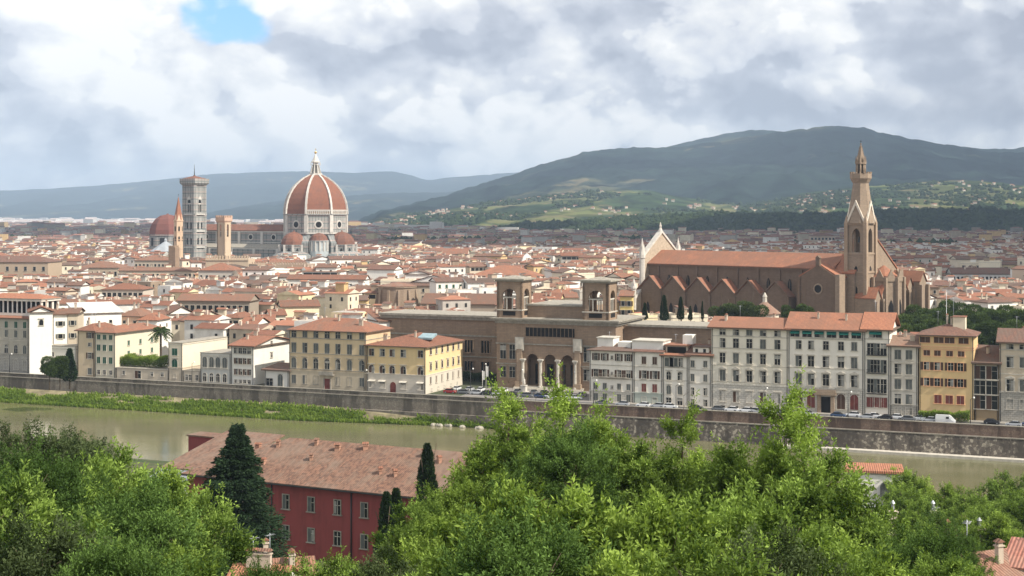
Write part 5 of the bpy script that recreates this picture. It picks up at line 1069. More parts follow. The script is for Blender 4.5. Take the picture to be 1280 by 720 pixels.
    g = MB(); g.M = Matrix.Rotation(A, 4, 'Z'); zr = Z(281.3)
    for q in (-1, 1):
        y0 = q*12; g.hexa([(24, y0, ze), (Ln, y0, ze), (Ln, 0, zr), (24, 0, zr), (24, y0, ze+.5), (Ln, y0, ze+.5), (Ln, 0, zr+.5), (24, 0, zr+.5)])
        y1 = q*22.3; y2 = q*11.5; g.hexa([(24, y1, Z(310.4)), (Ln, y1, Z(310.4)), (Ln, y2, Z(305.5)), (24, y2, Z(305.5)), (24, y1, Z(310.4)+.4), (Ln, y1, Z(310.4)+.4), (Ln, y2, Z(305.5)+.4), (24, y2, Z(305.5)+.4)], 1)
    g.build('nave_roof', [DOME, STONE], nv)
    for i in range(4):
        x = 26+(i+.5)*(Ln-28)/4; g = MB(); g.M = Matrix.Rotation(A, 4, 'Z') @ Matrix.Translation((x, 11.0, Z(296.8))) @ Matrix.Rotation(-math.pi/2, 4, 'X'); g.loft([(3.1, 0), (3.1, .4)], 18, 0, k=0); g.loft([(2.1, .3), (2.1, .6)], 18, 0, k=1); g.build('round_window', [MWH, DARK], nv)
    occupy(Xc-150, Yc-30, 190, 110, 0)
cathedral()
def campanile():
    Y = 1335; root = empty('campanile', (px2x(243, Y), Y, 0), R(-31.5), 'square marble bell tower with spike, left of the cathedral dome', 'tower'); k = Y/F; Z = lambda py: H-(py-HY)*k; w = 13.8
    mb = MB(); mb.box(-w/2+1, w/2-1, -w/2+1, w/2-1, -.3, Z(229), 2)
    T = 1.4; M3 = MA
    def lev(z0, z1, ops): tower_faces(mb, w, lambda: mb.archwall(w, T, z0, z1, ops, 0, 8))
    lev(Z(268), Z(232), [(w/2, 3.6, Z(265), Z(253), 2)]); lev(Z(289), Z(268), [(w*.33, 2.0, Z(286), Z(279.5), 2), (w*.67, 2.0, Z(286), Z(279.5), 2)]); lev(Z(309), Z(289), [(w*.33, 2.0, Z(305.5), Z(299), 2), (w*.67, 2.0, Z(305.5), Z(299), 2)]); lev(-.3, Z(309), [])
    tower_faces(mb, w, lambda: (mb.box(w/2-.5, w/2-.3, .3, .6, Z(265), Z(255), 1), mb.box(w/2+.3, w/2+.5, .3, .6, Z(265), Z(255), 1), mb.box(w/2-1.8, w/2+1.8, .3, .6, Z(255.5), Z(254), 1), mb.prism([(w/2-2.4, Z(249.5)), (w/2+2.4, Z(249.5)), (w/2, Z(244.5))], -.25, 0, 1)))
    for sx in (-1, 1):
        for sy in (-1, 1): mb.loft([(1.9, -.3), (1.9, Z(232))], 8, R(22.5), sx*(w/2-.4), sy*(w/2-.4), 0)
    sh = mb.build('shaft', [MA, MWH, DARK], root)
    mb = MB()
    for py in (309, 289, 268): tower_faces(mb, w, lambda: mb.box(-1.2, w+1.2, -1.2, 0, Z(py)-.5, Z(py)+.7))
    mb.build('string_course', [MWH], root)
    mb = MB(); q = w/2; mb.loft([((q+.8)*1.414, Z(232)), ((q+2.6)*1.414, Z(229)), ((q+2.6)*1.414, Z(223.5)), ((q+2.2)*1.414, Z(223.5))], 4, math.pi/4); mb.build('cornice', [MA], root)
    mb = MB(); mb.loft([((q+1.5)*1.414, Z(223.6)), (1.2, Z(220)), (.8, Z(219))], 4, math.pi/4); rf = mb.build('roof', [DOME], root)
    mb = MB(); mb.tube((0, 0, Z(220)), (0, 0, Z(205.5)), .45, .12, 6); mb.build('spike', [IRON], rf)
campanile()
def simple_spire():
    Y = 1180; root = empty('spire_tower', (px2x(223, Y), Y, 0), 0, 'slender hexagonal tower with orange spire, just left of the marble bell tower', 'tower'); k = Y/F; Z = lambda py: H-(py-HY)*k; w = 3.7
    mb = MB(); mb.loft([(w, -.3), (w, Z(277)), (w+.4, Z(276.5)), (w+.4, Z(275))], 6, .4, k=0)
    for py in (290, 300, 311): mb.loft([(w+.25, Z(py)), (w+.25, Z(py)+.5)], 6, .4, k=0)
    sh = mb.build('shaft', [plaster((.60, .43, .29))], root)
    for py in (289, 301.5):
        for i in range(6): a = .4+(i+.5)*math.pi/3; g = MB(); g.prism([(-.65, 0), (.65, 0), (.65, 3.4), (0, 4.3), (-.65, 3.4)], -.12, 0); link('window', g.mesh('window', [DARK]), sh, (w*.866*math.cos(a), w*.866*math.sin(a), Z(py)), a+math.pi/2)
    mb = MB(); mb.loft([(w+.1, Z(275)), (.15, Z(246))], 6, .4); mb.build('spire', [TILE_ORANGE], root)
    mb = MB(); 
    for i in range(6): a = .4+(i+.5)*math.pi/3; mb.M = Matrix.Rotation(a, 4, 'Z'); mb.hexa([(2.0, -1.3, Z(275)), (3.3, -1.3, Z(275)), (3.3, 1.3, Z(275)), (2.0, 1.3, Z(275)), (1.9, -.05, Z(268)), (2.8, -.05, Z(268)), (2.8, .05, Z(268)), (1.9, .05, Z(268))])
    mb.at(); mb.build('gablet', [plaster((.66, .48, .34))], root)
    mb = MB(); mb.tube((0, 0, Z(246)), (0, 0, Z(242.5)), .12, .08, 5); mb.loft([(.05, Z(244)), (.4, Z(243.4)), (.05, Z(242.8))], 8, 0); mb.build('finial', [IRON], root)
simple_spire()
def bargello():
    Y = 1010; root = empty('castle_tower', (px2x(280, Y), Y, 0), R(-30), 'square crenellated stone tower with tall openings in front of the cathedral nave', 'tower'); k = Y/F; Z = lambda py: H-(py-HY)*k; w = 6.9; w2 = 8.0
    ST = plaster((.50, .39, .28), .35); mb = MB(); mb.box(-w/2+.8, w/2-.8, -w/2+.8, w/2-.8, -.3, Z(297), 0); tower_faces(mb, w, lambda: mb.archwall(w, .9, -.3, Z(277), [(w/2, 2.0, Z(296), Z(282), 1)], 0, 8)); mb.build('shaft', [ST], root)
    mb = MB(); mb.loft([(w*.707, Z(278)), (w2*.707+.2, Z(276)), (w2*.707+.2, Z(272))], 4, math.pi/4, k=0)
    tower_faces(mb, w2+.3, lambda: [mb.box(i*1.66, i*1.66+.95, 0, .6, Z(272), Z(269.3), 0) for i in range(5)]); mb.build('battlements', [plaster((.50, .34, .25), .3)], root)
    Y = 1005; X0 = px2x(257, Y); root = empty('castle_wall', (X0, Y, 0), R(-3), 'crenellated pale stone wall at the foot of the square castle tower', 'wall'); k = Y/F; Z = lambda py: H-(py-HY)*k
    mb = MB(); L = px2x(311, Y)-X0; mb.box(0, L, 0, 20, -.3, Z(324)); mb.build('wall', [ST], root); mb = MB()
    for i in range(16): x = i*L/15.6; mb.box(x, x+1.05, 0, .8, Z(324), Z(319.5))
    mb.box(-.2, L+.2, -.5, 0, Z(325.5), Z(324)); mb.build('merlon', [ST], root)
    X0 = px2x(311, Y+10); root = empty('castle_wall', (X0, Y+10, 0), R(-5), 'long brown battlemented palace roof line right of the square castle tower', 'wall')
    ST2 = plaster((.36, .27, .2), .3); mb = MB(); L = px2x(384, Y)-X0; mb.box(0, L, 0, 22, -.3, Z(331)); mb.build('wall', [ST2], root); mb = MB(); [mb.box(i*L/22, i*L/22+1.0, 0, .8, Z(331), Z(328)) for i in range(22)]; mb.build('merlon', [ST2], root)
bargello()
def princes():
    Y = 1620; root = empty('domed_chapel', (px2x(209.5, Y), Y, 0), 0, 'dark red octagonal dome left of the slender orange spire', 'church'); k = Y/F; Z = lambda py: H-(py-HY)*k; rr = 20
    mb = MB(); mb.loft([(rr, -.3), (rr, Z(294.5)), (rr+.8, Z(294.3)), (rr+.8, Z(293))], 8, .3); dr = mb.build('drum', [MA_SHADE], root)
    for i in range(8): a = .3+(i+.5)*math.pi/4; g = MB(); g.box(-2.6, 2.6, -.2, 0, 0, 9); link('window', g.mesh('window', [DARK]), dr, (rr*.924*math.cos(a), rr*.924*math.sin(a), Z(307)), a+math.pi/2)
    mb = MB(); mb.loft([(20.2, Z(293.5)), (19.6, Z(287)), (17.4, Z(280)), (13.6, Z(274)), (8, Z(269.6)), (1.5, Z(268)), (.8, Z(267))], 8, .3); mb.build('dome', [tile_mat('dome_tile', (.26, .085, .06), (.20, .07, .055), (.16, .065, .05), bump=False)], root)
    Y = 1400; root = empty('baptistery', (px2x(207, Y), Y, 0), 0, 'octagonal building with pale grey pyramid roof below the dark red dome', 'baptistery'); k = Y/F; Z = lambda py: H-(py-HY)*k
    mb = MB(); mb.loft([(14.5, -.3), (14.5, Z(314))], 8, .2); mb.build('wall', [MA], root); mb = MB(); mb.loft([(15, Z(314)), (1.3, Z(302)), (1.3, Z(299.5)), (.2, Z(298))], 8, .2); mb.build('roof', [flat('lead_roof', (.33, .35, .37), .6, .1, .2)], root)
    Y = 1120; root = empty('turret', (px2x(217.5, Y), Y, 0), R(-20), 'dark stone turret standing before the pale grey pyramid roof', 'tower'); k = Y/F; Z = lambda py: H-(py-HY)*k
    mb = MB(); mb.box(-3, 3, -3, 3, -.3, Z(309)); [mb.box(-3+i*1.5, -2.2+i*1.5, -3, 3, Z(309), Z(307)) for i in range(4)]; mb.build('shaft', [PIETRA], root)
princes()
# white church front in the middle distance
rt = empty('church', (px2x(651, 1100), 1100, 0), R(24), 'small white church with curved gable in the middle distance', 'church'); mb = MB()
mb.prism([(0, 0), (11, 0), (11, 19), (10, 21), (8.5, 25), (5.5, 27.5), (2.5, 25), (1, 21), (0, 19)], 0, 1.5, 0); mb.box(.5, 10.5, 1.5, 26, 0, 20, 0); mb.build('facade', [plaster(BRIGHT)], rt); mb = MB(); roof_mesh(mb, 11, 24, 20, 'gabley', 3, .4); o = mb.build('roof', [TILE_OLD, STONE], rt); o.location = (0, 1.6, 0)
# ------------------------------------------------------------------ the rest of the city: nearest roofs as single houses, the far ones as one mass
def in_occ(X, Y, r=5):
    for (cx, cy, rz, hw, hd) in OCC:
        dx, dy = X-cx, Y-cy; c, s = math.cos(rz), math.sin(rz); a = dx*c+dy*s; b_ = -dx*s+dy*c
        if abs(a) < hw+r and abs(b_) < hd+r: return True
    return False
# picture rows that houses nearer than Ymax must stay below, so the landmarks keep their outline
PROT = [(795, 1165, 396, 640), (480, 620, 392, 640), (618, 775, 400, 640), (775, 890, 402, 520), (-60, 62, 348, 1020), (96, 250, 347, 1020), (222, 312, 392, 655), (352, 400, 396, 640), (127, 180, 374, 755), (240, 290, 349, 945), (359, 458, 357, 880),
        (583, 680, 347, 950), (660, 722, 374, 690), (186, 262, 318, 1130), (255, 385, 330, 1000), (345, 450, 319, 1260), (1188, 1265, 350, 1010), (468, 528, 384, 740), (735, 775, 372, 700), (160, 215, 335, 1130), (1125, 1290, 352, 900), (361, 460, 399, 600)]
rr = random.Random(11); cand = []
def dist_rot(x, y):
    v = float(vnoise(x/95., y/95., 31)); return R(-22) if v < .34 else R(-5) if v < .5 else R(18) if v < .72 else R(36)
cell = 13.2
for j in range(0, 118):
    for i in range(-78, 78):
        x = i*cell*1.08+rr.uniform(-3, 3)+(j % 2)*cell*.5; y = 455+j*(cell*.86+j*.012)+rr.uniform(-2.5, 2.5)
        px = topx(x, y)
        if px < -70 or px > 1350 or y > 1950: continue
        if x*QN.x+y*QN.y < NQ+(30 if px < 600 else 34): continue
        if 570 < px < 735 and y < 500: continue
        if px > 1120 and y < 620: continue           # the park behind the yellow house
        big = float(vnoise(x/60., y/60., 77)) > .72
        w = rr.uniform(7.5, 17)*(1.5 if big else 1); d = rr.uniform(8.5, 13)*(1.3 if big else 1); h = rr.uniform(8, 20)+(2.5 if big else 0)+(1.5 if y < 1500 else 0)
        rz = dist_rot(x, y)+rr.gauss(0, .05)
        if in_occ(x+w/2, y+d/2, 4+min(w, d)/2): continue
        roof = rr.choices(['gable', 'gabley', 'hip', 'shed', 'flat'], [40, 20, 18, 12, 10])[0]; rise = {'gable': d*.15, 'gabley': w*.15, 'hip': min(w, d)*.15, 'shed': 1.8, 'flat': 0}[roof]
        for (a, b_, py, Ym) in PROT:
            if y < Ym and px+w*F/y > a-6 and px-4 < b_+6: h = min(h, zpy(py, y)-rise-.6)
        if h < 6.5: continue
        cand.append((y, x, w, d, h, rz, roof, rise, rr.random(), rr.random()))
cand.sort()
WALLS = [('white', (.80, .77, .70)), ('white', (.76, .74, .69)), ('cream', (.76, .68, .52)), ('cream', (.70, .62, .47)), ('pale yellow', (.76, .64, .40)), ('ochre', (.62, .44, .22)), ('beige', (.54, .45, .34)), ('grey', (.46, .43, .38)), ('pinkish', (.66, .50, .40)), ('brown', (.33, .25, .18))]
WW = [30, 18, 15, 12, 6, 4, 7, 5, 3, 3]
picked, rest = [], []
for c in cand:
    y, x, w, d, h, rz, roof, rise, r1, r2 = c; v = seen(x, y, w, d, rz, h+rise*.7)
    if v > 1.2 or y > 1150: reg(x, y, w, d, rz, h+rise*.7)
    area = v*(w*F/y)
    (picked if v > 1.2 and y < 1250 else rest).append((area, c))
picked.sort(key=lambda t: -t[0]); rest += picked[238:]; picked = picked[:238]
AUTO = []
for area, (y, x, w, d, h, rz, roof, rise, r1, r2) in picked:
    rnd = random.Random(int(x*13+y*7)); cn, wc = rnd.choices(WALLS, WW)[0]; ti = rnd.randrange(3)
    root = empty('house', (x, y, 0), rz, None, 'house', 'closely packed old town houses')
    mb = MB(); wall_mesh(mb, w, d, h, roof, rise); mb.build('wall', [plaster(wc, .22)], root)
    rf = MB(); roof_mesh(rf, w, d, h, roof, rise, .5 if roof != 'flat' else 0); r = rf.build('roof', [TILE[ti], EAVE if roof != 'flat' else STONE_L], root)
    extra = ''
    if roof == 'flat':
        mb = MB()
        for q in ((0, w, 0, .3), (0, w, d-.3, d), (0, .3, .3, d-.3), (w-.3, w, .3, d-.3)): mb.box(q[0], q[1], q[2], q[3], h+.25, h+1.1)
        mb.build('parapet', [plaster(wc, .22)], root)
    near = y < 760; n = max(1, int(w/(3.4 if near else 4.4))); n = min(n, 5 if near else 3); sh = rnd.choice([None, 'brown:half', 'brown:open', 'green:closed', 'grey:closed', None])
    kind_ = rnd.random()
    if kind_ < .16 and roof not in ('flat', 'gabley'):
        extra = 'open roof loggia'
        mb = MB(); mb.box(.8, w-.8, -.05, 0, h-2.6, h-.5, 0); [mb.box(.8+i*(w-1.6)/4-.15, .8+i*(w-1.6)/4+.15, -.15, -.04, h-2.6, h-.5, 1) for i in range(5)]; mb.build('loggia', [DARK, STONE_L], root)  # dark panel on the closed wall paints the loggia's shaded depth
        lv = (5.2,)
    else: lv = (2.0, 5.6) if near else (2.2,)
    if kind_ > .86: n = 0; extra = 'blank front wall'
    for dz in lv:
        if h-dz-1.5 > zpy(460, y):
            for i in range(n): put_window(root, w*(i+.5)/n, 0, h-dz-.9, 0, 1.1, 1.7 if near else 1.8, 'p', STONE_L, sh, True)
    m_ = rnd.choice([0, 1, 2, 2])
    for i in range(m_): put_window(root, w, d*(i+.5)/m_, h-3, math.pi/2, 1.0, 1.4, 'p', STONE_L, sh, True)
    add_chimneys(r, w, d, h, roof, rise, rnd.choice([0, 1, 1, 2]) if near else rnd.choice([0, 0, 1]), rnd)
    if rnd.random() < .15 and near: antenna(r, w*.6, d*.5, h+rise*.8, 2.5)
    if rnd.random() < .36 and w > 8 and roof != 'gabley':
        mb = MB(); rw = rnd.uniform(3, 4.5); mb.box(0, rw, 0, 4, -1.5, 3.0, 0); rx = rnd.uniform(1, w-rw-1); o = mb.build('roof_room', [plaster(rnd.choice(WALLS)[1], .22)], root, (rx, d*.4, h+rise*.5)); mb = MB(); roof_mesh(mb, rw, 4, 0, 'shed', .7, .35); q = mb.build('roof_room_roof', [TILE[ti], STONE], o, (0, 0, 3.0)); extra = 'raised roof room'
    AUTO.append((root, topx(x+w/2*math.cos(rz), y), topy(h, y), cn, roof, w, h, extra, n, sh, ti))
# labels: look first, then the nearest landmark, then the order among look-alikes
ANCH = [('loggia palace', 18, 400), ('white gabled house', 52, 390), ('green shuttered house', 131, 410), ('palm tree', 200, 410), ('cream gabled house', 262, 395), ('ochre palace', 410, 400), ('yellow corner palace', 500, 420),
        ('long dark arcade', 267, 375), ('hipped loggia house', 153, 358), ('brown barrack', 25, 325), ('arched stone hall', 123, 332), ('thin orange roof', 200, 338), ('roof under the castle tower', 268, 335), ('seven window house', 408, 347),
        ('long terrace', 399, 368), ('round buttressed hall', 497, 365), ('left library tower', 643, 365), ('right library tower', 750, 368), ('market hall roof', 630, 338), ('church facade', 835, 320), ('castle tower', 280, 300), ('cathedral dome', 394, 300), ('marble bell tower', 243, 300),
        ('grid windowed yellow house', 445, 378), ('basilica apse', 1140, 350), ('long white barrack', 1226, 343), ('orange spire', 223, 300), ('two tone gabled house', 303, 352), ('basilica nave', 940, 330)]
RW = {'gable': 'long ridged', 'gabley': 'front gabled', 'hip': 'hipped', 'shed': 'lean-to', 'flat': 'flat'}
def size_word(w, h): return ('wide ' if w > 16 else 'narrow ' if w < 11 else '')
keys = {}
for a in AUTO:
    root, px, py, cn, roof, w, h, extra, n, sh, ti = a
    best = min(ANCH, key=lambda q: (q[1]-px)**2+(2.0*(q[2]-py))**2); dx, dy = px-best[1], py-best[2]
    far = math.hypot(dx, dy); ver = 'behind' if dy < -9 else 'in front' if dy > 9 else ''; hor = 'left' if dx < -12 else 'right' if dx > 12 else ''
    ph = (f'{hor} of and {ver} the' if hor and ver else f'{hor} of the' if hor else f'{ver} the' if ver else 'beside the').replace('in front the', 'in front of the').replace('of and in front the', 'of and in front of the').replace('left of and behind', 'behind and left of').replace('right of and behind', 'behind and right of').replace('left of and in front of', 'in front and left of').replace('right of and in front of', 'in front and right of')
    feat = (' with '+extra) if extra else (' with '+{'brown:half': 'half closed shutters', 'brown:open': 'brown shutters', 'green:closed': 'green shutters', 'grey:closed': 'grey shutters'}[sh] if sh and n else '')
    rw = RW[roof]; keys.setdefault((f'{size_word(w, h)}{cn} {rw} roofed house{feat}', ph, best[0]), []).append((px, root))
ORD = ['leftmost', 'second from left', 'third from left', 'fourth from left', 'fifth from left', 'sixth from left']
for (look, ph, an), lst in keys.items():
    lst.sort(key=lambda t: t[0])
    for i, (px, root) in enumerate(lst):
        lab = f'{look} {ph} {an}'
        if len(lst) > 1: lab = f'{look} {ph} {an}, '+(('left one', 'right one')[i] if len(lst) == 2 else ORD[min(i, 5)])
        wd = lab.split()
        if len(wd) > 16: lab = lab.replace(' roofed house', ' house').replace('half closed ', '').replace('raised ', '').replace('open ', ''); wd = lab.split()
        if len(wd) > 16: lab = lab.replace(' house with', ' with').replace('long ridged', 'ridged').replace(' of the ', ' of ', 1); wd = lab.split()
        root['label'] = ' '.join(wd[:16])

# the mass of far houses
def mass(name, label, B, win=None, seed=3, kind='stuff'):
    """B rows: x, y, w, d, h, rz, rooftype(0 gable 1 hip 2 flat), rise, wall rgb, roof rgb"""
    B = np.array(B, dtype=float); n = len(B); x, y, w, d, h, rz, rt, ri = B[:, :8].T; wc, rc = B[:, 8:11], B[:, 11:14]; c, s = np.cos(rz), np.sin(rz)
    def P(a, b_, z): return np.stack([x+a*c-b_*s, y+a*s+b_*c, z], 1)
    o = np.where(rt < 2, .6, 0.); z0 = np.zeros(n)
    V = np.stack([P(z0, z0, z0), P(w, z0, z0), P(w, d, z0), P(z0, d, z0), P(z0, z0, h), P(w, z0, h), P(w, d, h), P(z0, d, h),
                  P(-o, -o, h), P(w+o, -o, h), P(w+o, d+o, h), P(-o, d+o, h), P(np.where(rt == 1, d/2, -o), d/2, h+ri), P(np.where(rt == 1, w-d/2, w+o), d/2, h+ri)], 1)
    wall = [(0, 1, 5, 4), (1, 2, 6, 5), (2, 3, 7, 6), (3, 0, 4, 7)]; roof = [(8, 9, 13, 12), (10, 11, 12, 13)]; ends = [(9, 10, 13, 13), (11, 8, 12, 12)]
    Fq = []; C = []
    base = np.arange(n)[:, None, None]*14
    Fa = np.array(wall+roof)[None]+base; Ca = np.concatenate([np.repeat(wc[:, None], 4, 1), np.repeat(rc[:, None], 2, 1)], 1)
    f4 = Fa.reshape(-1, 4); c4 = Ca.reshape(-1, 3)
    f3 = (np.array([(9, 10, 13), (11, 8, 12)])[None]+base).reshape(-1, 3); ce = np.where((rt == 1)[:, None], rc, wc); c3 = np.repeat(ce[:, None], 2, 1).reshape(-1, 3)
    me = bpy.data.meshes.new(name); VV = V.reshape(-1, 3)
    fw = None
    if win is not None:
        r = np.random.default_rng(seed); idx = np.nonzero(win)[0]; vs = []; 
        for k in idx:
            nn = int(w[k]/4.2); lv = 2 if h[k] < 17 else 3
            for side in (0, 1):
                L_, m_ = (w[k], nn) if side == 0 else (d[k], int(d[k]/4.5))
                if L_ < 5: continue
                for l in range(lv):
                    zc = h[k]-2.6-l*3.4
                    for i in range(m_):
                        if r.random() < .12: continue
                        u = L_*(i+.5)/m_
                        for (du, dz) in ((-.55, -.9), (.55, -.9), (.55, .9), (-.55, .9)):
                            a, b_ = (u+du, -.06) if side == 0 else (w[k]+.06, u+du); vs.append((x[k]+a*c[k]-b_*s[k], y[k]+a*s[k]+b_*c[k], zc+dz))
        vs = np.array(vs).reshape(-1, 3); b0 = len(VV); VV = np.concatenate([VV, vs]); fw = np.arange(len(vs)).reshape(-1, 4)+b0
        f4 = np.concatenate([f4, fw]); c4 = np.concatenate([c4, np.full((len(fw), 3), .035)])
    m4, m3 = len(f4), len(f3); me.vertices.add(len(VV)); me.vertices.foreach_set('co', VV.astype(np.float32).ravel())
    me.loops.add(m4*4+m3*3); me.loops.foreach_set('vertex_index', np.concatenate([f4.ravel(), f3.ravel()]).astype(np.int32)); me.polygons.add(m4+m3)
    me.polygons.foreach_set('loop_start', np.concatenate([np.arange(m4)*4, m4*4+np.arange(m3)*3]).astype(np.int32)); me.polygons.foreach_set('loop_total', np.concatenate([np.full(m4, 4), np.full(m3, 3)]).astype(np.int32))
    me.polygons.foreach_set('use_smooth', np.zeros(m4+m3, dtype=bool)); me.update(calc_edges=True); a = me.attributes.new('col', 'FLOAT_COLOR', 'FACE'); cc = np.ones((m4+m3, 4), np.float32); cc[:, :3] = np.concatenate([c4, c3]); a.data.foreach_set('color', cc.ravel())
    me.materials.append(M_MASS); tag(link(name, me), label, 'houses', None, kind); return me
m, t, b = new_mat('town_surfaces'); a = t.node('ShaderNodeAttribute', attribute_name='col'); G = geo(t)
t.put(b.inputs['Base Color'], t.mix(t.ss(t.noise(G, .35, 5, .65), .35, .7, 0, .4), a.outputs['Color'], t.v('MULTIPLY', a.outputs['Color'], (.55, .52, .5)))); M_MASS = m
rn = np.random.default_rng(21)
RC = np.array([(.27, .12, .075), (.22, .10, .065), (.18, .10, .07), (.13, .09, .07), (.32, .145, .09)])
WC = np.array([w_ for _, w_ in WALLS])
def colour(y, r1, r2):
    wc = WC[np.searchsorted(np.cumsum(WW)/sum(WW), min(.999, r1))]*(.9+.1*r2); rc = RC[int(r2*4.999)]*(.85+.3*r1); return list(wc)+list(rc)
B = []; win = []
for area, (y, x, w, d, h, rz, roof, rise, r1, r2) in rest:
    rt = {'gable': 0, 'gabley': 0, 'hip': 1, 'shed': 0, 'flat': 2}[roof]
    if roof == 'gabley': w, d, x, y, rz = d, w, x+w*math.cos(rz), y+w*math.sin(rz), rz+math.pi/2
    if rt == 1 and w < d+1: rt = 0
    c_ = colour(y, r1, r2)
    if rt == 2: c_[3:] = [.42, .38, .33]
    B.append([x, y, w, d, h, rz, rt, rise if rt < 2 else 0.05]+c_); win.append(y < 1700)
    q = rn.random()
    if q < .38:
        s_ = rn.uniform(2.4, 5); u_, v_ = rn.uniform(.1, .6)*w, rn.uniform(.1, .5)*d; B.append([x+u_*math.cos(rz)-v_*math.sin(rz), y+u_*math.sin(rz)+v_*math.cos(rz), s_, s_*.8, h+rise*.8+rn.uniform(1, 3.2), rz, 0, .6]+colour(y, rn.random(), rn.random())); win.append(False)
    for k_ in range(2 if y < 1300 else 0):
        u_, v_ = rn.uniform(.1, .9)*w, rn.uniform(.2, .8)*d; B.append([x+u_*math.cos(rz)-v_*math.sin(rz), y+u_*math.sin(rz)+v_*math.cos(rz), .8, .7, h+rise+rn.uniform(.3, 1.6), rz, 2, .05, .62, .52, .42, .4, .2, .14]); win.append(False)
mass('old_town_houses', 'mass of small tiled roofs and pale walls of the old town behind the nearer houses', B, win)
B = []
def fill(y0, y1, step, wr, dr, hr, pal, seed, pxr=(-60, 1340), dens=lambda x, y, px: 1, flatp=.15):
    r = np.random.default_rng(seed); y = y0
    while y < y1:
        s = step*(1+(y-y0)/(y1-y0)*.5); xs_ = np.arange(px2x(pxr[0], y), px2x(pxr[1], y), s); xs_ = xs_+r.uniform(-.3, .3, len(xs_))*s; ys = y+r.uniform(-.35, .35, len(xs_))*s
        for x, yy in zip(xs_, ys):
            if r.random() > dens(x, yy, topx(x, yy)): continue
            w = r.uniform(*wr); d = r.uniform(*dr); h = r.uniform(*hr)*(1.5 if r.random() < .06 else 1); rz = R(-22)+ (0 if vnoise(x/300, yy/300, 5) < .5 else R(35))+r.normal(0, .08); fl = r.random() < flatp
            c_ = pal(r)
            if fl: c_[3:] = [v*.6 for v in c_[:3]]
            B.append([x, yy, w, d, h, rz, 2 if fl else (1 if r.random() < .3 and w > d+2 else 0), .05 if fl else d*.17]+c_)
        y += s*.8
def pal_old(r): return colour(0, r.random(), r.random())
def pal_mid(r):
    w_ = WC[r.integers(0, 8)]*r.uniform(.45, .95); return list(w_)+list(np.array([.21, .105, .078])*r.uniform(.6, 1.4))  # walls and roofs darkened so their colour deepens the cloud shade
def park(x, y): return fbm(x/190, y/190, 91, 3) > .585
fill(1960, 4200, 20, (11, 26), (9, 13), (9, 19), pal_mid, 1, dens=lambda x, y, px: 0 if park(x, y) else .92)
fill(4200, 7500, 46, (24, 60), (14, 24), (11, 24), pal_mid, 2, pxr=(-60, 720), dens=lambda x, y, px: 0 if park(x, y) else (.9 if px < 560 else .5), flatp=.5)
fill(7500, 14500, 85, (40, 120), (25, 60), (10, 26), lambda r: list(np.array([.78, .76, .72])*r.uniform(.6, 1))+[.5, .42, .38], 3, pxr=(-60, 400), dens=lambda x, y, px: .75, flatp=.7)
fill(4300, 5300, 34, (14, 28), (12, 16), (8, 16), pal_mid, 5, pxr=(560, 1340), dens=lambda x, y, px: .32)
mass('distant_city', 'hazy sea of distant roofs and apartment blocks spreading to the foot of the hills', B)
# apartment slabs that stand out on the horizon
B = []; r = np.random.default_rng(6)
for (px, py, Y, w, d) in [(537, 277, 4300, 34, 20), (545, 278, 4300, 20, 20), (620, 284, 3900, 60, 16), (60, 286, 5200, 80, 20), (100, 287, 5200, 90, 20), (140, 287, 5000, 60, 20), (165, 287, 4800, 70, 20), (20, 289, 4600, 90, 20), (465, 280, 4800, 60, 20), (490, 281, 4700, 70, 20), (515, 281, 4600, 60, 20), (445, 284, 4200, 50, 20), (700, 286, 3900, 50, 14)]:
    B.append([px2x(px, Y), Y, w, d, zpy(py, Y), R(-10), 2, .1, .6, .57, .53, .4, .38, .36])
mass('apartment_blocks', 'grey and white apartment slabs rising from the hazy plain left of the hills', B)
B = []; P = surf_pick(XE, YE, ZE, 5200, 9, lambda px, py, P: ((fbm(P[:, 0]/420, P[:, 1]/420, 19, 3) > .51) & (P[:, 2] > 8)))
for (x, y, z) in P[:380]:
    w = r.uniform(7, 15); c_ = list(np.array([.78, .72, .60])*r.uniform(.7, 1))+[.36, .17, .11]; B.append([x, y, w, r.uniform(7, 10), z+r.uniform(4, 8), r.uniform(-.6, .4), 0, 2]+c_)
mass('hill_villages', 'scattered pale villas and hamlets on the green foothills', B)
# trees among the far roofs
xs_, ys_ = [], []
r = np.random.default_rng(14)
for k in range(34000):
    y = 1500+5500*r.random()**1.2; px = r.uniform(-40, 1320); x = px2x(px, y)
    if park(x, y) or r.random() < .05 or (px < 440 and 2700 < y < 5200 and r.random() < .8): xs_.append(x); ys_.append(y)
n = len(xs_); rd = r.uniform(3.5, 7, n); C = np.stack([xs_, ys_, rd*.9+3], 1)
tag(link('city_trees', blobs('city_trees', C, rd, rd*1.4, M_WOOD, 5)), 'dark green trees of the parks and avenues between the far roofs', 'trees', kind='stuff')
# ------------------------------------------------------------------ trees
BARK = flat('bark', (.10, .075, .05), .95, .3, 2.0)
def leaf_cloud(name, pts, dirs, ln, wd, mat, seed, cval, jit=.5, droop=0.0):
    """one rhombic leaf per point, pointing roughly along dirs"""
    r = np.random.default_rng(seed); n = len(pts); d = dirs+r.normal(0, jit, (n, 3)); d[:, 2] -= droop; d /= np.linalg.norm(d, axis=1)[:, None]+1e-6
    q = r.normal(0, 1, (n, 3)); s = np.cross(d, q); s /= np.linalg.norm(s, axis=1)[:, None]+1e-6
    l = (ln*r.uniform(.6, 1.3, n))[:, None]; w = (wd*r.uniform(.7, 1.2, n))[:, None]
    V = np.stack([pts, pts+d*l*.5-s*w*.5, pts+d*l, pts+d*l*.5+s*w*.5], 1)
    return np_mesh(name, V.reshape(-1, 3), np.arange(4*n).reshape(-1, 4), [mat], cols=np.repeat(np.clip(cval, 0, 1)[:, None], 3, 1))
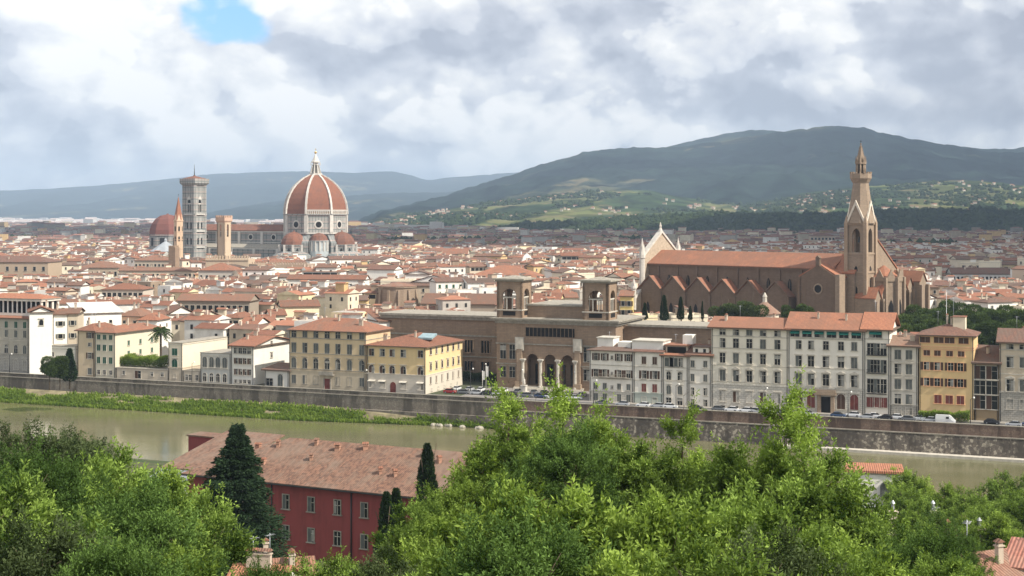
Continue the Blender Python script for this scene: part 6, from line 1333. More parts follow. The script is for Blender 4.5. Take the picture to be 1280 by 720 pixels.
def sprays(seed, nl, R_, Hh, shoots, per, length, up=.9, lobe=.38):
    """points on many leafy shoots that rise from a handful of lobes; crown about R_ wide and Hh high above z=0"""
    r = np.random.default_rng(seed); L = []
    for i in range(nl):
        a = r.uniform(0, 2*np.pi); el = r.uniform(0, 1); rad = R_*(1-lobe*.9)*math.sqrt(r.random())*(1-.55*el); L.append((rad*math.cos(a), rad*math.sin(a), Hh*(.22+.62*el)))
    L = np.array(L); LR = R_*lobe*r.uniform(.7, 1.25, nl)
    nc = shoots//13; kc = r.integers(0, nl, nc); dc = r.normal(0, 1, (nc, 3)); dc[:, 2] = np.abs(dc[:, 2])*.9-.3; dc /= np.linalg.norm(dc, axis=1)[:, None]
    Cc = L[kc]+dc*LR[kc][:, None]*r.uniform(.55, 1.08, nc)[:, None]*np.array([1, 1, .9]); tone = r.normal(0, .2, nc)
    k = r.integers(0, nc, shoots); d = dc[k]+r.normal(0, .55, (shoots, 3)); d /= np.linalg.norm(d, axis=1)[:, None]
    S = Cc[k]+r.normal(0, .30, (shoots, 3)); D = d*.7; D[:, 2] += up*r.uniform(.4, 1.2, shoots); D /= np.linalg.norm(D, axis=1)[:, None]
    Ls = length*r.uniform(.5, 1.3, shoots); u = r.random((shoots, per)); side = r.normal(0, 1, (shoots, per, 3))
    sp = .17*length*(1-u*.7)
    P = S[:, None]+D[:, None]*(u*Ls[:, None])[..., None]+side*sp[..., None]*.55; dd = side*.8+D[:, None]
    out = np.linalg.norm(S/np.array([R_, R_, Hh]), axis=1)
    c = .12+.6*u+.3*(r.random((shoots, 1))-.5)+tone[k][:, None]  # paler young tips; darker shoot bases paint in the shade of the gaps
    return P.reshape(-1, 3), dd.reshape(-1, 3), c.reshape(-1), L
def limbs(name, L, zb, r0, seed):
    mb = MB(); rnd = random.Random(seed); top = Vector((0, 0, max(l[2] for l in L)*.6)); base = Vector((0, 0, -zb)); mid = Vector((rnd.uniform(-.3, .3), rnd.uniform(-.3, .3), 0))
    mb.tube(base, mid, r0, r0*.75, 8); mb.tube(mid, top, r0*.75, r0*.3, 7)
    for l in L:
        l = Vector(l); s = mid.lerp(top, rnd.uniform(.05, .7)); m_ = s.lerp(l, .5)+Vector((0, 0, .4)); mb.tube(s, m_, r0*.34, r0*.2, 5); mb.tube(m_, l, r0*.2, r0*.07, 5)
        for q in range(3): e = l+Vector((rnd.uniform(-1, 1), rnd.uniform(-1, 1), rnd.uniform(.3, 1.4))); mb.tube(l, e, r0*.08, r0*.03, 4)
    return mb.mesh(name, [BARK])
LF = [leaf_mat('bright_leaves', (.016, .038, .010), (.28, .39, .085), .28), leaf_mat('olive_leaves', (.018, .030, .012), (.12, .155, .065), .2), leaf_mat('fresh_leaves', (.025, .052, .012), (.36, .48, .10), .3), leaf_mat('deep_green_leaves', (.014, .032, .010), (.15, .24, .06), .22)]
_cr = {}
def crown(kind):
    if kind in _cr: return _cr[kind]
    cfg = {'a': (1, 16, 5.2, 8.5, 1650, 22, 1.1, 0), 'b': (2, 18, 5.5, 8.0, 2100, 24, .9, 3), 'c': (3, 13, 4.3, 10.0, 1450, 22, 1.3, 2), 'd': (4, 16, 5.0, 7.5, 2000, 22, .9, 1), 's': (5, 7, .95, 10.5, 300, 20, 1.3, 2)}[kind]
    sd, nl, R_, Hh, sh, per, ln, mi = cfg; P, d, c, L = sprays(sd, nl, R_, Hh, sh, per, ln, lobe=.38 if kind != 's' else .8)
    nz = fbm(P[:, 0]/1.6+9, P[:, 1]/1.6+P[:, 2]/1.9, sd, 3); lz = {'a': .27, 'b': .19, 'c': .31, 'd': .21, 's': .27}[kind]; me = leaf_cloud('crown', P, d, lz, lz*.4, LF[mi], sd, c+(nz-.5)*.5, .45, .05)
    _cr[kind] = (me, limbs('trunk', L, 14, .34 if kind != 's' else .14, sd)); return _cr[kind]
def fg_tree(px, py, Y, kind, sc, label, name='broadleaf_tree', group='leafy trees on the near hillside'):
    X = px2x(px, Y); me, tr = crown(kind); Hh = {'a': 8.5, 'b': 8.0, 'c': 9.5, 'd': 7.5, 's': 10.5}[kind]*1.06*sc
    zt = zpy(py, Y); g = ground_z(X, Y); zb = zt-Hh
    root = empty(name, (X, Y, g), 0, label, 'tree', group); rz = (px*7.3) % 6.28
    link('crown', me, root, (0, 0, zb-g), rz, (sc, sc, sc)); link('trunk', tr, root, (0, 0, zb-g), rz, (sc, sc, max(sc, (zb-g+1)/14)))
    return root
FT = [  # px, top row, depth, crown kind, scale, where
 (528, 628, 84, 'a', .62, 'light green tree covering the lower right of the red wall'), (548, 640, 80, 'c', .6, 'upright tree right of the cypress pair, lower one'),
 (52, 535, 112, 'd', 1.05, 'dark olive rounded tree against the river, top left of the near hillside'), (95, 540, 118, 'd', .9, 'smaller dark olive tree just right of the rounded olive one by the river'), (0, 539, 108, 'd', .8, 'dark olive tree cut by the left edge of the picture'),
 (128, 557, 78, 'a', .95, 'bright green tree under the dark olive crowns on the left'), (62, 572, 70, 'b', .9, 'bright leafy tree low on the left, one in from the edge'), (196, 572, 80, 'c', .75, 'yellow green tree just left of the dark conifer top'), (-8, 587, 66, 'a', .95, 'bright tree cut by the left edge, below the olive one'),
 (235, 612, 76, 'a', .72, 'green tree touching the left side of the dark conifer'), (165, 627, 60, 'b', .85, 'dense tree in the middle of the left group'), (85, 647, 52, 'a', .8, 'shaded tree at the bottom of the left group'), (10, 659, 48, 'd', .8, 'dull olive tree in the bottom left corner'), (225, 667, 56, 'c', .6, 'light green tree at the bottom left of the conifer'), (150, 677, 46, 'b', .6, 'dense low crown at the bottom edge, left group'),
 (612, 539, 96, 'c', .85, 'tall feathery tree rising over the right end of the red building'), (655, 526, 98, 'a', .78, 'bright tree below the slender shoot by the river wall bend'), (748, 513, 92, 'c', .85, 'tallest yellow green tree in the middle of the near hillside'), (700, 543, 84, 'b', .8, 'dense green tree left of the tallest middle tree'), (803, 543, 88, 'a', .8, 'bright tree right of the tallest middle tree'),
 (860, 551, 90, 'c', .8, 'loose tree in the gap where the river shows behind'), (925, 553, 84, 'a', .85, 'bright tree left of the twin shoots by the palaces'), (975, 547, 82, 'c', .7, 'tall tree with upright shoots reaching the white palace'), (1020, 556, 78, 'a', .9, 'broad tree at the right shoulder of the middle mass'), (1045, 650, 84, 'b', .72, 'round tree in front of the white walled riverside house'), (1110, 652, 74, 'a', .7, 'leafy tree below the white riverside house'),
 (588, 590, 86, 'c', .62, 'light green tree beside the small dark cypress'), (552, 600, 90, 'a', .66, 'dense tree over the right part of the red wall'), (474, 700, 70, 'c', .6, 'low yellow green tree before the red wall'), (404, 688, 66, 'a', .55, 'low tree under the antenna poles by the red wall'), (585, 628, 66, 'c', .72, 'wide dense tree in the lower middle, left part'), (655, 583, 62, 'c', .85, 'wide bright tree in the lower middle'), (740, 591, 60, 'c', .9, 'upright bright tree in the centre foreground'),
 (822, 596, 58, 'c', .85, 'big bright tree right of the centre foreground'), (900, 613, 62, 'a', .85, 'dense tree in the right middle foreground'), (975, 616, 58, 'a', .9, 'leafy tree in the right foreground below twin shoots'), (1050, 650, 60, 'c', .75, 'upright tree in the right foreground'), (1130, 668, 66, 'b', .65, 'dense low tree left of the near red roofs'), (1185, 690, 62, 'a', .5, 'small leafy tree overlapping the near red roofs'),
 (690, 661, 46, 'b', .8, 'dense crown at the bottom edge, centre'), (580, 680, 48, 'a', .75, 'bright crown at the bottom edge, left of centre'), (790, 671, 45, 'c', .7, 'upright crown at the bottom edge, right of centre'), (880, 676, 46, 'a', .75, 'bright crown at the bottom edge, centre right'), (985, 681, 47, 'd', .7, 'dense crown at the bottom edge, right'), (1085, 700, 50, 'a', .6, 'bright crown at the bottom edge, far right'), (500, 695, 52, 'd', .5, 'dull crown at the bottom edge below the cypress pair'), (340, 708, 58, 'b', .45, 'low crown at the bottom edge right of the conifer'),
]
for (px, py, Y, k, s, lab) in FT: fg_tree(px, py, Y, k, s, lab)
for (px, py, Y, s, lab) in [(636, 456, 98, .9, 'slender leafy shoot standing before the river wall bend'), (704, 450, 94, .9, 'slender fluffy shoot in front of the library portico'), (744, 480, 90, .85, 'slender shoot before the white house with brown shutters'), (853, 484, 88, .75, 'slender shoot before the narrow cream house'), (982, 452, 82, .9, 'slender shoot tallest before the cream palace'), (1006, 480, 80, .9, 'slender shoot before the green awning palace'), (905, 540, 84, .7, 'short slender shoot above the river gap'), (668, 500, 90, .7, 'short slender shoot right of the river wall bend')]:
    fg_tree(px, py, Y, 's', s, lab, 'sapling', 'slender shoots rising above the near trees')
for (px, py, Y, k, s, lab) in [(1205, 640, 150, 'a', .7, 'fresh green tree behind the near red roofs, left of the pair'), (1252, 634, 150, 'c', .65, 'fresh green tree behind the near red roofs, right of the pair'), (1150, 655, 110, 'a', .7, 'bright tree left of the near red roofs'), (1200, 668, 105, 'b', .5, 'dense bush like tree on the slope before the near red roofs'), (1152, 628, 150, 'a', .7, 'bright tree under the white riverside house, right side')]: fg_tree(px, py, Y, k, s, lab)
# near river bank, right: bushes and trees between white house and river
for (px, py, Y, k, s, lab) in [(1122, 580, 225, 'c', .8, 'light green upright tree between white riverside house and water'), (1140, 582, 215, 'c', .95, 'mid green tree right of the white riverside house'), (1085, 578, 260, 'a', .95, 'fresh green tree behind the white riverside house'), (1180, 598, 205, 'c', .9, 'green tree on the near bank beside the open water'), (1212, 612, 195, 'a', .9, 'yellow green tree on the near bank, middle of the open water'), (1262, 590, 225, 'a', 1.2, 'large tree at the right edge before the water'), (1240, 632, 180, 'a', .8, 'low green tree at the right edge above the red roofs'), (1290, 610, 190, 'a', 1.0, 'tree cut by the right edge above the red roofs'), (1132, 606, 190, 'a', .8, 'bright tree just behind the white riverside chimney'), (1170, 640, 150, 'b', .75, 'dense tree below the open water, right')]:
    fg_tree(px, py, Y, k, s, lab, group='trees of the near river bank')

# generic smaller crowns for the middle distance
def simple_crown(kind, seed, n, R_, Hh, leaf, mat, shape):
    r = np.random.default_rng(seed); P = []
    if shape == 'cone':
        z = r.random(n)**.8; rad = R_*(1-z)**.75*(.3+.7*np.minimum(1, z*8+.2)); a = r.uniform(0, 2*np.pi, n); q = np.sqrt(r.random(n))*.25+.75; bump = 1+.18*np.sin(a*3+z*9)
        P = np.stack([rad*q*bump*np.cos(a), rad*q*bump*np.sin(a), z*Hh], 1); d = np.stack([np.cos(a)*.5, np.sin(a)*.5, np.ones(n)], 1); c = r.random(n)
    elif shape == 'cedar':
        t = r.integers(0, 15, n); z = (t+r.random(n)*.5)/15; a = r.uniform(0, 2*np.pi, n); ph = np.floor((a+t*1.1)/(2*np.pi/7)); am = np.abs(((a+t*1.1) % (2*np.pi/7))-np.pi/7)/(np.pi/7)
        ext = R_*(1-z)**.85*(.62+.45*_h(ph, t.astype(float), 5)); q = np.sqrt(r.random(n)); rad = ext*q*(1-.25*am); zz = z*Hh-rad*.22+.5; P = np.stack([rad*np.cos(a), rad*np.sin(a), zz+r.normal(0, .18, n)], 1)
        d = np.stack([np.cos(a), np.sin(a), np.full(n, -.25)], 1); c = .1+.8*q*r.random(n)
    else:
        nl = 9; L = r.normal(0, .5, (nl, 3)); L = L/np.maximum(1, np.linalg.norm(L, axis=1))[:, None]*np.array([.6, .6, .55]); k = r.integers(0, nl, n); d = r.normal(0, 1, (n, 3)); d /= np.linalg.norm(d, axis=1)[:, None]
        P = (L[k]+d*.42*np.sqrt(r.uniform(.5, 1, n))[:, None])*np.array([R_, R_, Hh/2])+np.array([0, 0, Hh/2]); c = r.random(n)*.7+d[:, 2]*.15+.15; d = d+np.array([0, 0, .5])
    return leaf_cloud('crown', P, d, leaf, leaf*.45, mat, seed, c, .4)
CYP = leaf_mat('cypress_leaves', (.012, .026, .010), (.035, .06, .02), .1); CED = leaf_mat('conifer_needles', (.014, .028, .014), (.045, .075, .035), .12); PARK = leaf_mat('park_leaves', (.022, .042, .014), (.11, .15, .045), .2); BUSH = leaf_mat('hedge_leaves', (.04, .08, .014), (.26, .34, .06), .2)
CM = {'cyp': simple_crown('cyp', 1, 5200, 1.5, 10, .55, CYP, 'cone'), 'cedar': simple_crown('cedar', 2, 60000, 6.6, 17.5, .34, CED, 'cedar'), 'park': simple_crown('p', 3, 9000, 5.5, 9.5, .7, PARK, 'ball'), 'park2': simple_crown('p', 4, 9000, 5, 9, .7, PARK, 'ball'), 'bush': simple_crown('b', 5, 3000, 2, 3, .4, BUSH, 'ball'), 'olive': simple_crown('o', 6, 8000, 5, 8, .6, LF[1], 'ball')}
tm = MB(); tm.tube((0, 0, -.3), (0, 0, 5), .25, .12, 7); [tm.tube((0, 0, 2.5+i*.4), (1.6*math.cos(i*2.1), 1.6*math.sin(i*2.1), 4.6+i*.5), .12, .05, 5) for i in range(5)]; TRUNK = tm.mesh('trunk', [BARK])
def tree2(name, px, py, Y, kind, hgt, label, group=None, base=None, zb=0, wd=1.0):
    X = px2x(px, Y); H0 = {'cyp': 10, 'cedar': 17.5, 'park': 9.5, 'park2': 9, 'bush': 3, 'olive': 8}[kind]; zt = zpy(py, Y); k = hgt/H0; r_ = empty(name, (X, Y, zb), 0, label, 'tree' if kind != 'bush' else 'bush', group)
    link('crown', CM[kind], r_, (0, 0, zt-hgt-zb), px % 6, (k*wd, k*wd, k)); link('trunk', TRUNK, r_, (0, 0, 0), px % 5, (k, k, max(.1, (zt-hgt*.5-zb)/5))); return r_
tree2('conifer', 297, 533, 195, 'cedar', 19.5, wd=1.42, label= 'tall dark conifer standing before the red building')
for (px, py, Y, h, w, lab) in [(534, 557, 215, 9, 1.25, 'dark pointed cypress poking above the tiled roof of the red building'), (483, 618, 190, 9, 1.1, 'left cypress of the pair at the red wall'), (495, 614, 192, 10, 1.1, 'right cypress of the pair at the red wall')]: tree2('cypress', px, py, Y, 'cyp', h, lab, 'cypresses by the red building', zb=ground_z(px2x(px, Y), Y), wd=w)
for i, (px, py, h) in enumerate([(806, 379, 6), (830, 370, 9), (851, 372, 8), (863, 383, 5), (878, 377, 6.5)]):
    tree2('cypress', px, py, 520, 'cyp', h, ['shortest cypress at the left end of the basilica flank', 'tallest cypress of the row along the basilica flank', 'second tallest cypress of the basilica row', 'small cypress fourth in the basilica row', 'thin cypress last on the right of the basilica row'][i], 'cypresses before the basilica', wd=[1.2, 1.2, 1.1, 1.1, .6][i])
for i, (px, py, h, k) in enumerate([(905, 377, 8, 'olive'), (922, 380, 7, 'olive'), (938, 374, 9, 'olive'), (985, 381, 6, 'park'), (1003, 379, 7, 'park2')]):
    tree2('tree', px, py, 505, k, h, ['grey green round tree left of the small conical chapel', 'low grey green tree second from the chapel', 'grey green tree touching the conical chapel', 'dark shrub like tree right of the conical chapel', 'dark tree below the transept door'][i], 'garden trees before the basilica', wd=1.1)
r = random.Random(9); TX = []
for k in range(30):
    px = 1135+(k % 10)*17+r.uniform(-6, 6); rowi = k//10; Y = 510+rowi*32+r.uniform(-8, 8); py = [403, 391, 381][rowi]+r.uniform(-6, 5)
    if px < 1150 and rowi == 0: py += 6
    TX.append((px, py, Y, rowi, r.choice(['park', 'park2'])))
nm = ['front', 'middle', 'back']; on = ['first', 'second', 'third', 'fourth', 'fifth', 'sixth', 'seventh', 'eighth', 'ninth', 'tenth']
for i, (px, py, Y, rowi, k) in enumerate(TX): tree2('park_tree', px, py, Y, k, 12, f'dark green park tree, {nm[rowi]} row behind the yellow house, {on[i % 10]} from left', 'park trees behind the yellow house', wd=1.15)
for i, (px, py, Y, k, h, lab) in enumerate([(62, 445, 467, 'park', 7.6, 'round dark shrub left of the beige shuttered house'), (75, 444, 468, 'park2', 7.8, 'round dark shrub in the middle of the cream garden'), (87, 437, 470, 'cyp', 10.5, 'dark upright shrub touching the beige shuttered house')]): tree2('shrub', px, py, Y, k, h, lab, 'shrubs in the riverside garden', wd=1.0 if k != 'cyp' else 1.5)
# hedge on the terrace, palm, climbing hedge by the yellow house, small shrubs
def hedge(label, pts_px, C, z0, hgt, thick, n, seed, mat=BUSH, leaf=.42):
    r = np.random.default_rng(seed); a, b_ = [quay_s(p, C) for p in pts_px]; nn = C*.925; s = r.uniform(a, b_, n); u = r.random(n); top = hgt*(.65+.7*fbm(s/2.2, s*0, seed, 3)); dep = r.uniform(-thick/2, thick/2, n)
    P = np.stack([QD.x*s+QN.x*(nn+dep), QD.y*s+QN.y*(nn+dep), z0+top*u**.6], 1); d = r.normal(0, 1, (n, 3)); d[:, 2] = np.abs(d[:, 2])+.3
    tag(link('hedge', leaf_cloud('hedge', P, d, leaf, leaf*.5, mat, seed, u*.7+r.random(n)*.3, .3)), label, 'hedge')
hedge('bright green clipped hedge on the long beige terrace wall', (144, 210), 446, zpy(461, 490)-.2, 3.9, 4.5, 16000, 3)
hedge('green creeper hedge at the foot of the yellow house', (1149, 1212), 440.5, 0, 2.6, 1.6, 7000, 4)
hedge('dark hedge in front of the library left wing', (579, 622), 482, 0, 2.8, 1.5, 6000, 5, PARK)
tree2('shrub', 1158, 490, 430, 'bush', 5.5, 'leafy shrub climbing the left corner of the yellow house', None, wd=1.0); tree2('shrub', 1208, 503, 422, 'bush', 3.6, 'dark shrub at the right foot of the yellow house', None, wd=1.2)
def palm(px, py, Y):
    X = px2x(px, Y); zt = zpy(py, Y)-1.6; root = empty('palm_tree', (X, Y, 0), 0, 'single palm tree with spreading fronds above the hedge', 'palm'); mb = MB(); z = 0
    while z < zt: mb.loft([(.34, z), (.42, z+.35)], 7, z); z += .35
    mb.build('trunk', [BARK], root); r = np.random.default_rng(3); P = []; D = []
    for k in range(46):
        a = r.uniform(0, 2*np.pi); el = r.uniform(-.5, 1.3); u = np.linspace(.1, 1, 34); L = 4.3; x = u*L*math.cos(el)*.95; zz = u*L*math.sin(el)*.9-u**2*2.0
        for q in (-1, 1):
            P.append(np.stack([x*math.cos(a), x*math.sin(a), zz+zt], 1)); D.append(np.stack([-math.sin(a)*q+math.cos(a)*.6+0*u, math.cos(a)*q+math.sin(a)*.6+0*u, -.5-.4*u], 1))
    P = np.concatenate(P); D = np.concatenate(D); link('crown', leaf_cloud('crown', P, D, .95, .16, PARK, 3, np.random.default_rng(1).random(len(P)), .12), root)
palm(201, 408, 500)

# ------------------------------------------------------------------ red building below, near houses
def red_building():
    e = 11.6; Y1, X1 = 247.4, px2x(235, 247.4); Y2, X2 = 229.7, px2x(479, 229.7); d = Vector((X2-X1, Y2-Y1, 0)).normalized(); ang = math.atan2(d.y, d.x); L = 59; dep = 25
    root = empty('red_building', (X1, Y1, 0), ang, 'long red plastered building with weathered tiled roof below the river', 'building'); RED = plaster((.25, .046, .045), .75, 'red_plaster')
    mb = MB(); wall_mesh(mb, L, dep, e, 'hip', 5.2); mb.box(-10, 0, 6, 24, -.3, e-.6, 0); mb.box(-18, -8, 22, 26, -.3, e+2.4, 0); mb.build('wall', [RED], root)
    tl = tile_mat('old_roof_tile', (.27, .145, .095), (.12, .07, .05), (.24, .175, .13)); mb = MB(); roof_mesh(mb, L, dep, e, 'hip', 5.2, .9); rf = mb.build('roof', [tl, EAVE], root)
    mb = MB(); mb.at(-10, 6, 0); roof_mesh(mb, 12, 18, e-.8, 'shed', 4.0, .6); mb.at(); mb.box(-18.3, -7.7, 21.8, 26.2, e+2.4, e+2.65, 0); mb.build('annex_roof', [tl, EAVE], root)
    mb = MB(); mb.box(-9.8, -1.6, 2, 6, 0, e-1.8, 0); mb.hexa([(-10.3, 1.5, e-1.9), (-1.4, 1.5, e-1.9), (-1.4, 6.2, e-.5), (-10.3, 6.2, e-.5), (-10.3, 1.5, e-1.7), (-1.4, 1.5, e-1.7), (-1.4, 6.2, e-.3), (-10.3, 6.2, e-.3)], 1); mb.build('glazed_lean_to', [plaster(GREYP), METAL], root)
    for px in (345, 357.5, 389, 422, 455.5, 300, 322, 500, 522):
        k = (px-640)/F; x = (k*Y1-X1)/(d.x-k*d.y)
        for z, h in ((7.6, 2.3), (2.6, 2.2)):
            if px == 345: continue
            put_window(root, x, 0, z, 0, 1.25, h, 'p', STONE, 'grey:half' if px not in (422,) else None)
    for px in (340, 439.5):
        k = (px-640)/F; x = (k*Y1-X1)/(d.x-k*d.y); mb = MB(); mb.tube((x, -.15, 0), (x, -.15, e-.2), .12, .12, 6); mb.build('downpipe', [IRON], root)
    mb = MB(); mb.box(-.9, L+.9, -1.05, -.85, e-.05, e+.12); mb.build('gutter', [IRON], root)
    for i, (x, y) in enumerate([(7, 10.5), (13, 4), (19, 11), (24, 10), (12, 9.5), (21, 6.5), (29, 11), (36, 4.5), (39, 4.2), (41, 10.5), (44.5, 9), (46, 3.2), (55, 10), (58, 5), (4.5, 4), (54, 9)]):
        mb = MB(); w = .6 if i % 3 else 1.0; mb.box(-w/2, w/2, -.45, .45, -.8, .9, 0); mb.box(-w/2-.12, w/2+.12, -.57, .57, .9, 1.02, 0); [mb.box(q*w/2*.8-.1, q*w/2*.8+.1, -.4, .4, 1.02, 1.4, 0) for q in (-1, 0, 1)]
        mb.hexa([(-w/2-.2, -.6, 1.4), (w/2+.2, -.6, 1.4), (w/2+.2, .6, 1.4), (-w/2-.2, .6, 1.4), (-w/2-.1, -.05, 1.75), (w/2+.1, -.05, 1.75), (w/2+.1, .05, 1.75), (-w/2-.1, .05, 1.75)], 1)
        link('chimney', mb.mesh('chimney', [plaster((.40, .22, .15)), TILE[1]]), rf, (x, y, roof_z(L, dep, e, 'hip', 5.2, x, y)-.3), .1*i, (.85, .85, .8))
red_building()
def small_house(px, py, Y, w, d, rz, wc, roof, rise, label, tile, zb=None, h=5, name='house', n=2):
    X = px2x(px, Y); z = zpy(py, Y)-rise-.5; root = empty(name, (X, Y, z-h), rz, label, 'house'); mb = MB(); wall_mesh(mb, w, d, h, roof, rise); mb.box(0, w, 0, d, -14, 0, 0); mb.build('wall', [plaster(wc)], root)
    mb = MB(); roof_mesh(mb, w, d, h, roof, rise, .5); rf = mb.build('roof', [tile, STONE], root)
    for i in range(n): put_window(root, w*(i+.5)/n, 0, h-2.6, 0, .9, 1.3, 'p', STONE_L, 'brown:open')
    return root, rf, w, d, h
rt, rf, w, d, h = small_house(1058, 588, 225, 8.5, 7, R(-12), BRIGHT, 'flat', 0, 'white walled house with arched hood and low red annex on the near bank', TILE[0], h=6, n=0)
mb = MB(); mb.box(-.3, w+.3, -.3, d+.3, h+.25, h+.6); mb.build('roof_edge', [TILE_ORANGE], rt); mb = MB(); mb.prism([(3.9, 0), (6.1, 0), (6.1, 1.4)]+[(5+1.1*math.cos(math.pi*i/8), 1.4+1.1*math.sin(math.pi*i/8)) for i in range(1, 8)]+[(3.9, 1.4)], -.9, 0); mb.build('hood', [SHUT['grey']], rt, (1.2, 0, 2.6))
mb = MB(); mb.hexa([(-2, -5, 0), (w+6, -5, 0), (w+6, 0, 1.2), (-2, 0, 1.2), (-2, -5, .3), (w+6, -5, .3), (w+6, 0, 1.5), (-2, 0, 1.5)], 0); mb.build('annex_roof', [TILE_ORANGE], rt); mb = MB(); mb.box(-1.8, w+5.6, -4.5, -.1, -12, .1); mb.build('annex_wall', [plaster(WHITEP)], rt)
mb = MB(); mb.hexa([(2, -5.2, .4), (6, -5.2, .4), (6, -.4, 1.6), (2, -.4, 1.6), (2, -5.2, .5), (6, -5.2, .5), (6, -.4, 1.7), (2, -.4, 1.7)]); mb.build('metal_roof', [METAL], rt)
for i, (px, py, Y) in enumerate([(1116, 640, 160), (1224, 662, 150), (1166, 640, 160)]):
    X = px2x(px, Y); z = zpy(py, Y); c = empty('chimney', (X, Y, z-6), .3*i, ['white chimney stack among the trees below the white house', 'tall chimney stack at the corner of the near red roofs', 'small chimney between river gap and near red roofs'][i], 'chimney'); mb = MB(); mb.box(-.4, .4, -.4, .4, -6, 6, 0); mb.box(-.52, .52, -.52, .52, 6, 6.15, 0); mb.build('stack', [CHM], c); mb = MB(); mb.loft([(.2, 6.15), (.17, 6.9), (.3, 6.95), (.05, 7.3)], 8, 0); mb.build('pot', [METAL], c)
for (px, py, Y, w, d, rz, lab, h, t_) in [(1218, 706, 128, 9, 8, R(24), 'near house with faded red tiled roof, left of the two at the lower right', 4, TILE_OLD), (1258, 684, 132, 12, 10, R(-30), 'near house with faded red tiled roof cut by the right edge', 5, tile_mat('roof_tile', (.40, .17, .12), (.30, .12, .09), (.35, .2, .15))), (1165, 676, 150, 6, 6, R(10), 'small grey roofed hut among trees, lower right', 3, METAL),
    (285, 711, 158, 6, 6, R(-10), 'near house with bright orange roof at the bottom, below the conifer', 4, TILE_ORANGE), (318, 706, 170, 7, 6, R(15), 'near house with red roof and chimneys at the bottom right of the conifer', 4, TILE[1])]:
    rt, rf, w, d, h = small_house(px, py, Y, w, d, rz, WHITEP, 'gable', 1.6, lab, t_, h=h); add_chimneys(rf, w, d, h, 'gable', 1.6, 2, random.Random(px)); antenna(rf, w*.3, d*.5, h+1.5, 3)
# ------------------------------------------------------------------ cars, van, lamps on the quay
CARP = {}
def car_paint(n, c):
    if n not in CARP:
        m, t, b = new_mat(n+'_car_paint'); b.inputs['Base Color'].default_value = (*c, 1); b.inputs['Roughness'].default_value = .3; b.inputs['Metallic'].default_value = .2; b.inputs['Coat Weight'].default_value = .5; CARP[n] = m
    return CARP[n]
TYRE = flat('tyre_rubber', (.02, .02, .02), .8); LAMP = flat('lamp_glass', (.6, .6, .58), .2)
def section_body(secs, k=0):
    """body lofted along x from (x, half width bottom, half width top, z0, z1) sections"""
    mb = MB(); v = []
    for (x, wb, wt, z0, z1) in secs: v += [(x, -wb, z0), (x, -wb, (z0+z1)/2), (x, -wt, z1), (x, wt, z1), (x, wb, (z0+z1)/2), (x, wb, z0)]
    f = []; n = len(secs)
    for i in range(n-1):
        for j in range(6): a = i*6+j; b_ = i*6+(j+1) % 6; f.append((a, a+6, b_+6, b_))
    f += [(0, 1, 2, 3, 4, 5), tuple((n-1)*6+j for j in (5, 4, 3, 2, 1, 0))]; mb.add(v, f, k); return mb
BODY = section_body([(-2.1, .74, .70, .35, .72), (-2.0, .84, .78, .25, .95), (-1.2, .86, .80, .2, 1.0), (.9, .86, .80, .2, .98), (1.7, .84, .76, .22, .86), (2.08, .74, .66, .32, .66)])
CABIN = section_body([(-1.75, .78, .66, .93, 1.02), (-1.25, .78, .62, .93, 1.42), (-.2, .78, .62, .93, 1.48), (.35, .78, .62, .93, 1.42), (1.15, .78, .7, .9, .98)])
VBODY = section_body([(-2.6, .92, .86, .35, 2.1), (-2.5, .95, .88, .3, 2.25), (1.0, .95, .88, .3, 2.25), (1.5, .95, .82, .3, 1.9), (2.1, .94, .84, .3, 1.25), (2.6, .86, .8, .35, .9)])
VGL = MB(); VGL.hexa([(1.05, -.8, 1.45), (1.95, -.84, 1.3), (1.95, .84, 1.3), (1.05, .8, 1.45), (1.05, -.86, 2.0), (1.5, -.83, 1.88), (1.5, .83, 1.88), (1.05, .86, 2.0)]); VGL.box(.2, .95, -.965, .965, 1.35, 1.9)
WHL = MB(); WHL.M = Matrix.Rotation(math.pi/2, 4, 'X'); WHL.loft([(.32, -.1), (.32, .1)], 14, 0); WM_ = WHL.mesh('wheel', [TYRE]); RIM = MB(); RIM.M = Matrix.Rotation(math.pi/2, 4, 'X'); RIM.loft([(.19, -.12), (.19, .12)], 10, 0); RM = RIM.mesh('rim', [METAL])
HL = MB(); HL.box(-.06, .02, -.16, .16, -.07, .07); HLM = HL.mesh('headlight', [LAMP]); TL = MB(); TL.box(-.02, .05, -.13, .13, -.1, .1); TLM = TL.mesh('tail_light', [SHUT['red']])
CB, CG, VB, VG = BODY.mesh('body', []), CABIN.mesh('windows', [GLASS]), VBODY.mesh('body', []), VGL.mesh('windows', [GLASS]); RFM = MB(); RFM.hexa([(-1.2, -.6, 1.38), (.3, -.6, 1.38), (.3, .6, 1.38), (-1.2, .6, 1.38), (-1.15, -.56, 1.5), (.25, -.56, 1.5), (.25, .56, 1.5), (-1.15, .56, 1.5)])
BM = {}
def body_mesh(kind, col):
    if (kind, col) not in BM:
        me = (CB if kind == 'car' else VB).copy(); me.materials.clear(); me.materials.append(CARP[col]); rm = RFM.mesh('roof_panel', [CARP[col]]); BM[(kind, col)] = (me, rm)
    return BM[(kind, col)]
for n_, c_ in (('white', (.75, .75, .74)), ('silver', (.42, .43, .44)), ('black', (.015, .015, .018)), ('blue', (.03, .06, .13)), ('grey', (.14, .145, .15)), ('red', (.28, .02, .02)), ('teal', (.06, .25, .22))): car_paint(n_, c_)
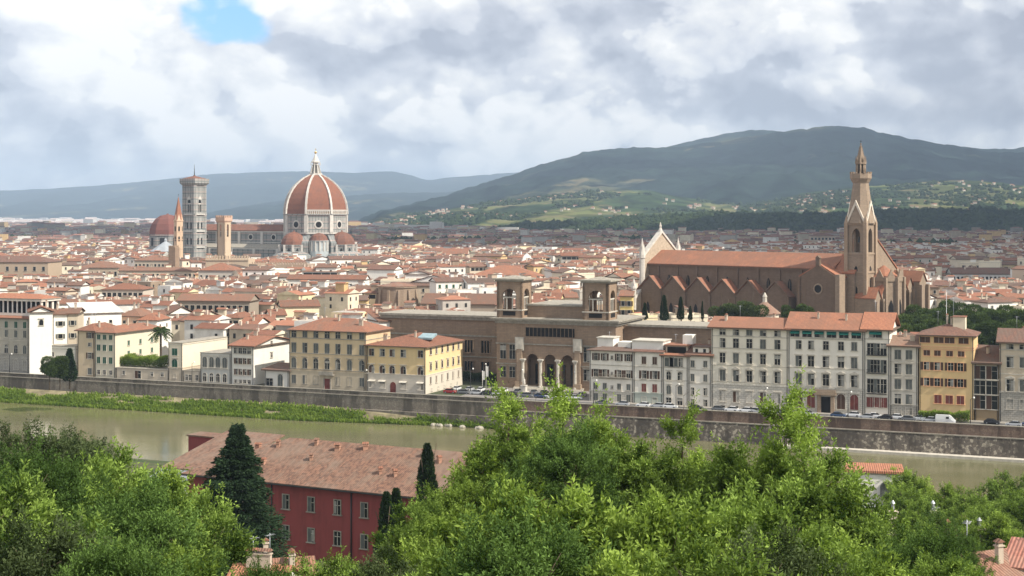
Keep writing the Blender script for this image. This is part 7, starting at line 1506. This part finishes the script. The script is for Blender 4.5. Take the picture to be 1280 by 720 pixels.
def car(p, rz, col, label, group, kind='car'):
    root = empty('parked_car' if kind == 'car' else 'parked_van', p, rz, label, 'car' if kind == 'car' else 'van', group); b_, rm = body_mesh(kind, col); link('body', b_, root); link('windows', CG if kind == 'car' else VG, root)
    if kind == 'car': link('roof_panel', rm, root)
    for sx in ((-1.3, 1.3) if kind == 'car' else (-1.7, 1.75)):
        for sy in (-.78, .78): w = link('wheel', WM_, root, (sx, sy, .32)); link('rim', RM, w)
    xx = 2.08 if kind == 'car' else 2.6
    for sy in (-.6, .6): link('headlight', HLM, root, (xx-.02, sy, .66 if kind == 'car' else .85)); link('tail_light', TLM, root, (-xx-.02 if kind == 'car' else -2.62, sy, .72 if kind == 'car' else 1.1))
RCAR = [(1048, 'blue', 'dark blue car in front of the portal of the green awning palace'), (1066, 'white', 'white car right of the portal of the green awning palace'), (1083, 'silver', 'silver estate car at the white balcony bay'), (1094, 'white', 'white car half hidden by the parapet at the white balcony bay'), (1106, 'black', 'black car at the right end of the white balcony bay'), (1119, 'white', 'white car at the slim grey house, left part'), (1136, 'grey', 'grey car at the slim grey house door'), (1149, 'white', 'white car below the left corner of the yellow house'), (1162, 'silver', 'silver car left of the white van'), (1240, 'black', 'black car in front of the low brown house'), (1267, 'silver', 'silver car before the beige palace at the right end'), (1286, 'blue', 'dark car cut by the right edge of the picture'),
 (899, 'grey', 'grey car at the left corner of the cream pedimented palace'), (914, 'white', 'small white car under the first windows of the cream pedimented palace'), (932, 'white', 'white jeep like car in front of the cream pedimented palace'), (946, 'silver', 'silver car under the fourth window of the cream pedimented palace'), (960, 'white', 'white car near the right corner of the cream pedimented palace'), (975, 'grey', 'grey car between the two tall palaces'), (1010, 'silver', 'silver car under the left windows of the green awning palace'), (804, 'white', 'white car before the pale grey pavilion house'), (822, 'silver', 'silver car right of the pavilion house door'), (838, 'white', 'white car before the arched window house'), (752, 'grey', 'grey car at the foot of the leftmost white house'), (778, 'silver', 'silver car at the right corner of the leftmost white house'), (870, 'black', 'black car before the narrow cream house')]
rnd = random.Random(5)
for i, (px, col, lab) in enumerate(RCAR):
    C = 438.0+(2.6 if i % 2 else 0) if px > 1040 else 438.3; p = qP(px, C); car((p.x, p.y, .02), QA+(math.pi if i % 3 else 0), col, lab, 'cars parked along the quay')
p = qP(1182, 437.0); car((p.x, p.y, .02), QA, 'white', 'large white van parked before the yellow house hedge', None, 'van')
pos = ['at the corner of the yellow corner palace', 'second from the corner palace in the car park', 'third from the corner palace in the car park', 'in the middle of the library car park', 'right of the middle of the library car park', 'left below the library portico', 'below the left arch of the library portico', 'below the middle arch of the library portico', 'below the right arch of the library portico', 'at the right edge of the library car park', 'beside the leftmost white house of the right row']
for i in range(11):
    for rw in range(2):
        px = 562+i*16+rw*7+rnd.uniform(-3, 3); col = rnd.choice(['white', 'silver', 'black', 'grey', 'blue', 'red', 'silver', 'teal' if i < 2 else 'white']); C = 447+rw*8.5; p = qP(px, C)
        car((p.x, p.y, .03), QA+rnd.uniform(-.1, .1)+(math.pi/2 if rw else 0), col, f"{col} car in the {'front' if rw == 0 else 'rear'} row, {pos[i]}", 'cars parked before the library')
# lamp posts, banner poles and a small monument on the square
lm = MB(); lm.tube((0, 0, 0), (0, 0, 7), .12, .07, 8); lm.tube((0, 0, 7), (.9, 0, 7.5), .05, .04, 6); lm.loft([(.2, 0), (.2, .5), (.12, .7)], 8, 0); LPM = lm.mesh('pole', [IRON]); lh = MB(); lh.loft([(.08, .35), (.28, .1), (.2, -.15), (.05, -.2)], 8, 0); LHM = lh.mesh('lamp_head', [WHITE])
where = ['at the left corner of the library square', 'before the library left wing', 'at the left foot of the library portico', 'at the right foot of the library portico', 'before the leftmost white house', 'before the arched window house', 'before the cream pedimented palace', 'before the green awning palace', 'before the yellow house', 'before the grey palace with loggia', 'before the ochre palace', 'before the green shuttered house']
for i, (px, C) in enumerate([(588, 452), (604, 468), (650, 455), (715, 455), (742, 435), (845, 435), (955, 435), (1060, 435), (1213, 435), (12, 434), (455, 434), (240, 434)]):
    p = qP(px, C); o = empty('street_lamp', (p.x, p.y, 0), QA, 'slim street lamp '+where[i], 'street lamp', 'street lamps along the quay'); link('pole', LPM, o); link('lamp_head', LHM, o, (.9, 0, 7.45))
for i, px in enumerate((603, 607.5)):
    p = qP(px, 462+i); o = empty('banner_pole', (p.x, p.y, 0), QA, ['left white banner pole before the dark library hedge', 'taller right white banner pole before the dark library hedge'][i], 'pole'); mb = MB(); mb.tube((0, 0, 0), (0, 0, 6+i*1.5), .09, .07, 6); mb.build('pole', [WHITE], o); mb = MB(); mb.box(.1, .8, -.03, .03, 3+i, 5.8+i*1.5); mb.build('banner', [WHITE], o)
p = qP(655, 458); o = empty('monument', (p.x, p.y, 0), QA, 'small white stone monument on the square before the portico', 'monument'); mb = MB(); mb.box(-1.2, 1.2, -1.2, 1.2, 0, .5); mb.box(-.8, .8, -.8, .8, .5, 2.2); mb.box(-.95, .95, -.95, .95, 2.2, 2.4); mb.build('pedestal', [MARB], o); mb = MB(); mb.loft([(.35, 2.4), (.5, 3.0), (.38, 3.6), (.45, 4.1), (.15, 4.4), (.2, 4.6), (.05, 4.85)], 10, 0, smooth=True); mb.build('figure', [MARB], o)
# tall mast behind the dark arcade, tv masts on the quay roofs
for (px, py, Y, lab) in [(115, 392, 520, 'thin tall antenna mast above the long white wall'), (1183, 376, 418, 'thin mast on the yellow house roof')]:
    o = empty('mast', (px2x(px, Y), Y, 0), 0, lab, 'mast'); mb = MB(); mb.tube((0, 0, 0), (0, 0, zpy(py-14, Y)), .12, .07, 5); mb.build('pole', [METAL], o)
